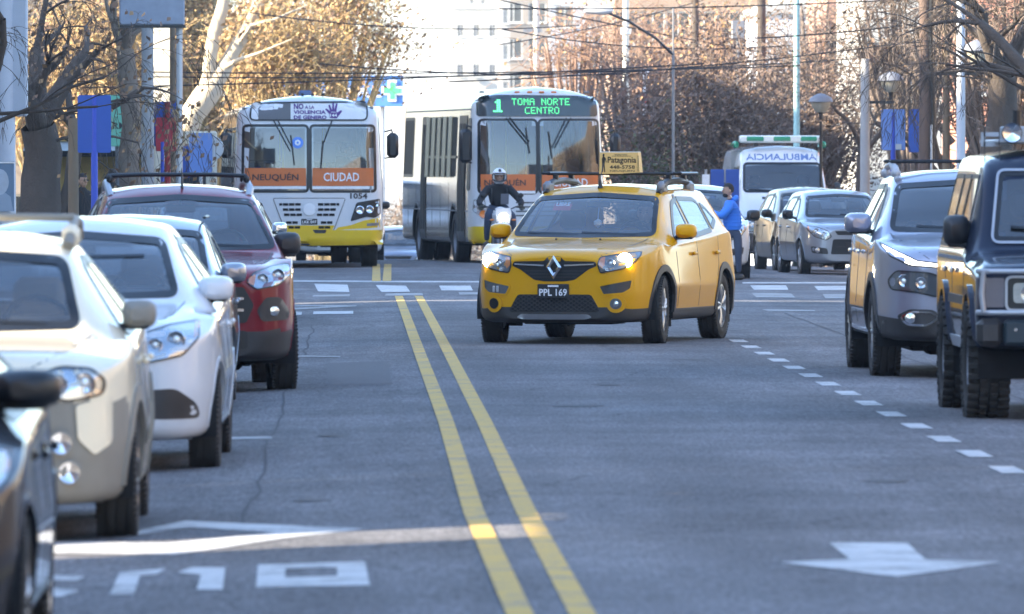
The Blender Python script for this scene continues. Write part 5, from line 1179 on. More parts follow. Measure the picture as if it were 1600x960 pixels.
# -------- silver pickup, right --------
def build_pickup():
    L, W, H = 4.9, 1.86, 1.70; loc = put(1360, 587, -1, W, .98, radians(.6)); o = thing('pickup', 'silver grey double cab pickup with slim running lamps waiting right of the taxi', 'pickup', loc, radians(.6))
    sp = dict(L=L, W=W, H=H, ya=.98, wb=2.99, r=.365, tw=.235, Ra=.44, paint=TOROC, archmat=M['black'], archw=.05, yB=2.55, yC=3.42, mir=(.23, .17, .02), mz=1.25, handle=M['chrome'],
              shell=dict(nz=1.0, cy=1.28, cz=1.16, hy=2.1, belt=1.12, brise=.05, zb=.30, ry=3.75, tail=1.28, rw=.68, fw=.80), rearglass=False, quarter=False)
    sh = basic_car(o, sp); sh.build('body', [TOROC, M['black']], o, lambda c, n: 1 if c.z < (.50 if c.y < .9 else .36) else 0)
    for s in (-1, 1):
        m = lambda q: [(s * a, b) for a, b in q]
        drl = rnd(m([(.35, .925), (.60, .955), (.74, 1.03), (.86, 1.10), (.80, .99), (.66, .92), (.36, .895)]), .012)
        d = sh.patch('running_lamp', drl, 'front', emit('running_light', (1, .93, .8), 2.2), o, .006, .02, .04); sh.band('lamp_rim', drl, 'front', M['trim'], d, .006, .006, .012)
        q = rnd(m([(.33, .80), (.50, .86), (.76, .875), (.82, .80), (.80, .72), (.60, .70), (.44, .66)]), .03)
        lamp(sh, o, q, bowls=[(s * .70, .79, .055, False), (s * .57, .775, .05, False)], base=M['dgrey'])
        f = sh.patch('fog_housing', rnd(m([(.40, .50), (.47, .56), (.66, .565), (.76, .51), (.70, .42), (.50, .41)]), .03), 'front', M['black'], o, .02, .04, .04)
        sh.band('chrome_ring', rnd(m([(.43, .495), (.49, .535), (.65, .54), (.73, .495), (.68, .44), (.52, .435)]), .03), 'front', M['chrome'], f, .006, .010, .028)
        c = sh.pos('front', s * .655, .49, .03); MB().lathe([(.045, 0), (.042, -.012), (.001, -.016)], c, 'Y', 18).build('fog_lens', M['chrome'], f, True)
        sh.patch('tow_cap', circ(s * .38, .60, .03), 'front', TOROC, o, .012, .01, .03)
        sk = m([(.0, .33), (.42, .37), (.38, .46), (.16, .49), (0, .49)]); sh.patch('skid_plate', rnd(sk, .02), 'front', M['steel'], o, .03, .03, .05)
    mesh_grille(sh, o, rnd([(-.36, .88), (.36, .88), (.44, .66), (.20, .58), (-.20, .58), (-.44, .66)], .03), bars=[([(-.36, .8), (.36, .8)], .02, M['chrome']), ([(-.36, .72), (.36, .72)], .015)])
    sh.patch('lower_valance', rnd([(-.86, .47), (-.42, .50), (-.38, .56), (.38, .56), (.42, .50), (.86, .47), (.86, .34), (-.86, .34)], .03), 'front', M['black'], o, .004, .01, .06)
    hood_seam(sh, o, [(.5, .97), (.68, 1.10), (.72, 1.17)]); plate(sh, o, '', 0, .5, .4, .13, False)
    for s in (-1, 1):
        MB().tube([(s * .60, 2.15, 1.60), (s * .615, 2.3, 1.70), (s * .61, 2.8, 1.735), (s * .6, 3.4, 1.715), (s * .6, 3.65, 1.65)], [.03, .034, .026, .026, .034]).build('roof_rail', M['satin'], o, True)
        for yy in (2.28, 3.5): MB().box((s * .61, yy, 1.66), (.07, .26, .09), bev=.03).build('rail_foot', M['satin'], o, True)
    for yy in (2.5, 3.2): MB().box((0, yy, 1.76), (1.3, .07, .03), bev=.012).build('cross_bar', M['trim'], o)
    return o
build_pickup()
# -------- boxy off roader at right edge --------
def build_offroader():
    L, W, H = 4.4, 1.76, 1.86; rz = 0; loc = put(1513, 652, -1, W + .04, .78, rz); o = thing('off_roader', 'dark navy boxy off roader with bull bar and mud tyres at the right edge', 'off roader', loc, rz); w = W / 2
    st = [(0, .52, .80, .85, .70, .85, .96, .80, 1.02, 1.035), (.04, .50, .83, .87, .70, .865, .97, .82, 1.04, 1.06), (.15, .48, .85, .88, .7, .875, .98, .82, 1.065, 1.085), (.5, .45, .86, .88, .7, .875, 1.02, .80, 1.10, 1.12), (1.18, .42, .86, .88, .7, .875, 1.06, .78, 1.13, 1.15),
          (1.3, .42, .86, .88, .7, .875, 1.09, .76, 1.22, 1.25), (1.62, .42, .86, .88, .7, .875, 1.10, .715, 1.68, 1.72), (1.8, .42, .86, .88, .7, .875, 1.10, .70, 1.765, 1.82), (2.4, .42, .86, .88, .7, .875, 1.10, .70, 1.79, 1.86), (4.1, .42, .86, .88, .7, .875, 1.10, .70, 1.79, 1.86), (4.32, .45, .85, .87, .7, .86, 1.1, .69, 1.76, 1.82), (4.4, .5, .83, .85, .7, .84, 1.08, .67, 1.68, 1.74)]
    sh = Shell(st, .015, .02, .045, smooth=1); r = .395; ya, yb = .78, 3.32; sh.arch = [(ya, r, .47, w), (yb, r, .47, w)]
    g1 = sh.window('windscreen', rnd([(-.66, 1.22), (.66, 1.22), (.60, 1.68), (-.60, 1.68)], .05), 'front', M['glass'], o, .02, .012, M['trim']); sh.band('chrome_surround', rnd([(-.68, 1.205), (.68, 1.205), (.615, 1.70), (-.615, 1.70)], .05), 'front', M['galv'], g1, .005, .012, .016)
    sh.band('wiper', [(-.55, 1.31), (.0, 1.25)], 'front', M['trim'], g1, .008, .008, .03, .01, .1, closed=False)
    for v in ('left', 'right'):
        for p in ([(1.62, 1.17), (2.45, 1.17), (2.45, 1.66), (1.86, 1.66)], [(2.55, 1.17), (3.2, 1.17), (3.2, 1.66), (2.55, 1.66)], [(3.3, 1.17), (4.1, 1.17), (4.1, 1.66), (3.3, 1.66)]): sh.window('side_window', rnd(p, .04), v, M['dglass'], o, .02, .012, M['trim'], .08)
        for ys in (1.35, 2.5, 3.22): sh.band('door_seam', [(ys, .5), (ys, 1.14)], v, M['trim'], o, .004, .004, .002, .004, .1, closed=False)
        sh.band('body_moulding', [(1.3, .80), (2.8, .80)], v, M['black'], o, .03, .03, .008, .02, .2, closed=False); sh.band('sill_trim', [(1.3, .50), (2.8, .50)], v, M['galv'], o, .04, .04, .01, .02, .2, closed=False)
        for ys in (2.3, 3.05): MB().box(sh.pos(v, ys, 1.0, .02), (.03, .16, .04), bev=.01).build('door_handle', M['chrome'], o)
        for ax in (ya, yb): sh.band('wheel_arch', arch_poly(ax, r, .47), v, NAVY, o, .012, .05, .02, .04, .08, closed=False)
    sh.build('body', NAVY, o); wheelwells(sh, o, sh.arch, w)
    for s in (-1, 1): wheel(o, s * (w + .02), ya, r, .275, s, 0, 'steel', 'mud'); wheel(o, s * (w + .02), yb, r, .275, s, 0, 'steel', 'mud')
    MB().box((0, 2.1, .55), (1.0, 3.6, .2), bev=.04).tube([(-.7, ya, r), (.7, ya, r)], .06).tube([(-.7, yb, r), (.7, yb, r)], .06).box((0, .15, .5), (.9, .25, .22), bev=.03).build('underbody', M['liner'], o)
    # front face: lamps, grille, bull bar, bumper
    for s in (-1, 1):
        m = lambda q: [(s * a, b) for a, b in q]
        b = sh.patch('indicator_lamp', rnd(m([(.69, .97), (.85, .97), (.85, .77), (.69, .77)]), .015), 'front', P('smoked_lens', (.16, .15, .17), .2, coat=.6), o, .006, .02)
        f = sh.patch('lamp_panel', rnd(m([(.38, .97), (.67, .97), (.67, .76), (.38, .76)]), .02), 'front', M['trim'], o, .006, .02); sh.band('chrome_frame', rnd(m([(.38, .975), (.675, .975), (.675, .755), (.38, .755)]), .04), 'front', M['galv'], f, .006, .012, .02)
        h = sh.patch('headlight', rnd(m([(.42, .935), (.63, .935), (.63, .80), (.42, .80)]), .03), 'front', M['refl'], o, .012, .01); c = sh.pos('front', s * .525, .865, .02); MB().lathe([(.055, 0), (.03, .004), (.001, .01)], c, 'Y', 18).build('reflector_bowl', M['chrome'], h, True); sh.patch('lens', rnd(m([(.42, .935), (.63, .935), (.63, .80), (.42, .80)]), .03), 'front', M['lens'], h, .03, 0)
    gr = sh.patch('grille', [(-.36, .96), (.36, .96), (.36, .77), (-.36, .77)], 'front', M['trim'], o, .006, .02)
    for z in (.80, .84, .88, .92): MB().box((0, -.03, z), (.70, .02, .015)).build('grille_bar', M['black'], gr)
    BAR = M['galv']; bb = MB()
    for z in (1.015, .735): bb.tube([(-.86, .12, z), (-.87, -.02, z), (-.80, -.10, z), (.80, -.10, z), (.87, -.02, z), (.86, .12, z)], .019, 10)
    for s in (-1, 1): bb.tube([(s * .835, -.08, .735), (s * .85, -.075, .87), (s * .835, -.08, 1.015)], .019, 10); bb.tube([(s * .33, -.11, .60), (s * .33, -.12, .735), (s * .33, -.12, 1.03)], .022, 10)
    bb.build('bull_bar', BAR, o, True)
    bp = MB().box((0, -.03, .60), (1.40, .16, .17), bev=.02).build('bumper', P('bumper_teal_black', (.02, .035, .045), .45), o)
    for s in (-1, 1): MB().box((s * .79, .01, .60), (.18, .20, .19), bev=.04).build('bumper_end', M['black'], bp); MB().lathe([(.012, -.11), (.012, -.12), (.001, -.12)], (s * .62, 0, .62), 'Y', 8).build('bolt', M['chrome'], bp)
    for s in (-1, 1): mirror(o, s, s * .84, 1.62, 1.28, M['black'], M['black'], .19, .22, -.03)
    for xx in (-.36, .36): seat(o, xx, 2.1, .75, M['seat'], h=.58)
    MB().box((0, 1.6, 1.08), (1.3, .4, .2), bev=.05).build('dashboard', M['black'], o); text_flat('sticker', o, 'NI 15', (-.30, 1.36, 1.27), .22, .05, M['dgrey'])
    MB().tube([(.36 + .18 * cos(a), 1.72, 1.2 + .18 * sin(a)) for a in [2 * pi * q / 14 for q in range(15)]], .014, 6).build('steering_wheel', M['trim'], o, True)
    # roof rack with spot lamps
    rk = MB().box((0, 1.95, 1.955), (1.16, .05, .10), bev=.01).box((0, 2.8, 1.90), (1.2, 1.8, .03), bev=.01).box((-.62, 2.2, 1.95), (.12, .05, .03)).box((-.62, 2.2, 1.88), (.12, .05, .03)).box((-.68, 2.2, 1.915), (.03, .05, .10))
    rk.build('roof_rack', M['galv'], o)
    for xx in (-.50, -.17, .17, .50):
        l = MB().lathe([(.001, .05), (.05, .045), (.072, .0), (.072, -.012), (.066, -.016)], (xx, 1.88, 1.96), 'Y', 20).build('spot_lamp', M['trim'], o, True); MB().lathe([(.066, -.014), (.04, -.004), (.001, .004)], (xx, 1.88, 1.96), 'Y', 20).build('lamp_glass', M['chrome'], l, True)
    MB().tube([(-.70, 1.75, 1.76), (-.70, 1.76, 2.0)], .004, 5).tube([(-.60, 1.72, 1.79), (-.60, 1.74, 2.05)], .004, 5).build('roof_aerial', M['trim'], o)
    MB().tube([(-.42, 2.5, 1.92), (-.42, 2.5, 2.12)], .03).build('rack_post', M['trim'], o)
    return o
build_offroader()
# -------- generic sedan / hatch fronts --------
def std_front(sh, o, W, nz, body, lampq, bowls, amber=None, grille=None, fog=None, lower=None, bars=(), base=None, fogw=.045):
    for s in (-1, 1):
        m = lambda q: [(s * a, b) for a, b in q]
        lamp(sh, o, rnd(m(lampq), .025), amber=m(amber) if amber else None, bowls=[(s * a, b, r, on) for a, b, r, on in bowls], base=base or M['refl'])
        if fog:
            f = sh.patch('fog_surround', rnd(m(fog[0]), .03), 'front', M['black'], o, .008, .02, .05); c = sh.pos('front', s * fog[1][0], fog[1][1], .02)
            MB().lathe([(fogw, 0), (fogw * .9, -.012), (.001, -.014)], c, 'Y', 16).build('fog_lens', M['chrome'], f, True)
    if grille: mesh_grille(sh, o, rnd(grille, .02), bars=bars)
    if lower: mesh_grille(sh, o, rnd(lower, .03), name='lower_grille', bars=[([(lower[0][0] + .05, (lower[0][1] + lower[2][1]) / 2), (lower[1][0] - .05, (lower[0][1] + lower[2][1]) / 2)], .012)])
# white hatchback, left row
loc = put(345, 728, 1, 1.84, .80, radians(-.8)); o = thing('parked_car', 'white hatchback parked second in the left row behind the ivory estate', 'car', loc, radians(-.8))
sh = basic_car(o, dict(shell=dict(rw=.585, fw=.72), L=4.06, W=1.84, H=1.50, ya=.8, wb=2.59, r=.305, tw=.185, Ra=.36, paint=WHITE, rim='cover', yB=2.22, yC=2.98, mir=(.21, .15, -.05), wip=[((.42, 1.27), (-.1, 1.26)), ((-.05, 1.045), (-.56, 1.06))]))
std_front(sh, o, 1.74, .72, WHITE, [(.43, .73), (.46, .83), (.62, .88), (.78, .90), (.79, .80), (.70, .70), (.50, .66)], [(.66, .79, .055, False), (.54, .76, .045, False)], [(.755, .895), (.785, .895), (.788, .82), (.76, .80)],
          [(-.38, .80), (.38, .80), (.40, .74), (.25, .64), (-.25, .64), (-.40, .74)], None, [(-.42, .42), (.42, .42), (.46, .28), (-.46, .28)])
sh.build('body', WHITE, o); hood_seam(sh, o, [(.46, .85), (.62, .93), (.68, 1.0)]); plate(sh, o, '', 0, .52)
for s in (-1, 1): sh.patch('bumper_intake', rnd([(s * a, b) for a, b in [(.50, .50), (.66, .51), (.78, .42), (.80, .33), (.50, .33)]], .04), 'front', M['black'], o, .006, .02, .05)
# silver estate, left row
loc = put(364, 638, 1, 1.64, .78, 0); o = thing('parked_car', 'silver estate parked third in the left row beside the white hatchback', 'car', loc, 0)
sh = basic_car(o, dict(L=4.0, W=1.64, H=1.44, ya=.78, wb=2.44, r=.30, tw=.18, Ra=.35, paint=SILV, rim='alloy', yB=2.1, yC=2.85, mir=(.19, .15, -.02), shell=dict(nz=.74, cz=.94, belt=.90, fw=.78, rw=.68)))
std_front(sh, o, 1.64, .66, SILV, [(.40, .68), (.44, .76), (.60, .80), (.74, .82), (.76, .74), (.66, .64), (.48, .61)], [(.63, .72, .05, False), (.52, .69, .04, False)], None, [(-.32, .72), (.32, .72), (.28, .62), (-.28, .62)], ([(.5, .4), (.7, .42), (.72, .34), (.5, .32)], (.6, .37)), [(-.4, .4), (.4, .4), (.44, .28), (-.44, .28)])
sh.build('body', SILV, o); plate(sh, o, '', 0, .5)
for s in (-1, 1): MB().box((s * .575, 2.6, 1.415), (.03, 1.6, .02), bev=.008).build('roof_strip', M['trim'], o)
# red crossover
W = 1.76; loc = put(460, 607, 1, W, .85, radians(3.3)); o = thing('parked_car', 'dark red crossover with black roof rack bars parked furthest out in the left row', 'car', loc, radians(3.3))
sh = basic_car(o, dict(L=4.2, W=W, H=1.64, ya=.85, wb=2.52, r=.335, tw=.205, Ra=.40, paint=REDP, archmat=None, steer=.06, yB=2.3, yC=3.05, mirmat=M['black'], mir=(.22, .19, -.05), mz=1.16, shell=dict(nz=.93, cy=1.12, cz=1.10, hy=1.9, belt=1.05, brise=.07, zb=.26, ry=3.75, tail=1.1, rw=.67, fw=.86), wip=[((.55, 1.15), (.1, 1.165)), ((.0, 1.14), (-.5, 1.165))]))
std_front(sh, o, W, .86, REDP, [(.44, .88), (.50, .95), (.66, 1.0), (.80, 1.02), (.82, .94), (.70, .85), (.52, .82)], [(.70, .93, .05, False), (.57, .90, .045, False)], [(.44, .88), (.50, .945), (.52, .93), (.50, .85)], [(-.42, .84), (.42, .84), (.50, .70), (.44, .56), (-.44, .56), (-.50, .70)], ([(.52, .66), (.60, .76), (.72, .76), (.80, .64), (.78, .58), (.56, .57)], (.66, .65)), [(-.45, .5), (.45, .5), (.45, .36), (-.45, .36)], bars=[([(-.42, .75), (.42, .75)], .02, M['chrome']), ([(-.42, .66), (.42, .66)], .02, M['chrome'])], fogw=.04)
sh.build('body', [REDP, M['black']], o, lambda c, n: 1 if c.z < (.50 if c.y < .7 else .36) else 0); hood_seam(sh, o, [(.50, .97), (.66, 1.05), (.70, 1.10)]); plate(sh, o, '', 0, .47)
for s in (-1, 1):
    MB().tube([(s * .55, 1.98, 1.53), (s * .57, 2.1, 1.60), (s * .57, 2.6, 1.65), (s * .56, 3.2, 1.64), (s * .55, 3.5, 1.56)], [.03, .032, .026, .026, .03]).build('roof_rail', M['galv'], o, True)
for yy in (2.35, 2.95): MB().tube([(-.55, yy, 1.70), (-.3, yy, 1.71), (.3, yy, 1.71), (.55, yy, 1.70)], .017, 8).box((-.55, yy, 1.675), (.05, .08, .07), bev=.02).box((.55, yy, 1.675), (.05, .08, .07), bev=.02).build('rack_bar', M['trim'], o, True)
c = sh.pos('top', .02, 2.0, 0); MB().tube([c, c + Vector((0, .08, .16))], [.012, .004], 6).build('roof_aerial', M['trim'], o)
# silver car hidden behind the red one
loc = Vector((px2x(440, 100) - .82, 100, gz(-1, 100))); o = thing('parked_car', 'silver car mostly hidden behind the red crossover with its chrome mirror showing', 'car', loc, 0)
sh = basic_car(o, dict(L=4.1, W=1.6, H=1.42, ya=.8, wb=2.5, r=.30, tw=.185, paint=SILV, mir=(.17, .13, .0), mz=1.05, shell=dict(nz=.74, cz=.94, belt=.90), mirmat=M['chrome']))
std_front(sh, o, 1.6, .66, SILV, [(.42, .66), (.46, .76), (.72, .80), (.74, .72), (.5, .62)], [(.62, .72, .05, False)]); sh.build('body', SILV, o)
# ivory estate with grey cladding, sunlit
W = 1.86; loc = put(217, 835, 1, W, .82, 0); o = thing('parked_car', 'sunlit ivory estate with grey lower cladding and roof rails in the left row', 'car', loc, 0)
CLAD = P('cladding_grey', (.24, .225, .19), .6, dirt=.2)
sh = basic_car(o, dict(L=4.2, W=W, H=1.50, ya=.82, wb=2.5, r=.32, tw=.205, Ra=.385, paint=IVORY, archmat=CLAD, archw=.06, seat=M['cream'], yB=2.2, yC=2.95, mirmat=CLAD, mir=(.17, .14, .0), mz=1.09, shell=dict(nz=.86, cy=1.0, cz=1.0, hy=1.62, belt=.96, rw=.58, fw=.69)))
for s in (-1, 1):
    m = lambda q: [(s * a, b) for a, b in q]
    lamp(sh, o, rnd(m([(.40, .73), (.43, .83), (.56, .865), (.70, .855), (.77, .80), (.76, .73), (.60, .70)]), .03), bowls=[(s * .67, .785, .055, False), (s * .54, .78, .055, False)], base=M['chrome'])
    sh.patch('white_corner', rnd(m([(.63, .68), (.80, .72), (.80, .50), (.72, .44), (.64, .52)]), .02), 'front', IVORY, o, .014, .02, .05)
    for (x, z) in ((.56, .50), (.60, .36)):
        c = sh.pos('front', s * x, z, .012); l = MB().lathe([(.062, .02), (.062, -.008), (.05, -.012)], c, 'Y', 18).build('fog_lamp', CLAD, o, True); MB().lathe([(.05, -.01), (.03, .002), (.001, .006)], c, 'Y', 18).build('lens', M['chrome'], l, True)
mesh_grille(sh, o, rnd([(-.36, .82), (.36, .82), (.34, .70), (-.34, .70)], .03), bars=[([(-.3, .76), (.3, .76)], .02, M['chrome'])]); mesh_grille(sh, o, rnd([(-.42, .5), (.42, .5), (.42, .32), (-.42, .32)], .03), name='lower_grille')
sh.build('body', [IVORY, CLAD], o, lambda c, n: 1 if c.z < (.70 if c.y < .5 else (.42 if c.y < 3.4 else .55)) else 0); hood_seam(sh, o, [(.42, .86), (.60, .95), (.68, 1.0)]); plate(sh, o, '', 0, .6)
for s in (-1, 1):
    MB().tube([(s * .54, 1.72, 1.42), (s * .55, 1.84, 1.49), (s * .545, 2.6, 1.55), (s * .54, 3.4, 1.53), (s * .53, 3.6, 1.45)], [.03, .028, .024, .024, .03]).build('roof_rail', CLAD, o, True); MB().box((s * .55, 1.86, 1.47), (.09, .14, .12), bev=.03).build('rail_foot', IVORY, o, True)
MB().tube([(-.55, 2.3, 1.56), (0, 2.3, 1.565), (.55, 2.3, 1.56)], .02).build('cross_bar', CLAD, o, True)
# dark foreground car
W = 1.74; p = at(58, 960, 31.2); loc = Vector((p.x - W / 2, 30.2, gz(-2, 31))); o = thing('parked_car', 'near black car cut off by the left edge nearest the camera', 'car', loc, 0)
sh = basic_car(o, dict(L=4.2, W=W, H=1.40, ya=.82, wb=2.55, r=.31, tw=.195, paint=paint('car_black', (.006, .008, .013), 0., .5, dirt=.1, coatior=1.16, spec=.1), mir=(.25, .14, -.04), mz=1.04, mirmat=M['trim'], shell=dict(nz=.70, cz=.95, belt=.90, rw=.50, fw=.66), rim='alloy'))
std_front(sh, o, W, .7, NAVY, [(.43, .70), (.46, .80), (.62, .84), (.78, .85), (.79, .76), (.70, .67), (.50, .64)], [(.66, .75, .055, False), (.54, .72, .045, False)], [(.755, .845), (.785, .845), (.788, .78), (.76, .77)], [(-.38, .76), (.38, .76), (.30, .64), (-.30, .64)], ([(.52, .42), (.74, .44), (.74, .34), (.54, .34)], (.64, .39)), [(-.42, .42), (.42, .42), (.46, .28), (-.46, .28)])
sh.build('body', paint('car_black', (.006, .008, .013)), o); plate(sh, o, '', 0, .52)
# right: silver hatch sedan, bronze car behind, white car behind taxi
def far_car(label, px, Y, rz, pt, W=1.70, H=1.48, L=4.1, kind='parked_car', dz=0, **k):
    x = px2x(px, Y); loc = Vector((x, Y, gz(x, Y) + dz)); o = thing(kind, label, 'car', loc, radians(rz))
    sp = dict(L=L, W=W, H=H, ya=.8, wb=2.52, r=.30, tw=.185, paint=pt, shell=dict(nz=.80, cz=.97, belt=.93)); sp.update(k); sh = basic_car(o, sp)
    std_front(sh, o, W, .7, pt, [(.38, .66), (.44, .76), (.60, .83), (.75, .86), (.76, .78), (.66, .66), (.48, .60)], [(.64, .76, .05, False), (.52, .70, .045, False)], [(.72, .85), (.75, .85), (.755, .79), (.73, .77)], [(-.33, .76), (.33, .76), (.28, .69), (-.28, .69)], ([(.46, .46), (.72, .50), (.70, .38), (.44, .36)], (.62, .43)), [(-.36, .62), (.36, .62), (.40, .36), (-.40, .36)])
    sh.build('body', pt, o); plate(sh, o, '', 0, .5, .3, .13); hood_seam(sh, o, [(.42, .80), (.60, .91), (.66, .97)]); return o, sh
far_car('silver hatchback with black mirrors parked in front of the ambulance', 1334, 154, 5.5, SILV, mirmat=M['trim'], mir=(.2, .16, .07))
far_car('bronze tinted car tucked behind the silver hatchback on the right', 1290, 160.5, 5, GOLD, H=1.52, mirmat=M['trim'])
far_car('white car behind the taxi with a man in a blue jacket leaning at it', 1093, 142.5, 1, WHITE, W=1.74, H=1.50, mirmat=M['trim'], mir=(.22, .17, .08), mz=1.0)
far_car('grey blue car beyond the crest between the two buses', 622, 212, 0, paint('car_blue_grey', (.22, .27, .36), .5), H=1.46)
far_car('white tall car just behind the left bus with its black mirror showing', 531, 178, 0, WHITE, W=1.8, H=1.75, L=4.6, mirmat=M['trim'], shell=dict(nz=.86, cy=1.1, cz=1.12, hy=1.9, belt=1.08, zb=.26, rw=.70), dz=-.1)
# ================= buses =================
BW = paint('bus_white', (.66, .68, .70), 0., .35, dirt=.12); BY = paint('bus_yellow', (.78, .52, .015), 0., .35, dirt=.12); ORG = P('banner_orange', (.62, .16, .035), .5, var=.04); INKB = P('banner_ink', (.03, .02, .02), .5); BSIDE = P('bus_side_dusty', (.21, .155, .085), .1, .6, var=.25, scale=1.6, spec=.25, coat=.12, dirt=.5, dirtcol=(.22, .16, .09))
PURP = P('poster_purple', (.10, .03, .22), .5)
def bus_shell(W, H, L, zb):
    w = W / 2
    st = [(0, zb + .02, w * .80, w * .82, .9, w * .82, 1.5, w * .78, H - .30, H - .10), (.05, zb, w * .88, w * .89, .9, w * .89, 1.5, w * .85, H - .27, H - .06), (.14, zb, w * .94, w * .95, .9, w * .95, 1.5, w * .90, H - .25, H - .03), (.3, zb, w * .98, w * .985, .9, w * .985, 1.5, w * .93, H - .24, H - .01),
          (.55, zb, w, w, .9, w, 1.5, w * .945, H - .24, H), (L - .5, zb, w, w, .9, w, 1.5, w * .945, H - .24, H), (L - .1, zb, w * .97, w * .98, .9, w * .97, 1.5, w * .93, H - .26, H - .02), (L, zb + .05, w * .9, w * .92, .9, w * .9, 1.5, w * .86, H - .32, H - .08)]
    return Shell(st, .10, .03, .09, rake=lambda z: max(0, (z - 1.2)) ** 2 * .05, smooth=2, cnt=[4, 2, 7, 8, 2, 16, 4, 5], K=28)
FONT = {'T': '11111 00100 00100 00100 00100 00100 00100', 'O': '01110 10001 10001 10001 10001 10001 01110', 'M': '10001 11011 10101 10101 10001 10001 10001', 'A': '01110 10001 10001 11111 10001 10001 10001', 'N': '10001 11001 10101 10101 10011 10001 10001', 'R': '11110 10001 10001 11110 10100 10010 10001', 'E': '11111 10000 10000 11110 10000 10000 11111', 'C': '01111 10000 10000 10000 10000 10000 01111', '1': '00110 01110 00110 00110 00110 00110 11111', ' ': '00000 ' * 7}
def led(sh, parent, txt, x, z, w, h, mat, bold=False, off=.02):
    n = len(txt); px = w / (n * 6 - 1); pz = h / 7; V = []; Fc = []
    for i, ch in enumerate(txt):
        for r, row in enumerate(FONT[ch].split()):
            for c, b in enumerate(row):
                if b == '1':
                    u = x - w / 2 + (i * 6 + c) * px; v = z + h / 2 - (r + 1) * pz; k = .86 if bold else .66
                    q = [sh.pos('front', u, v, off), sh.pos('front', u + px * k, v, off), sh.pos('front', u + px * k, v + pz * k, off), sh.pos('front', u, v + pz * k, off)]; b0 = len(V); V += q; Fc.append((b0, b0 + 1, b0 + 2, b0 + 3))
    return mk('led_text', V, Fc, mat, parent)
def bus_common(o, W, H, L, ya, yb, sidefn):
    for s in (-1, 1):
        wheel(o, s * (W / 2 - .02), ya, .48, .28, s, 0, 'steel'); wheel(o, s * (W / 2 - .03), yb, .48, .28, s, 0, 'steel'); wheel(o, s * (W / 2 - .35), yb, .48, .28, s, 0, 'steel')
    MB().box((0, L / 2, .52), (W * .72, L - .8, .22), bev=.02).tube([(-W * .4, ya, .5), (W * .4, ya, .5)], .07).tube([(-W * .4, yb, .5), (W * .4, yb, .5)], .10).box((0, yb, .5), (.4, .4, .4), bev=.12).build('underbody', M['liner'], o)
    MB().box((0, L / 2, 1.0), (W - .16, L - .7, .04)).build('floor', M['dgrey'], o)
    for k in range(6):
        for s in (-1, 1): MB().box((s * .78, 2.6 + k * 1.15, 1.55), (.8, .10, .62), bev=.04, rot=(-.12, 0, 0)).box((s * .78, 2.35 + k * 1.15, 1.3), (.8, .42, .1), bev=.03).build('passenger_seat', P('bus_seat', (.05, .07, .14), .8), o, True)
    for (x, y) in ((-.4, 1.7), (.35, 2.2), (-.4, 3.6), (.4, 4.8)): MB().tube([(x, y, 1.0), (x, y, H - .15)], .018, 8).build('grab_pole', P('pole_yellow', (.7, .55, .05), .4), o, True)
    MB().box((0, .62, 1.22), (W - .35, .5, .34), bev=.08).build('dashboard', M['black'], o, True)
    seat(o, .72, 1.55, 1.25, M['seat'], .5, .7)
    MB().tube([(.72 + .23 * cos(a), .95 + .12 * sin(a), 1.52 + .12 * sin(a)) for a in [2 * pi * q / 16 for q in range(17)]], .016, 6).build('steering_wheel', M['trim'], o, True)
def wiper(sh, parent, pts, blade):
    w = MB(); 
    for q in pts: w.tube([sh.pos('front', *a, .05) for a in q], .012, 6)
    w.tube([sh.pos('front', *a, .035) for a in blade], .014, 6); return w.build('wiper', M['trim'], parent, True)
def banner(sh, o, x0, x1, z0, z1, txt, tw, th, mat, tx=0):
    b = sh.patch('banner', rnd([(x0, z0), (x1, z0), (x1, z1), (x0, z1)], .01), 'front', ORG, o, .010, 0, .08); sh.text('lettering', txt, 'front', (x0 + x1) / 2 + tx, (z0 + z1) / 2, tw, th, mat, b, .018, .015)
    sh.patch('white_strip', [(x0, z0 - .055), (x1, z0 - .055), (x1, z0 - .005), (x0, z0 - .005)], 'front', M['white'], b, .010, 0, .1); return b
def bus_mirror(o, s, x, z, y=-.1, h=.46, w=.22):
    m = MB().box((x, y, z), (w, .14, h), bev=.06).build('wing_mirror', M['trim'], o, True)
    MB().tube([(x - s * .12, .15, z + h * .55), (x - s * .02, y, z + h * .62), (x, y, z + h * .45)], .016).tube([(x - s * .12, .15, z - h * .5), (x, y, z - h * .45)], .014).build('mirror_arm', M['trim'], m, True); return m
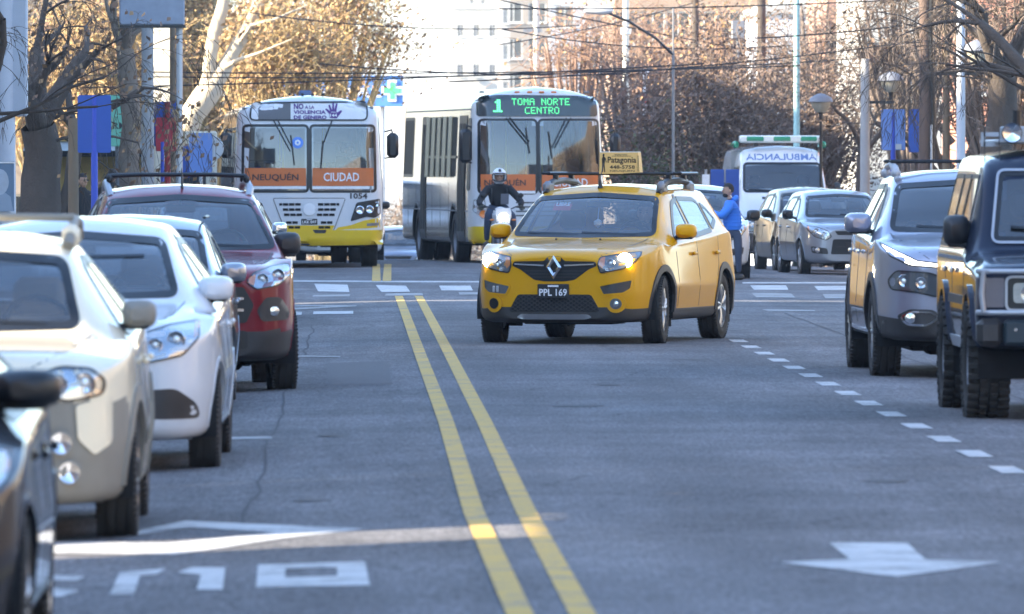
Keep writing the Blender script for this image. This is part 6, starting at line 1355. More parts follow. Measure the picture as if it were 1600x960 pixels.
def bus1():
    W, H, L = 2.6, 3.0, 10.5; Y = 155.5; X = px2x(483, Y); o = thing('bus', 'white and yellow city bus with the purple hand poster on its blind', 'bus', (X, Y, gz(X, Y)), radians(2.2))
    sh = bus_shell(W, H, L, .38); ya, yb = 2.5, 8.0; sh.arch = [(ya, .48, .60, W / 2), (yb, .48, .60, W / 2)]
    for i, q in enumerate(([(-1.15, 1.33), (-.03, 1.33), (-.03, 2.46), (-1.13, 2.46)], [(.03, 1.33), (1.15, 1.33), (1.13, 2.46), (.03, 2.46)])):
        g = sh.window('windscreen', rnd(q, .06), 'front', M['busglass'], o, .015, .03, M['trim'], g=.09)
        if i == 0: banner(sh, g, -1.12, -.055, 1.42, 1.73, 'NEUQUÉN', .80, .155, INKB, .0)
        else: banner(sh, g, .055, 1.12, 1.42, 1.73, 'CIUDAD', .62, .15, M['white'], -.03)
    for v in ('left', 'right'):
        sh.window('driver_window', rnd([(.75, 1.45), (1.75, 1.45), (1.75, 2.42), (.75, 2.42)], .05), v, M['dglass'], o, .03, .02, M['trim'], .15)
        for k in range(5): sh.window('side_window', rnd([(1.95 + k * 1.55, 1.6), (3.38 + k * 1.55, 1.6), (3.38 + k * 1.55, 2.42), (1.95 + k * 1.55, 2.42)], .05), v, M['dglass'], o, .03, .02, M['trim'], .15)
        for ax in (ya, yb): sh.band('wheel_arch', arch_poly(ax, .48, .60), v, M['black'], o, .012, .03, .01, .04, .1, closed=False)
    wheelwells(sh, o, sh.arch, W / 2)
    # destination blind frame
    fr_ = rnd([(-1.04, 2.555), (1.02, 2.555), (1.02, 2.89), (-1.0, 2.87)], .10); bl = sh.patch('blind_box', fr_, 'front', M['white'], o, .01, .02, .08); sh.band('blind_seal', fr_, 'front', M['trim'], bl, .022, .006, .018)
    sh.patch('blank_display', [(-.88, 2.575), (-.32, 2.575), (-.32, 2.86), (-.88, 2.85)], 'front', P('display_grey', (.12, .12, .13), .4), bl, .016, 0, .1)
    sh.text('lettering', 'NO', 'front', -.18, 2.80, .17, .10, PURP, bl, .02, .04); sh.text('lettering', 'A LA', 'front', .01, 2.785, .16, .055, PURP, bl, .02, .03); sh.text('lettering', 'VIOLENCIA', 'front', .01, 2.70, .56, .065, PURP, bl, .02, .035); sh.text('lettering', 'DE GENERO', 'front', .02, 2.61, .57, .065, PURP, bl, .02, .035)
    hnd = [(.36, 2.60), (.35, 2.67), (.28, 2.75), (.30, 2.765), (.365, 2.715), (.335, 2.82), (.362, 2.828), (.40, 2.735), (.405, 2.86), (.435, 2.86), (.437, 2.74), (.47, 2.855), (.498, 2.845), (.475, 2.73), (.48, 2.69), (.56, 2.735), (.575, 2.715), (.51, 2.63), (.48, 2.59)]
    sh.patch('hand_print', hnd, 'front', PURP, bl, .019, 0, .03); sh.text('lettering', '144', 'front', .425, 2.645, .12, .055, M['white'], bl, .024, .03); sh.text('lettering', 'LINEA', 'front', .425, 2.70, .09, .022, M['white'], bl, .024, .01)
    # grille panel
    gq = rnd([(-.62, 1.20), (.62, 1.20), (.42, .66), (.34, .63), (-.34, .63), (-.42, .66)], .03); g = sh.patch('grille_panel', gq, 'front', BW, o, .014, .03, .08); sh.band('panel_gap', gq, 'front', M['trim'], g, -.002, .012, .012)
    lowg = rnd([(-.44, .735), (.44, .735), (.40, .655), (.34, .635), (-.34, .635), (-.40, .655)], .02); sh.patch('grille_lower', lowg, 'front', BY, g, .019, 0, .06)
    for z, w0, w1 in ((1.10, .15, .52), (1.01, .15, .49), (.92, .13, .46), (.785, .20, .44), (.70, .16, .40)):
        for s in (-1, 1):
            a = w0
            while a < w1 - .04:
                b = min(a + .095, w1); sh.patch('grille_slot', [(s * a, z - .022), (s * b, z - .022), (s * b, z + .022), (s * a, z + .022)], 'front', M['liner'], g, .022, 0, .1); a += .107
    c = sh.pos('front', 0, 1.01, .03); MB().lathe([(.11, .01), (.105, -.008), (.001, -.012)], c, 'Y', 24).build('round_cap', M['white'], g, True)
    plate(sh, o, 'LKK 097', 0, .80, .28, .10)
    sh.text('fleet_number', '1054', 'front', .86, 1.245, .30, .10, INKB, o, .008, .03)
    for s in (-1, 1):
        m = lambda q: [(s * a, b) for a, b in q]
        q = rnd(m([(.82, 1.13), (1.24, 1.20), (1.25, .93), (1.14, .86), (1.0, .885), (.71, .80)]), .04); h = sh.patch('headlight', q, 'front', M['trim'], o, .010, .02, .06)
        for (x, z, r) in ((.88, 1.0, .075), (1.05, 1.01, .07), (1.18, 1.10, .045)):
            c = sh.pos('front', s * x, z, .02); MB().lathe([(r, .01), (r, -.012), (r * .85, -.016), (r * .6, -.002), (.001, .002)], c, 'Y', 18).build('lamp_unit', M['chrome'], h, True)
        sh.patch('yellow_swoosh', m([(.46, .66), (.50, .70), (.72, .74), (.95, .82), (1.24, .87), (1.24, .70), (.46, .655)]), 'front', BY, o, .006, .006, .07); sh.patch('grey_marker', m([(1.0, .72), (1.22, .735), (1.22, .785), (1.0, .77)]), 'front', M['steel'], o, .016, .01, .08)
        bus_mirror(o, s, s * 1.45, 2.12, -.05, .44, .21)
    sh.patch('bumper', rnd([(-1.29, .36), (1.29, .40), (1.29, .655), (-1.29, .655)], .03), 'front', BY, o, .05, .09, .07); sh.patch('bumper_patch', rnd([(.10, .60), (.28, .60), (.30, .66), (.05, .66)], .02), 'front', M['trim'], o, .056, .01, .05)
    g1 = o
    wiper(sh, o, [[(-.62, 2.56), (-.33, 2.02)], [(-.55, 2.57), (-.28, 2.05)]], [(-.32, 2.30), (-.26, 1.78)]); wiper(sh, o, [[(.40, 2.56), (.24, 2.15), (.22, 2.05)]], [(.24, 2.2), (.20, 1.72)])
    c = circ(-.20, 2.17, .10); sh.patch('round_sticker', c, 'front', P('sticker_blue', (.10, .26, .75), .4), o, .012, 0, .05); sh.patch('sticker_ring', circ(-.20, 2.17, .05), 'front', M['white'], o, .016, 0, .05); sh.patch('sticker_dot', circ(-.20, 2.17, .02), 'front', P('sticker_blue', (.10, .26, .75), .4), o, .020, 0, .05)
    for x in (-1.12, 1.1): MB().box(sh.pos('top', x * .97, .25, .0), (.14, .06, .04), bev=.015).build('marker_lamp', M['steel'], o)
    for x in (-.32, -.10, .08, .26): MB().box((x, .5, H + .01), (.05, .08, .04), bev=.01).build('roof_lamp', M['trim'], o)
    MB().box((-.02, 1.5, H + .03), (.22, .3, .12), bev=.03).build('roof_hatch', P('hatch_blue', (.08, .12, .22), .5), o)
    bus_common(o, W, H, L, ya, yb, None)
    sh.build('body', [BW, BY, M['black']], o, lambda c, n: 2 if c.z < .42 else (1 if c.z < .66 else 0))
    driver('person', 'driver of the white and yellow bus with the hand poster', Vector((X, Y, gz(X, Y))) + Vector((.70, 1.45, 1.30)), 0, P('driver_shirt', (.08, .09, .12), .9))
    MB().box((.30, 1.05, 2.0), (.42, .05, .36), bev=.03).build('sun_blind', P('blind_grey', (.25, .25, .26), .7), o)
bus1()
def bus2():
    global wn_
    W, H, L = 2.5, 3.28, 11.0; Y = 165; X = px2x(843, Y); rz = radians(6.6); o = thing('bus', 'white and yellow city bus with a lit green destination display behind the motorcyclist', 'bus', (X, Y, gz(X, Y)), rz)
    sh = bus_shell(W, H, L, .36); ya, yb = 2.75, 8.4; sh.arch = [(ya, .48, .60, W / 2), (yb, .48, .60, W / 2)]
    for i, q in enumerate(([(-1.12, 1.32), (-.06, 1.32), (-.06, 2.66), (-1.10, 2.66)], [(-.01, 1.32), (1.12, 1.32), (1.10, 2.66), (-.01, 2.66)])):
        g = sh.window('windscreen', rnd(q, .08), 'front', M['busglass'], o, .015, .03, M['trim'], g=.09)
        if i == 0: banner(sh, g, -1.09, -.09, 1.36, 1.66, 'NEUQUÉN', .76, .15, INKB, -.06)
        else: banner(sh, g, .03, 1.09, 1.36, 1.66, 'CIUDAD', .66, .15, M['white'], 0)
    d = rnd([(-1.15, 2.73), (1.10, 2.73), (1.08, 3.08), (.9, 3.11), (-.95, 3.13), (-1.13, 3.08)], .06); dp = sh.patch('destination_display', d, 'front', P('display_dark', (.035, .05, .055), .15, coat=.4), o, .035, .04, .05)
    LED = emit('led_green', (.10, .95, .30), .55)
    led(sh, dp, '1', -.77, 2.925, .17, .235, LED, True, .045); led(sh, dp, 'TOMA NORTE', .03, 3.0, 1.08, .125, LED, False, .045); led(sh, dp, 'CENTRO', .05, 2.84, .64, .125, LED, False, .045)
    for x in (-1.05, -.40, -.17, .05, .28, .90): MB().box(sh.pos('front', x, 3.175, .01), (.10, .05, .035), bev=.012).build('marker_lamp', M['amber'] if abs(x) < .5 else M['steel'], o)
    # side: louvred windows, doors
    for v in ('left', 'right'):
        sgn = -1 if v == 'left' else 1
        for k in range(5):
            q = [(2.5 + k * .84, 1.62), (3.2 + k * .84, 1.62), (3.2 + k * .84, 2.72), (2.5 + k * .84, 2.72)]; wn_ = sh.patch('side_window', rnd(q, .03), v, P('dark_side_glass', (.015, .016, .018), .5, spec=.2), o, .004, .01, .2)
            a_, b_ = sh.pos(v, 3.27 + k * .84, 1.6, 0), sh.pos(v, 3.27 + k * .84, 2.74, 0); MB().tube([a_ + Vector((sgn * .02, 0, 0)), b_ + Vector((sgn * .02, 0, 0))], .055, 4).build('window_pillar', P('cream_pillar', (.62, .54, .36), .5), o)
        sh.window('rear_side_window', rnd([(9.1, 1.62), (10.5, 1.62), (10.5, 2.72), (9.1, 2.72)], .05), v, P('dark_side_glass', (.015, .016, .018), .5, spec=.2), o, .03, .03, M['trim'], .2)
        sh.band('window_rail', [(2.45, 1.98), (6.9, 1.98)], v, P('cream_rail', (.45, .38, .24), .5), o, .025, .025, .02, .03, .3, closed=False); sh.band('waist_strip', [(.7, .98), (10.6, .98)], v, M['steel'], o, .012, .012, .01, .01, .5, closed=False)
        for (a, b) in ((1.05, 2.15), (7.35, 8.5) if False else (6.95, 7.75)):
            dr = sh.patch('door', [(a, .42), (b, .42), (b, 2.75), (a, 2.75)], v, M['trim'], o, .012, .03, .15)
            for q in ((a + .06, (a + b) / 2 - .04), ((a + b) / 2 + .04, b - .06)): sh.patch('door_glass', rnd([(q[0], .6), (q[1], .6), (q[1], 2.6), (q[0], 2.6)], .04), v, P('dark_side_glass', (.015, .016, .018), .5, spec=.2), dr, .02, 0, .2)
        sh.patch('corner_window', rnd([(.38, 1.36), (.80, 1.36), (.86, 2.7), (.48, 2.7)], .08), v, M['trim'], o, .01, .01, .1)
        for ax in (ya, yb): sh.band('wheel_arch', arch_poly(ax, .48, .60), v, M['black'], o, .012, .03, .01, .04, .1, closed=False)
        sh.band('roof_gutter', [(.6, 2.86), (10.5, 2.86)], v, M['steel'], o, .012, .012, .01, .02, .5, closed=False)
        for k in range(8): yy = 1.0 + k * 1.25; sh.band('panel_seam', [(yy, .4), (yy, 1.5)] if abs(yy - ya) > .7 and abs(yy - yb) > .7 else [(yy, 1.15), (yy, 1.5)], v, M['trim'], o, .004, .004, .003, .004, .3, closed=False)
    wheelwells(sh, o, sh.arch, W / 2)
    for s in (-1, 1):
        m = lambda q: [(s * a, b) for a, b in q]
        h = sh.patch('headlight', rnd(m([(.62, .86), (.85, .98), (1.20, 1.22), (1.22, .98), (1.05, .84), (.75, .78)]), .05), 'front', M['refl'], o, .010, .02, .06); c = sh.pos('front', s * .80, .90, .02); MB().lathe([(.075, .01), (.075, -.012), (.05, -.002), (.001, .0)], c, 'Y', 18).build('lamp_unit', M['chrome'], h, True)
        c = sh.pos('front', s * 1.05, .93, .02); MB().lathe([(.07, .01), (.07, -.012), (.05, -.002), (.001, .0)], c, 'Y', 18).build('lamp_unit', M['amber'], h, True)
        bus_mirror(o, s, s * 1.40, 2.15, -.05, .52, .2) if s > 0 else bus_mirror(o, s, s * 1.36, 2.18, .1, .62, .24)
    for z in (1.14, 1.06, .98, .90): sh.band('louvre', [(-.45, z), (.45, z)], 'front', M['dgrey'], o, .014, .014, .006, .01, .1, closed=False)
    sh.patch('bumper', rnd([(-1.24, .38), (1.24, .38), (1.24, .70), (-1.24, .70)], .03), 'front', BY, o, .03, .06, .08)
    plate(sh, o, '', 0, .62, .3, .1)
    wiper(sh, o, [[(-.62, 2.70), (-.24, 2.22)], [(-.56, 2.71), (-.20, 2.26)]], [(-.26, 2.52), (-.20, 2.05)]); wiper(sh, o, [[(.50, 2.70), (.22, 2.15)], [(.58, 2.70), (.27, 2.15)]], [(.16, 2.45), (.22, 1.95)])
    bus_common(o, W, H, L, ya, yb, None)
    sh.build('body', [BW, BY, M['black'], BSIDE], o, lambda c, n: 2 if c.z < .40 else (3 if c.y > .62 else (1 if c.z < .71 else 0)))
    R = Euler((0, 0, rz)).to_matrix(); L0 = Vector((X, Y, gz(X, Y)))
    driver('person', 'driver of the bus with the green display', L0 + R @ Vector((.70, 1.45, 1.30)), rz, P('driver_shirt', (.08, .09, .12), .9))
bus2()
# ================= ambulance =================
def ambulance():
    W, H, L = 1.99, 2.42, 5.6; Y = 178; X = px2x(1232, Y); rz = radians(2.5); o = thing('ambulance', 'white high roofed ambulance van with a green and white light bar', 'ambulance', (X, Y, gz(X, Y)), rz); w = W / 2
    st = [(0, .32, .80, .84, .60, .80, .85, .62, .92, .95), (.06, .28, .88, .90, .6, .86, .88, .68, .97, 1.0), (.2, .27, .94, .955, .6, .92, .94, .74, 1.06, 1.09), (.45, .27, .965, .985, .6, .95, 1.0, .78, 1.17, 1.19), (.75, .27, .97, w, .6, .965, 1.10, .82, 1.32, 1.34), (.92, .27, .97, w, .6, .97, 1.16, .83, 1.42, 1.45), (1.45, .27, .97, w, .6, .975, 1.22, .80, 2.06, 2.10),
          (1.65, .27, .97, w, .6, .975, 1.23, .79, 2.22, 2.30), (1.95, .27, .97, w, .6, .975, 1.24, .80, 2.30, 2.40), (5.3, .27, .97, w, .6, .975, 1.24, .80, 2.30, 2.42), (5.6, .32, .94, .96, .6, .95, 1.24, .78, 2.25, 2.36)]
    sh = Shell(st, .06, .03, .06, smooth=2); r = .34; ya, yb = 1.0, 4.5; sh.arch = [(ya, r, .41, w), (yb, r, .41, w)]; AW = paint('ambulance_white', (.70, .72, .75), dirt=.12)
    g = sh.window('windscreen', rnd([(-.80, 1.48), (.80, 1.48), (.76, 2.05), (-.76, 2.05)], .08), 'front', M['busglass'], o, .03, .02, M['trim']); sh.band('wiper', [(-.7, 1.53), (.0, 1.50)], 'front', M['trim'], g, .01, .01, .02, .01, .1, closed=False); sh.band('wiper', [(.0, 1.54), (.7, 1.52)], 'front', M['trim'], g, .01, .01, .02, .01, .1, closed=False)
    for v in ('left', 'right'):
        for p in ([(1.35, 1.32), (2.1, 1.32), (2.1, 1.98), (1.62, 1.98)], [(2.3, 1.35), (3.4, 1.35), (3.4, 1.95), (2.3, 1.95)]): sh.window('side_window', rnd(p, .05), v, M['dglass'], o, .03, .02, M['trim'], .1)
        for ax in (ya, yb): sh.band('wheel_arch', arch_poly(ax, r, .41), v, M['black'], o, .012, .03, .01, .03, .1, closed=False)
        for ys in (1.25, 2.2, 3.5): sh.band('door_seam', [(ys, .4), (ys, 1.9)], v, M['trim'], o, .004, .004, .003, .004, .2, closed=False)
    sh.text('lettering', 'AMBULANCIA', 'front', 0, 2.175, 1.42, .13, P('ambulance_blue', (.12, .20, .42), .5), o, .008, .02, mirror=True)
    for s in (-1, 1):
        m = lambda q: [(s * a, b) for a, b in q]
        lamp(sh, o, rnd(m([(.46, .72), (.52, .92), (.80, .98), (.93, .98), (.94, .80), (.80, .68)]), .04), bowls=[(s * .72, .84, .075, False)], base=M['refl'])
        mirror(o, s, s * .96, 1.45, 1.50, M['black'], M['black'], .16, .34, .08)
        wheel(o, s * (w - .02), ya, r, .225, s, 0, 'steel'); wheel(o, s * (w - .02), yb, r, .225, s, 0, 'steel')
    mesh_grille(sh, o, rnd([(-.42, .90), (.42, .90), (.36, .70), (-.36, .70)], .03)); sh.patch('bumper', rnd([(-.97, .30), (.97, .30), (.97, .66), (-.97, .66)], .05), 'front', M['black'], o, .03, .06, .07)
    sh.patch('hood_vent', rnd([(-.45, 1.38), (.45, 1.38), (.45, 1.33), (-.45, 1.33)], .01), 'front', M['trim'], o, .004, .004, .06); sh.band('hood_line', [(-.5, 1.15), (.5, 1.15)], 'front', M['trim'], o, .006, .006, .003, .004, .1, closed=False)
    wheelwells(sh, o, sh.arch, w); sh.build('body', AW, o); plate(sh, o, '', 0, .5, .3, .12)
    lb = MB().box((0, 1.72, 2.53), (1.66, .30, .15), bev=.03).build('light_bar', P('bar_white', (.75, .78, .72), .3, coat=.5), o, True); GRN = P('bar_green', (.03, .30, .16), .15, coat=.6)
    for x, d in ((-.52, .36), (.02, .36), (.56, .34)): MB().box((x, 1.715, 2.535), (d, .315, .10), bev=.02).build('green_lens', GRN, lb, True)
    MB().box((-.88, 2.2, 2.42), (.10, .8, .14), bev=.03).box((.88, 2.2, 2.42), (.10, .8, .14), bev=.03).build('side_beacon', GRN, o, True); MB().box((-.5, 1.72, 2.43), (.08, .2, .08)).box((.5, 1.72, 2.43), (.08, .2, .08)).build('bar_foot', M['trim'], o)
    MB().box((0, 1.3, 1.25), (1.7, .5, .3), bev=.08).build('dashboard', M['black'], o, True)
    for x in (-.5, .5): seat(o, x, 2.05, .95, M['seat'])
    MB().box((0, 2.6, 1.5), (1.85, .04, 1.6)).build('bulkhead', P('bulkhead_grey', (.3, .3, .29), .7), o); MB().box((0, 2.6, .42), (1.5, 4.4, .2)).build('underbody', M['liner'], o)
ambulance()
# ================= motorcycle and rider =================
def motorcycle():
    Y = 158; X = px2x(787, Y); rz = radians(5); z0 = gz(X, Y); o = thing('motorcycle', 'white trail motorcycle with its headlight on coming between bus and taxi', 'motorcycle', (X, Y, z0), rz); MW = M['white']; o.scale = (.96,) * 3
    def mw(y, r, wd):
        t = MB().lathe([(r - .09, -wd * .35), (r - .05, -wd * .5), (r - .01, -wd * .35), (r, 0), (r - .01, wd * .35), (r - .05, wd * .5), (r - .09, wd * .35)], axis='X', n=36)
        for k in range(36):
            a = 2 * pi * k / 36
            for s in (-1, 0, 1): t.box((s * wd * .3, (r + .0) * cos(a + .08 * (s == 0)), (r + .0) * sin(a + .08 * (s == 0))), (wd * .24, .03, .02), rot=(a + pi / 2, 0, 0))
        h = t.build('wheel', M['rubber'], o, True); h.location = (0, y, r); rim = MB().lathe([(r - .08, -.03), (r - .10, -.025), (r - .10, .025), (r - .08, .03)], axis='X', n=30)
        for k in range(18): a = 2 * pi * k / 18; rim.tube([(.03 * (-1) ** k, .04 * cos(a), .04 * sin(a)), (0, (r - .1) * cos(a + .15), (r - .1) * sin(a + .15))], .003, 4)
        rim.tube([(-.07, 0, 0), (.07, 0, 0)], .03).build('rim', M['alloy'], h, True); MB().lathe([(.04, .05), (.12, .05), (.12, .055), (.04, .055)], axis='X', n=24).build('brake_disc', M['steel'], h)
    mw(.0, .34, .09); mw(1.42, .32, .12)
    fk = MB()
    for s in (-1, 1): fk.tube([(s * .09, 0, .34), (s * .095, .16, .72), (s * .095, .27, 1.0)], [.028, .026, .02], 8)
    fk.box((0, .18, .80), (.24, .06, .05), bev=.01).box((0, .25, .97), (.24, .06, .04), bev=.01).build('fork', M['steel'], o, True)
    MB().prism([(-.06, .72), (.06, .72), (.045, .40), (-.045, .40)], .02, 'XZ', -.02).build('fork_guard', MW, o)
    MB().tube([(0, -.30, .70), (0, -.12, .80), (0, .1, .80), (0, .28, .72)], [.03, .06, .07, .04], 8).build('front_fender', MW, o, True)
    m = MB(); q = [(-.13, 1.08), (.13, 1.08), (.15, .98), (.12, .82), (.07, .74), (-.07, .74), (-.12, .82), (-.15, .98)]; m.prism(rnd(q, .03), .10, 'XZ', .04); m.build('headlight_cowl', MW, o)
    h = MB().lathe([(.001, -.0), (.05, .004), (.082, .015), (.085, .04)], (0, .025, .90), 'Y', 20).build('headlight', M['lampon'], o, True)
    bar = MB().tube([(-.40, .42, 1.09), (-.26, .34, 1.10), (-.10, .29, 1.03), (.10, .29, 1.03), (.26, .34, 1.10), (.40, .42, 1.09)], .012, 8).build('handlebar', M['trim'], o, True)
    for s in (-1, 1):
        MB().tube([(s * .28, .35, 1.10), (s * .41, .425, 1.09)], .018, 8).build('grip', M['rubber'], bar, True)
        MB().tube([(s * .30, .34, 1.12), (s * .33, .30, 1.26)], .006, 6).build('mirror_stem', M['trim'], bar); c = (s * .345, .28, 1.31); mm = MB(); ell(mm, c, (.055, .018, .045), 12); mm.build('mirror', M['trim'], bar, True)
        a = MB(); ell(a, (s * .20, .12, .86), (.045, .035, .022), 10); a.build('turn_signal', M['amber'], o, True)
        MB().prism([(.30, .95), (.75, .98), (.85, .80), (.62, .62), (.38, .70)], .03, 'YZ', s * .14 - .015).build('tank_shroud', MW, o)
    t = MB(); ell(t, (0, .62, .97), (.14, .26, .13), 14); t.build('fuel_tank', MW, o, True)
    MB().box((0, 1.05, .95), (.24, .75, .10), bev=.04).build('saddle', M['black'], o, True)
    MB().box((0, .68, .50), (.26, .40, .36), bev=.06).tube([(0, .3, .95), (0, .45, .45), (0, .9, .38), (0, 1.05, .85)], .025).tube([(0, .9, .4), (0, 1.42, .32)], .03).build('engine', M['steel'], o, True)
    MB().tube([(.1, .6, .5), (.16, .8, .4), (.17, 1.3, .6)], [.02, .03, .04]).build('exhaust', M['chrome'], o, True); MB().box((0, 1.55, .92), (.16, .4, .03), bev=.01, rot=(.2, 0, 0)).build('rear_fender', MW, o)
    for s in (-1, 1): MB().tube([(s * .12, .72, .36), (s * .27, .74, .36)], .015).build('foot_peg', M['steel'], o)
    # rider
    p = thing('person', 'motorcyclist in a white helmet and black jacket riding the white motorcycle', 'person', (X, Y, z0), rz); V = Vector; p.scale = (.96,) * 3
    tr = [(V((0, 1.02, 1.05)), (.16, .12)), (V((0, .99, 1.16)), (.15, .11))]; ed = [(0, 1)]
    for s in (-1, 1): b = len(tr); tr += [(V((s * .12, .95, 1.03)), .10), (V((s * .22, .58, .92)), .082), (V((s * .24, .66, .70)), .066), (V((s * .235, .76, .47)), .05)]; ed += [(0, b), (b, b + 1), (b + 1, b + 2), (b + 2, b + 3)]
    skin_mesh('trousers', tr, ed, M['denim'], p)
    for s in (-1, 1): MB().box((s * .24, .70, .40), (.11, .30, .13), bev=.045).box((s * .24, .60, .37), (.12, .14, .09), bev=.04).build('boot', P('boot_brown', (.10, .075, .06), .8), p, True)
    jk = [(V((0, 1.0, 1.08)), (.17, .13)), (V((0, .96, 1.26)), (.175, .125)), (V((0, .90, 1.42)), (.20, .12)), (V((0, .87, 1.51)), (.11, .09)), (V((0, .85, 1.56)), .075)]; ed = [(0, 1), (1, 2), (2, 3), (3, 4)]
    for s in (-1, 1): b = len(jk); jk += [(V((s * .20, .88, 1.43)), .085), (V((s * .33, .74, 1.28)), .072), (V((s * .40, .60, 1.17)), .06), (V((s * .36, .47, 1.12)), .045)]; ed += [(2, b), (b, b + 1), (b + 1, b + 2), (b + 2, b + 3)]
    j = skin_mesh('jacket', jk, ed, M['blackcloth'], p)
    MB().box((.10, .765, 1.24), (.15, .012, .20), bev=.005, rot=(.2, 0, .05)).build('chest_patch', P('patch_grey', (.14, .14, .16), .7), j); 
    for s in (-1, 1):
        MB().tube([(s * .14, .80, 1.15), (s * .145, .775, 1.35), (s * .13, .84, 1.50)], .014, 6).build('backpack_strap', M['trim'], j); hand(p, (s * .36, .48, 1.12), (s * .15, -1, -.35), (0, 0, 1), P('glove', (.05, .05, .03), .8), s, 1.3, 1.1)
    hd = head(p, (0, .80, 1.645), 0, M['skin'], M['hair'])
    hm = MB()
    def hf(q): q = q.copy(); return q
    V2 = []; F2 = []; n = 24; rows = 12; idx = {}
    for i in range(rows + 1):
        ph = pi * (i / rows) * .86
        for k in range(n):
            t = 2 * pi * k / n; x, y, z = .138 * sin(ph) * cos(t), .165 * sin(ph) * sin(t), .155 * cos(ph)
            if z < -.05: y *= 1.03
            V2.append((x, .80 + y, 1.66 + z))
    for i in range(rows):
        for k in range(n):
            t = 2 * pi * (k + .5) / n; ph = pi * ((i + .5) / rows) * .86; z = cos(ph) * .155; front = sin(t) < -.55
            if front and -.085 < z < .045: continue
            F2.append((i * n + k, i * n + (k + 1) % n, (i + 1) * n + (k + 1) % n, (i + 1) * n + k))
    hm.add(V2, F2); h = hm.build('helmet', M['white'], hd, True); md = h.modifiers.new('s', 'SOLIDIFY'); md.thickness = .02; md.offset = -1
    MB().tube([(-.115, .715, 1.705), (-.07, .655, 1.715), (0, .638, 1.718), (.07, .655, 1.715), (.115, .715, 1.705)], .012, 6).tube([(-.12, .72, 1.60), (-.08, .66, 1.575), (0, .635, 1.565), (.08, .66, 1.575), (.12, .72, 1.60)], .014, 6).tube([(-.125, .73, 1.59), (-.132, .735, 1.65), (-.125, .73, 1.71)], .012, 6).tube([(.125, .73, 1.59), (.132, .735, 1.65), (.125, .73, 1.71)], .012, 6).build('helmet_trim', M['trim'], h, True)
    MB().box((0, .675, 1.765), (.05, .05, .06), bev=.01, rot=(.55, 0, 0)).build('helmet_vent', M['trim'], h)
motorcycle()
# ================= man in the blue jacket =================
def man():
    Y = 140.8; X = px2x(1145, Y); p = thing('person', 'bearded man in a bright blue quilted jacket leaning on the white car behind the taxi', 'person', (X, Y, gz(X, Y)), radians(0)); V = Vector
    tr = [(V((0, 0, .86)), (.15, .115)), (V((0, 0, .98)), (.15, .11))]; ed = [(0, 1)]
    for s in (-1, 1): b = len(tr); tr += [(V((s * .09, 0, .84)), .10), (V((s * .10, -.03 * s, .50)), .072), (V((s * .11, .06 * s, .12)), .052)]; ed += [(0, b), (b, b + 1), (b + 1, b + 2)]
    skin_mesh('trousers', tr, ed, M['denim'], p)
    for s in (-1, 1): MB().box((s * .11 - .03, .06 * s, .055), (.27, .10, .11), bev=.04).build('shoe', M['black'], p, True)
    JB = P('jacket_blue', (.035, .20, .70), .6, var=.1)
    jk = [(V((0, 0, .84)), (.17, .135)), (V((0, 0, 1.0)), (.175, .14)), (V((-.02, 0, 1.18)), (.18, .14)), (V((-.04, 0, 1.32)), (.17, .13)), (V((-.05, 0, 1.41)), (.10, .09))]; ed = [(0, 1), (1, 2), (2, 3), (3, 4)]
    for (sy, el, wr) in ((-1, (-.20, -.22, 1.12), (-.40, -.14, 1.20)), (1, (-.20, .22, 1.12), (-.42, .12, 1.22))):
        b = len(jk); jk += [(V((-.03, sy * .18, 1.33)), .085), (V(el), .075), (V(wr), .055)]; ed += [(3, b), (b, b + 1), (b + 1, b + 2)]
    j = skin_mesh('jacket', jk, ed, JB, p)
    # quilting rolls
    p.scale = (.89,) * 3; bv = BVHTree.FromPolygons([v.co for v in j.data.vertices], [list(f.vertices) for f in j.data.polygons])
    z = .84; k = 0
    while z < 1.33:
        ring = []
        for q in range(25):
            a = 2 * pi * q / 24; h = bv.ray_cast(V((-.02 + cos(a), sin(a), z)), V((-cos(a), -sin(a), 0)))
            if h[0] is not None: ring.append(h[0] + V((cos(a), sin(a), 0)) * .004 if abs(h[0].x) < .26 and abs(h[0].y) < .24 else V((-.02 + .19 * cos(a), .16 * sin(a), z)))
        if len(ring) > 20: MB().tube(ring, .011, 6, cap=False).build('quilt_seam', JB, j, True)
        z += .062; k += 1
    MB().tube([(-.0, -.085, 1.41), (.045, -.05, 1.44), (.06, 0, 1.45), (.045, .05, 1.44), (.0, .085, 1.41)], [.04, .05, .055, .05, .04], 10).build('hood', JB, j, True)
    skin_mesh('neck', [(V((-.05, 0, 1.40)), .055), (V((-.065, 0, 1.50)), .05)], [(0, 1)], M['skin'], p)
    head(p, (-.085, 0, 1.585), radians(-70), M['skin'], M['hair'], beard=True)
    hand(p, (-.40, -.14, 1.20), (-1, .1, .1), (0, 0, 1), M['skin'], 1, .4); hand(p, (-.42, .12, 1.22), (-1, 0, .1), (0, 0, 1), M['skin'], -1, .4)
    q = thing('paper_bag', 'small white bag held by the man in the blue jacket', 'bag', (X - .44, Y - .02, gz(X, Y) + 1.04)); MB().box((0, 0, .06), (.16, .10, .16), bev=.03).build('bag_body', M['white'], q, True)
man()
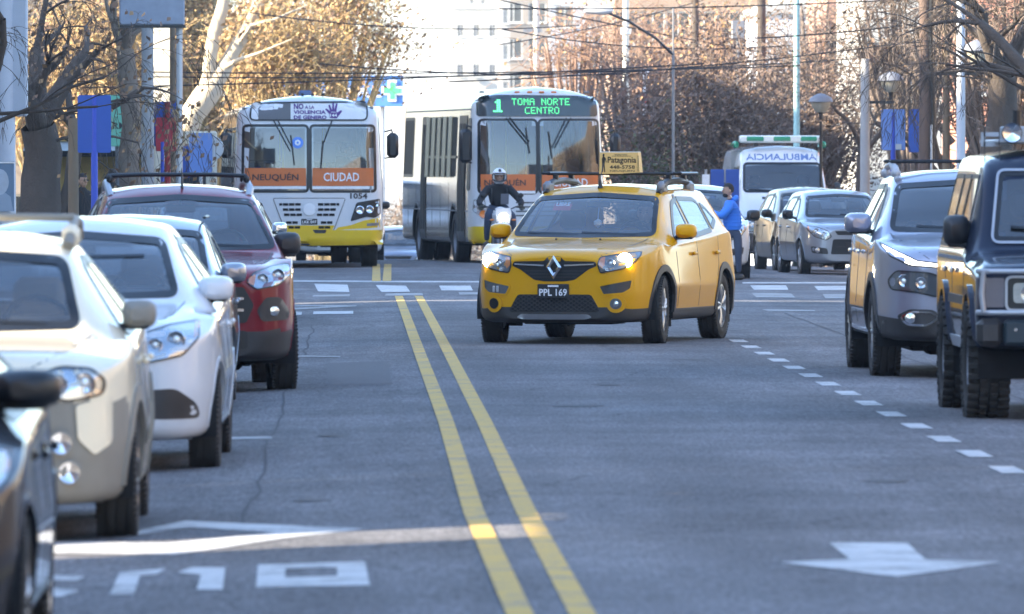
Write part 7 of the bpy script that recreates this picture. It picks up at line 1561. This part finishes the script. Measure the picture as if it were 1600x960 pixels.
# ================= pedestrians on the left pavement =================
def walker(label, px, Y, rz, top, cloth, legs, glasses=False, cap=None):
    X = px2x(px, Y); z = gz(X, Y) + .13; Hh = CH + (252 - top) / sc(Y) - z; k = Hh / 1.74; p = thing('person', label, 'person', (X, Y, z), rz); p.scale = (k,) * 3; V = Vector
    tr = [(V((0, 0, .90)), (.15, .11)), (V((0, 0, 1.0)), (.15, .10))]; ed = [(0, 1)]
    for s in (-1, 1): b = len(tr); tr += [(V((s * .09, 0, .86)), .095), (V((s * .10, -.10 * s, .49)), .07), (V((s * .10, .08 * s, .10)), .05)]; ed += [(0, b), (b, b + 1), (b + 1, b + 2)]
    skin_mesh('trousers', tr, ed, legs, p)
    for s in (-1, 1): MB().box((s * .10, .04 * s, .05), (.10, .27, .10), bev=.04).build('shoe', M['black'], p, True)
    jk = [(V((0, 0, .92)), (.16, .12)), (V((0, 0, 1.15)), (.17, .12)), (V((0, 0, 1.36)), (.18, .11)), (V((0, 0, 1.46)), (.08, .07)), (V((0, 0, 1.52)), .055)]; ed = [(0, 1), (1, 2), (2, 3), (3, 4)]
    for s in (-1, 1): b = len(jk); jk += [(V((s * .19, 0, 1.38)), .07), (V((s * .25, .03, 1.12)), .058), (V((s * .24, -.08 * s, .90)), .045)]; ed += [(2, b), (b, b + 1), (b + 1, b + 2)]
    skin_mesh('jacket', jk, ed, cloth, p); head(p, (0, -.015, 1.61), 0, M['skin'], M['hair'], glasses=glasses)
    for s in (-1, 1): hand(p, (s * .24, -.08 * s, .90), (0, -.1, -1), (0, 1, 0), M['skin'], s, .5)
walker('dark haired man in sunglasses and a dark coat behind the red crossover roof', 129, 132, radians(38), 271, M['blackcloth'], M['denim'], True)
walker('person with dark hair in a dark coat behind the crossover roof rack', 176, 138, radians(190), 264, M['blackcloth'], M['denim'])
walker('person in a blue jacket half hidden by the dark trunks on the left', 84, 136, radians(200), 288, P('jacket_royal', (.02, .06, .42), .8), M['denim'])
# ================= haze =================
hz = MB().box((0, 1950, 19), (6300, 5300, 56)).build('haze', [], None); hz['kind'] = 'stuff'
hm_ = bpy.data.materials.new('haze_air'); hm_.use_nodes = True; nt = hm_.node_tree; nt.nodes.remove(nt.nodes['Principled BSDF'])
pv = nt.nodes.new('ShaderNodeVolumePrincipled'); pv.inputs['Color'].default_value = (.93, .95, .98, 1); pv.inputs['Density'].default_value = .00022
nt.links.new(pv.outputs[0], nt.nodes['Material Output'].inputs['Volume']); hz.data.materials.clear(); hz.data.materials.append(hm_)
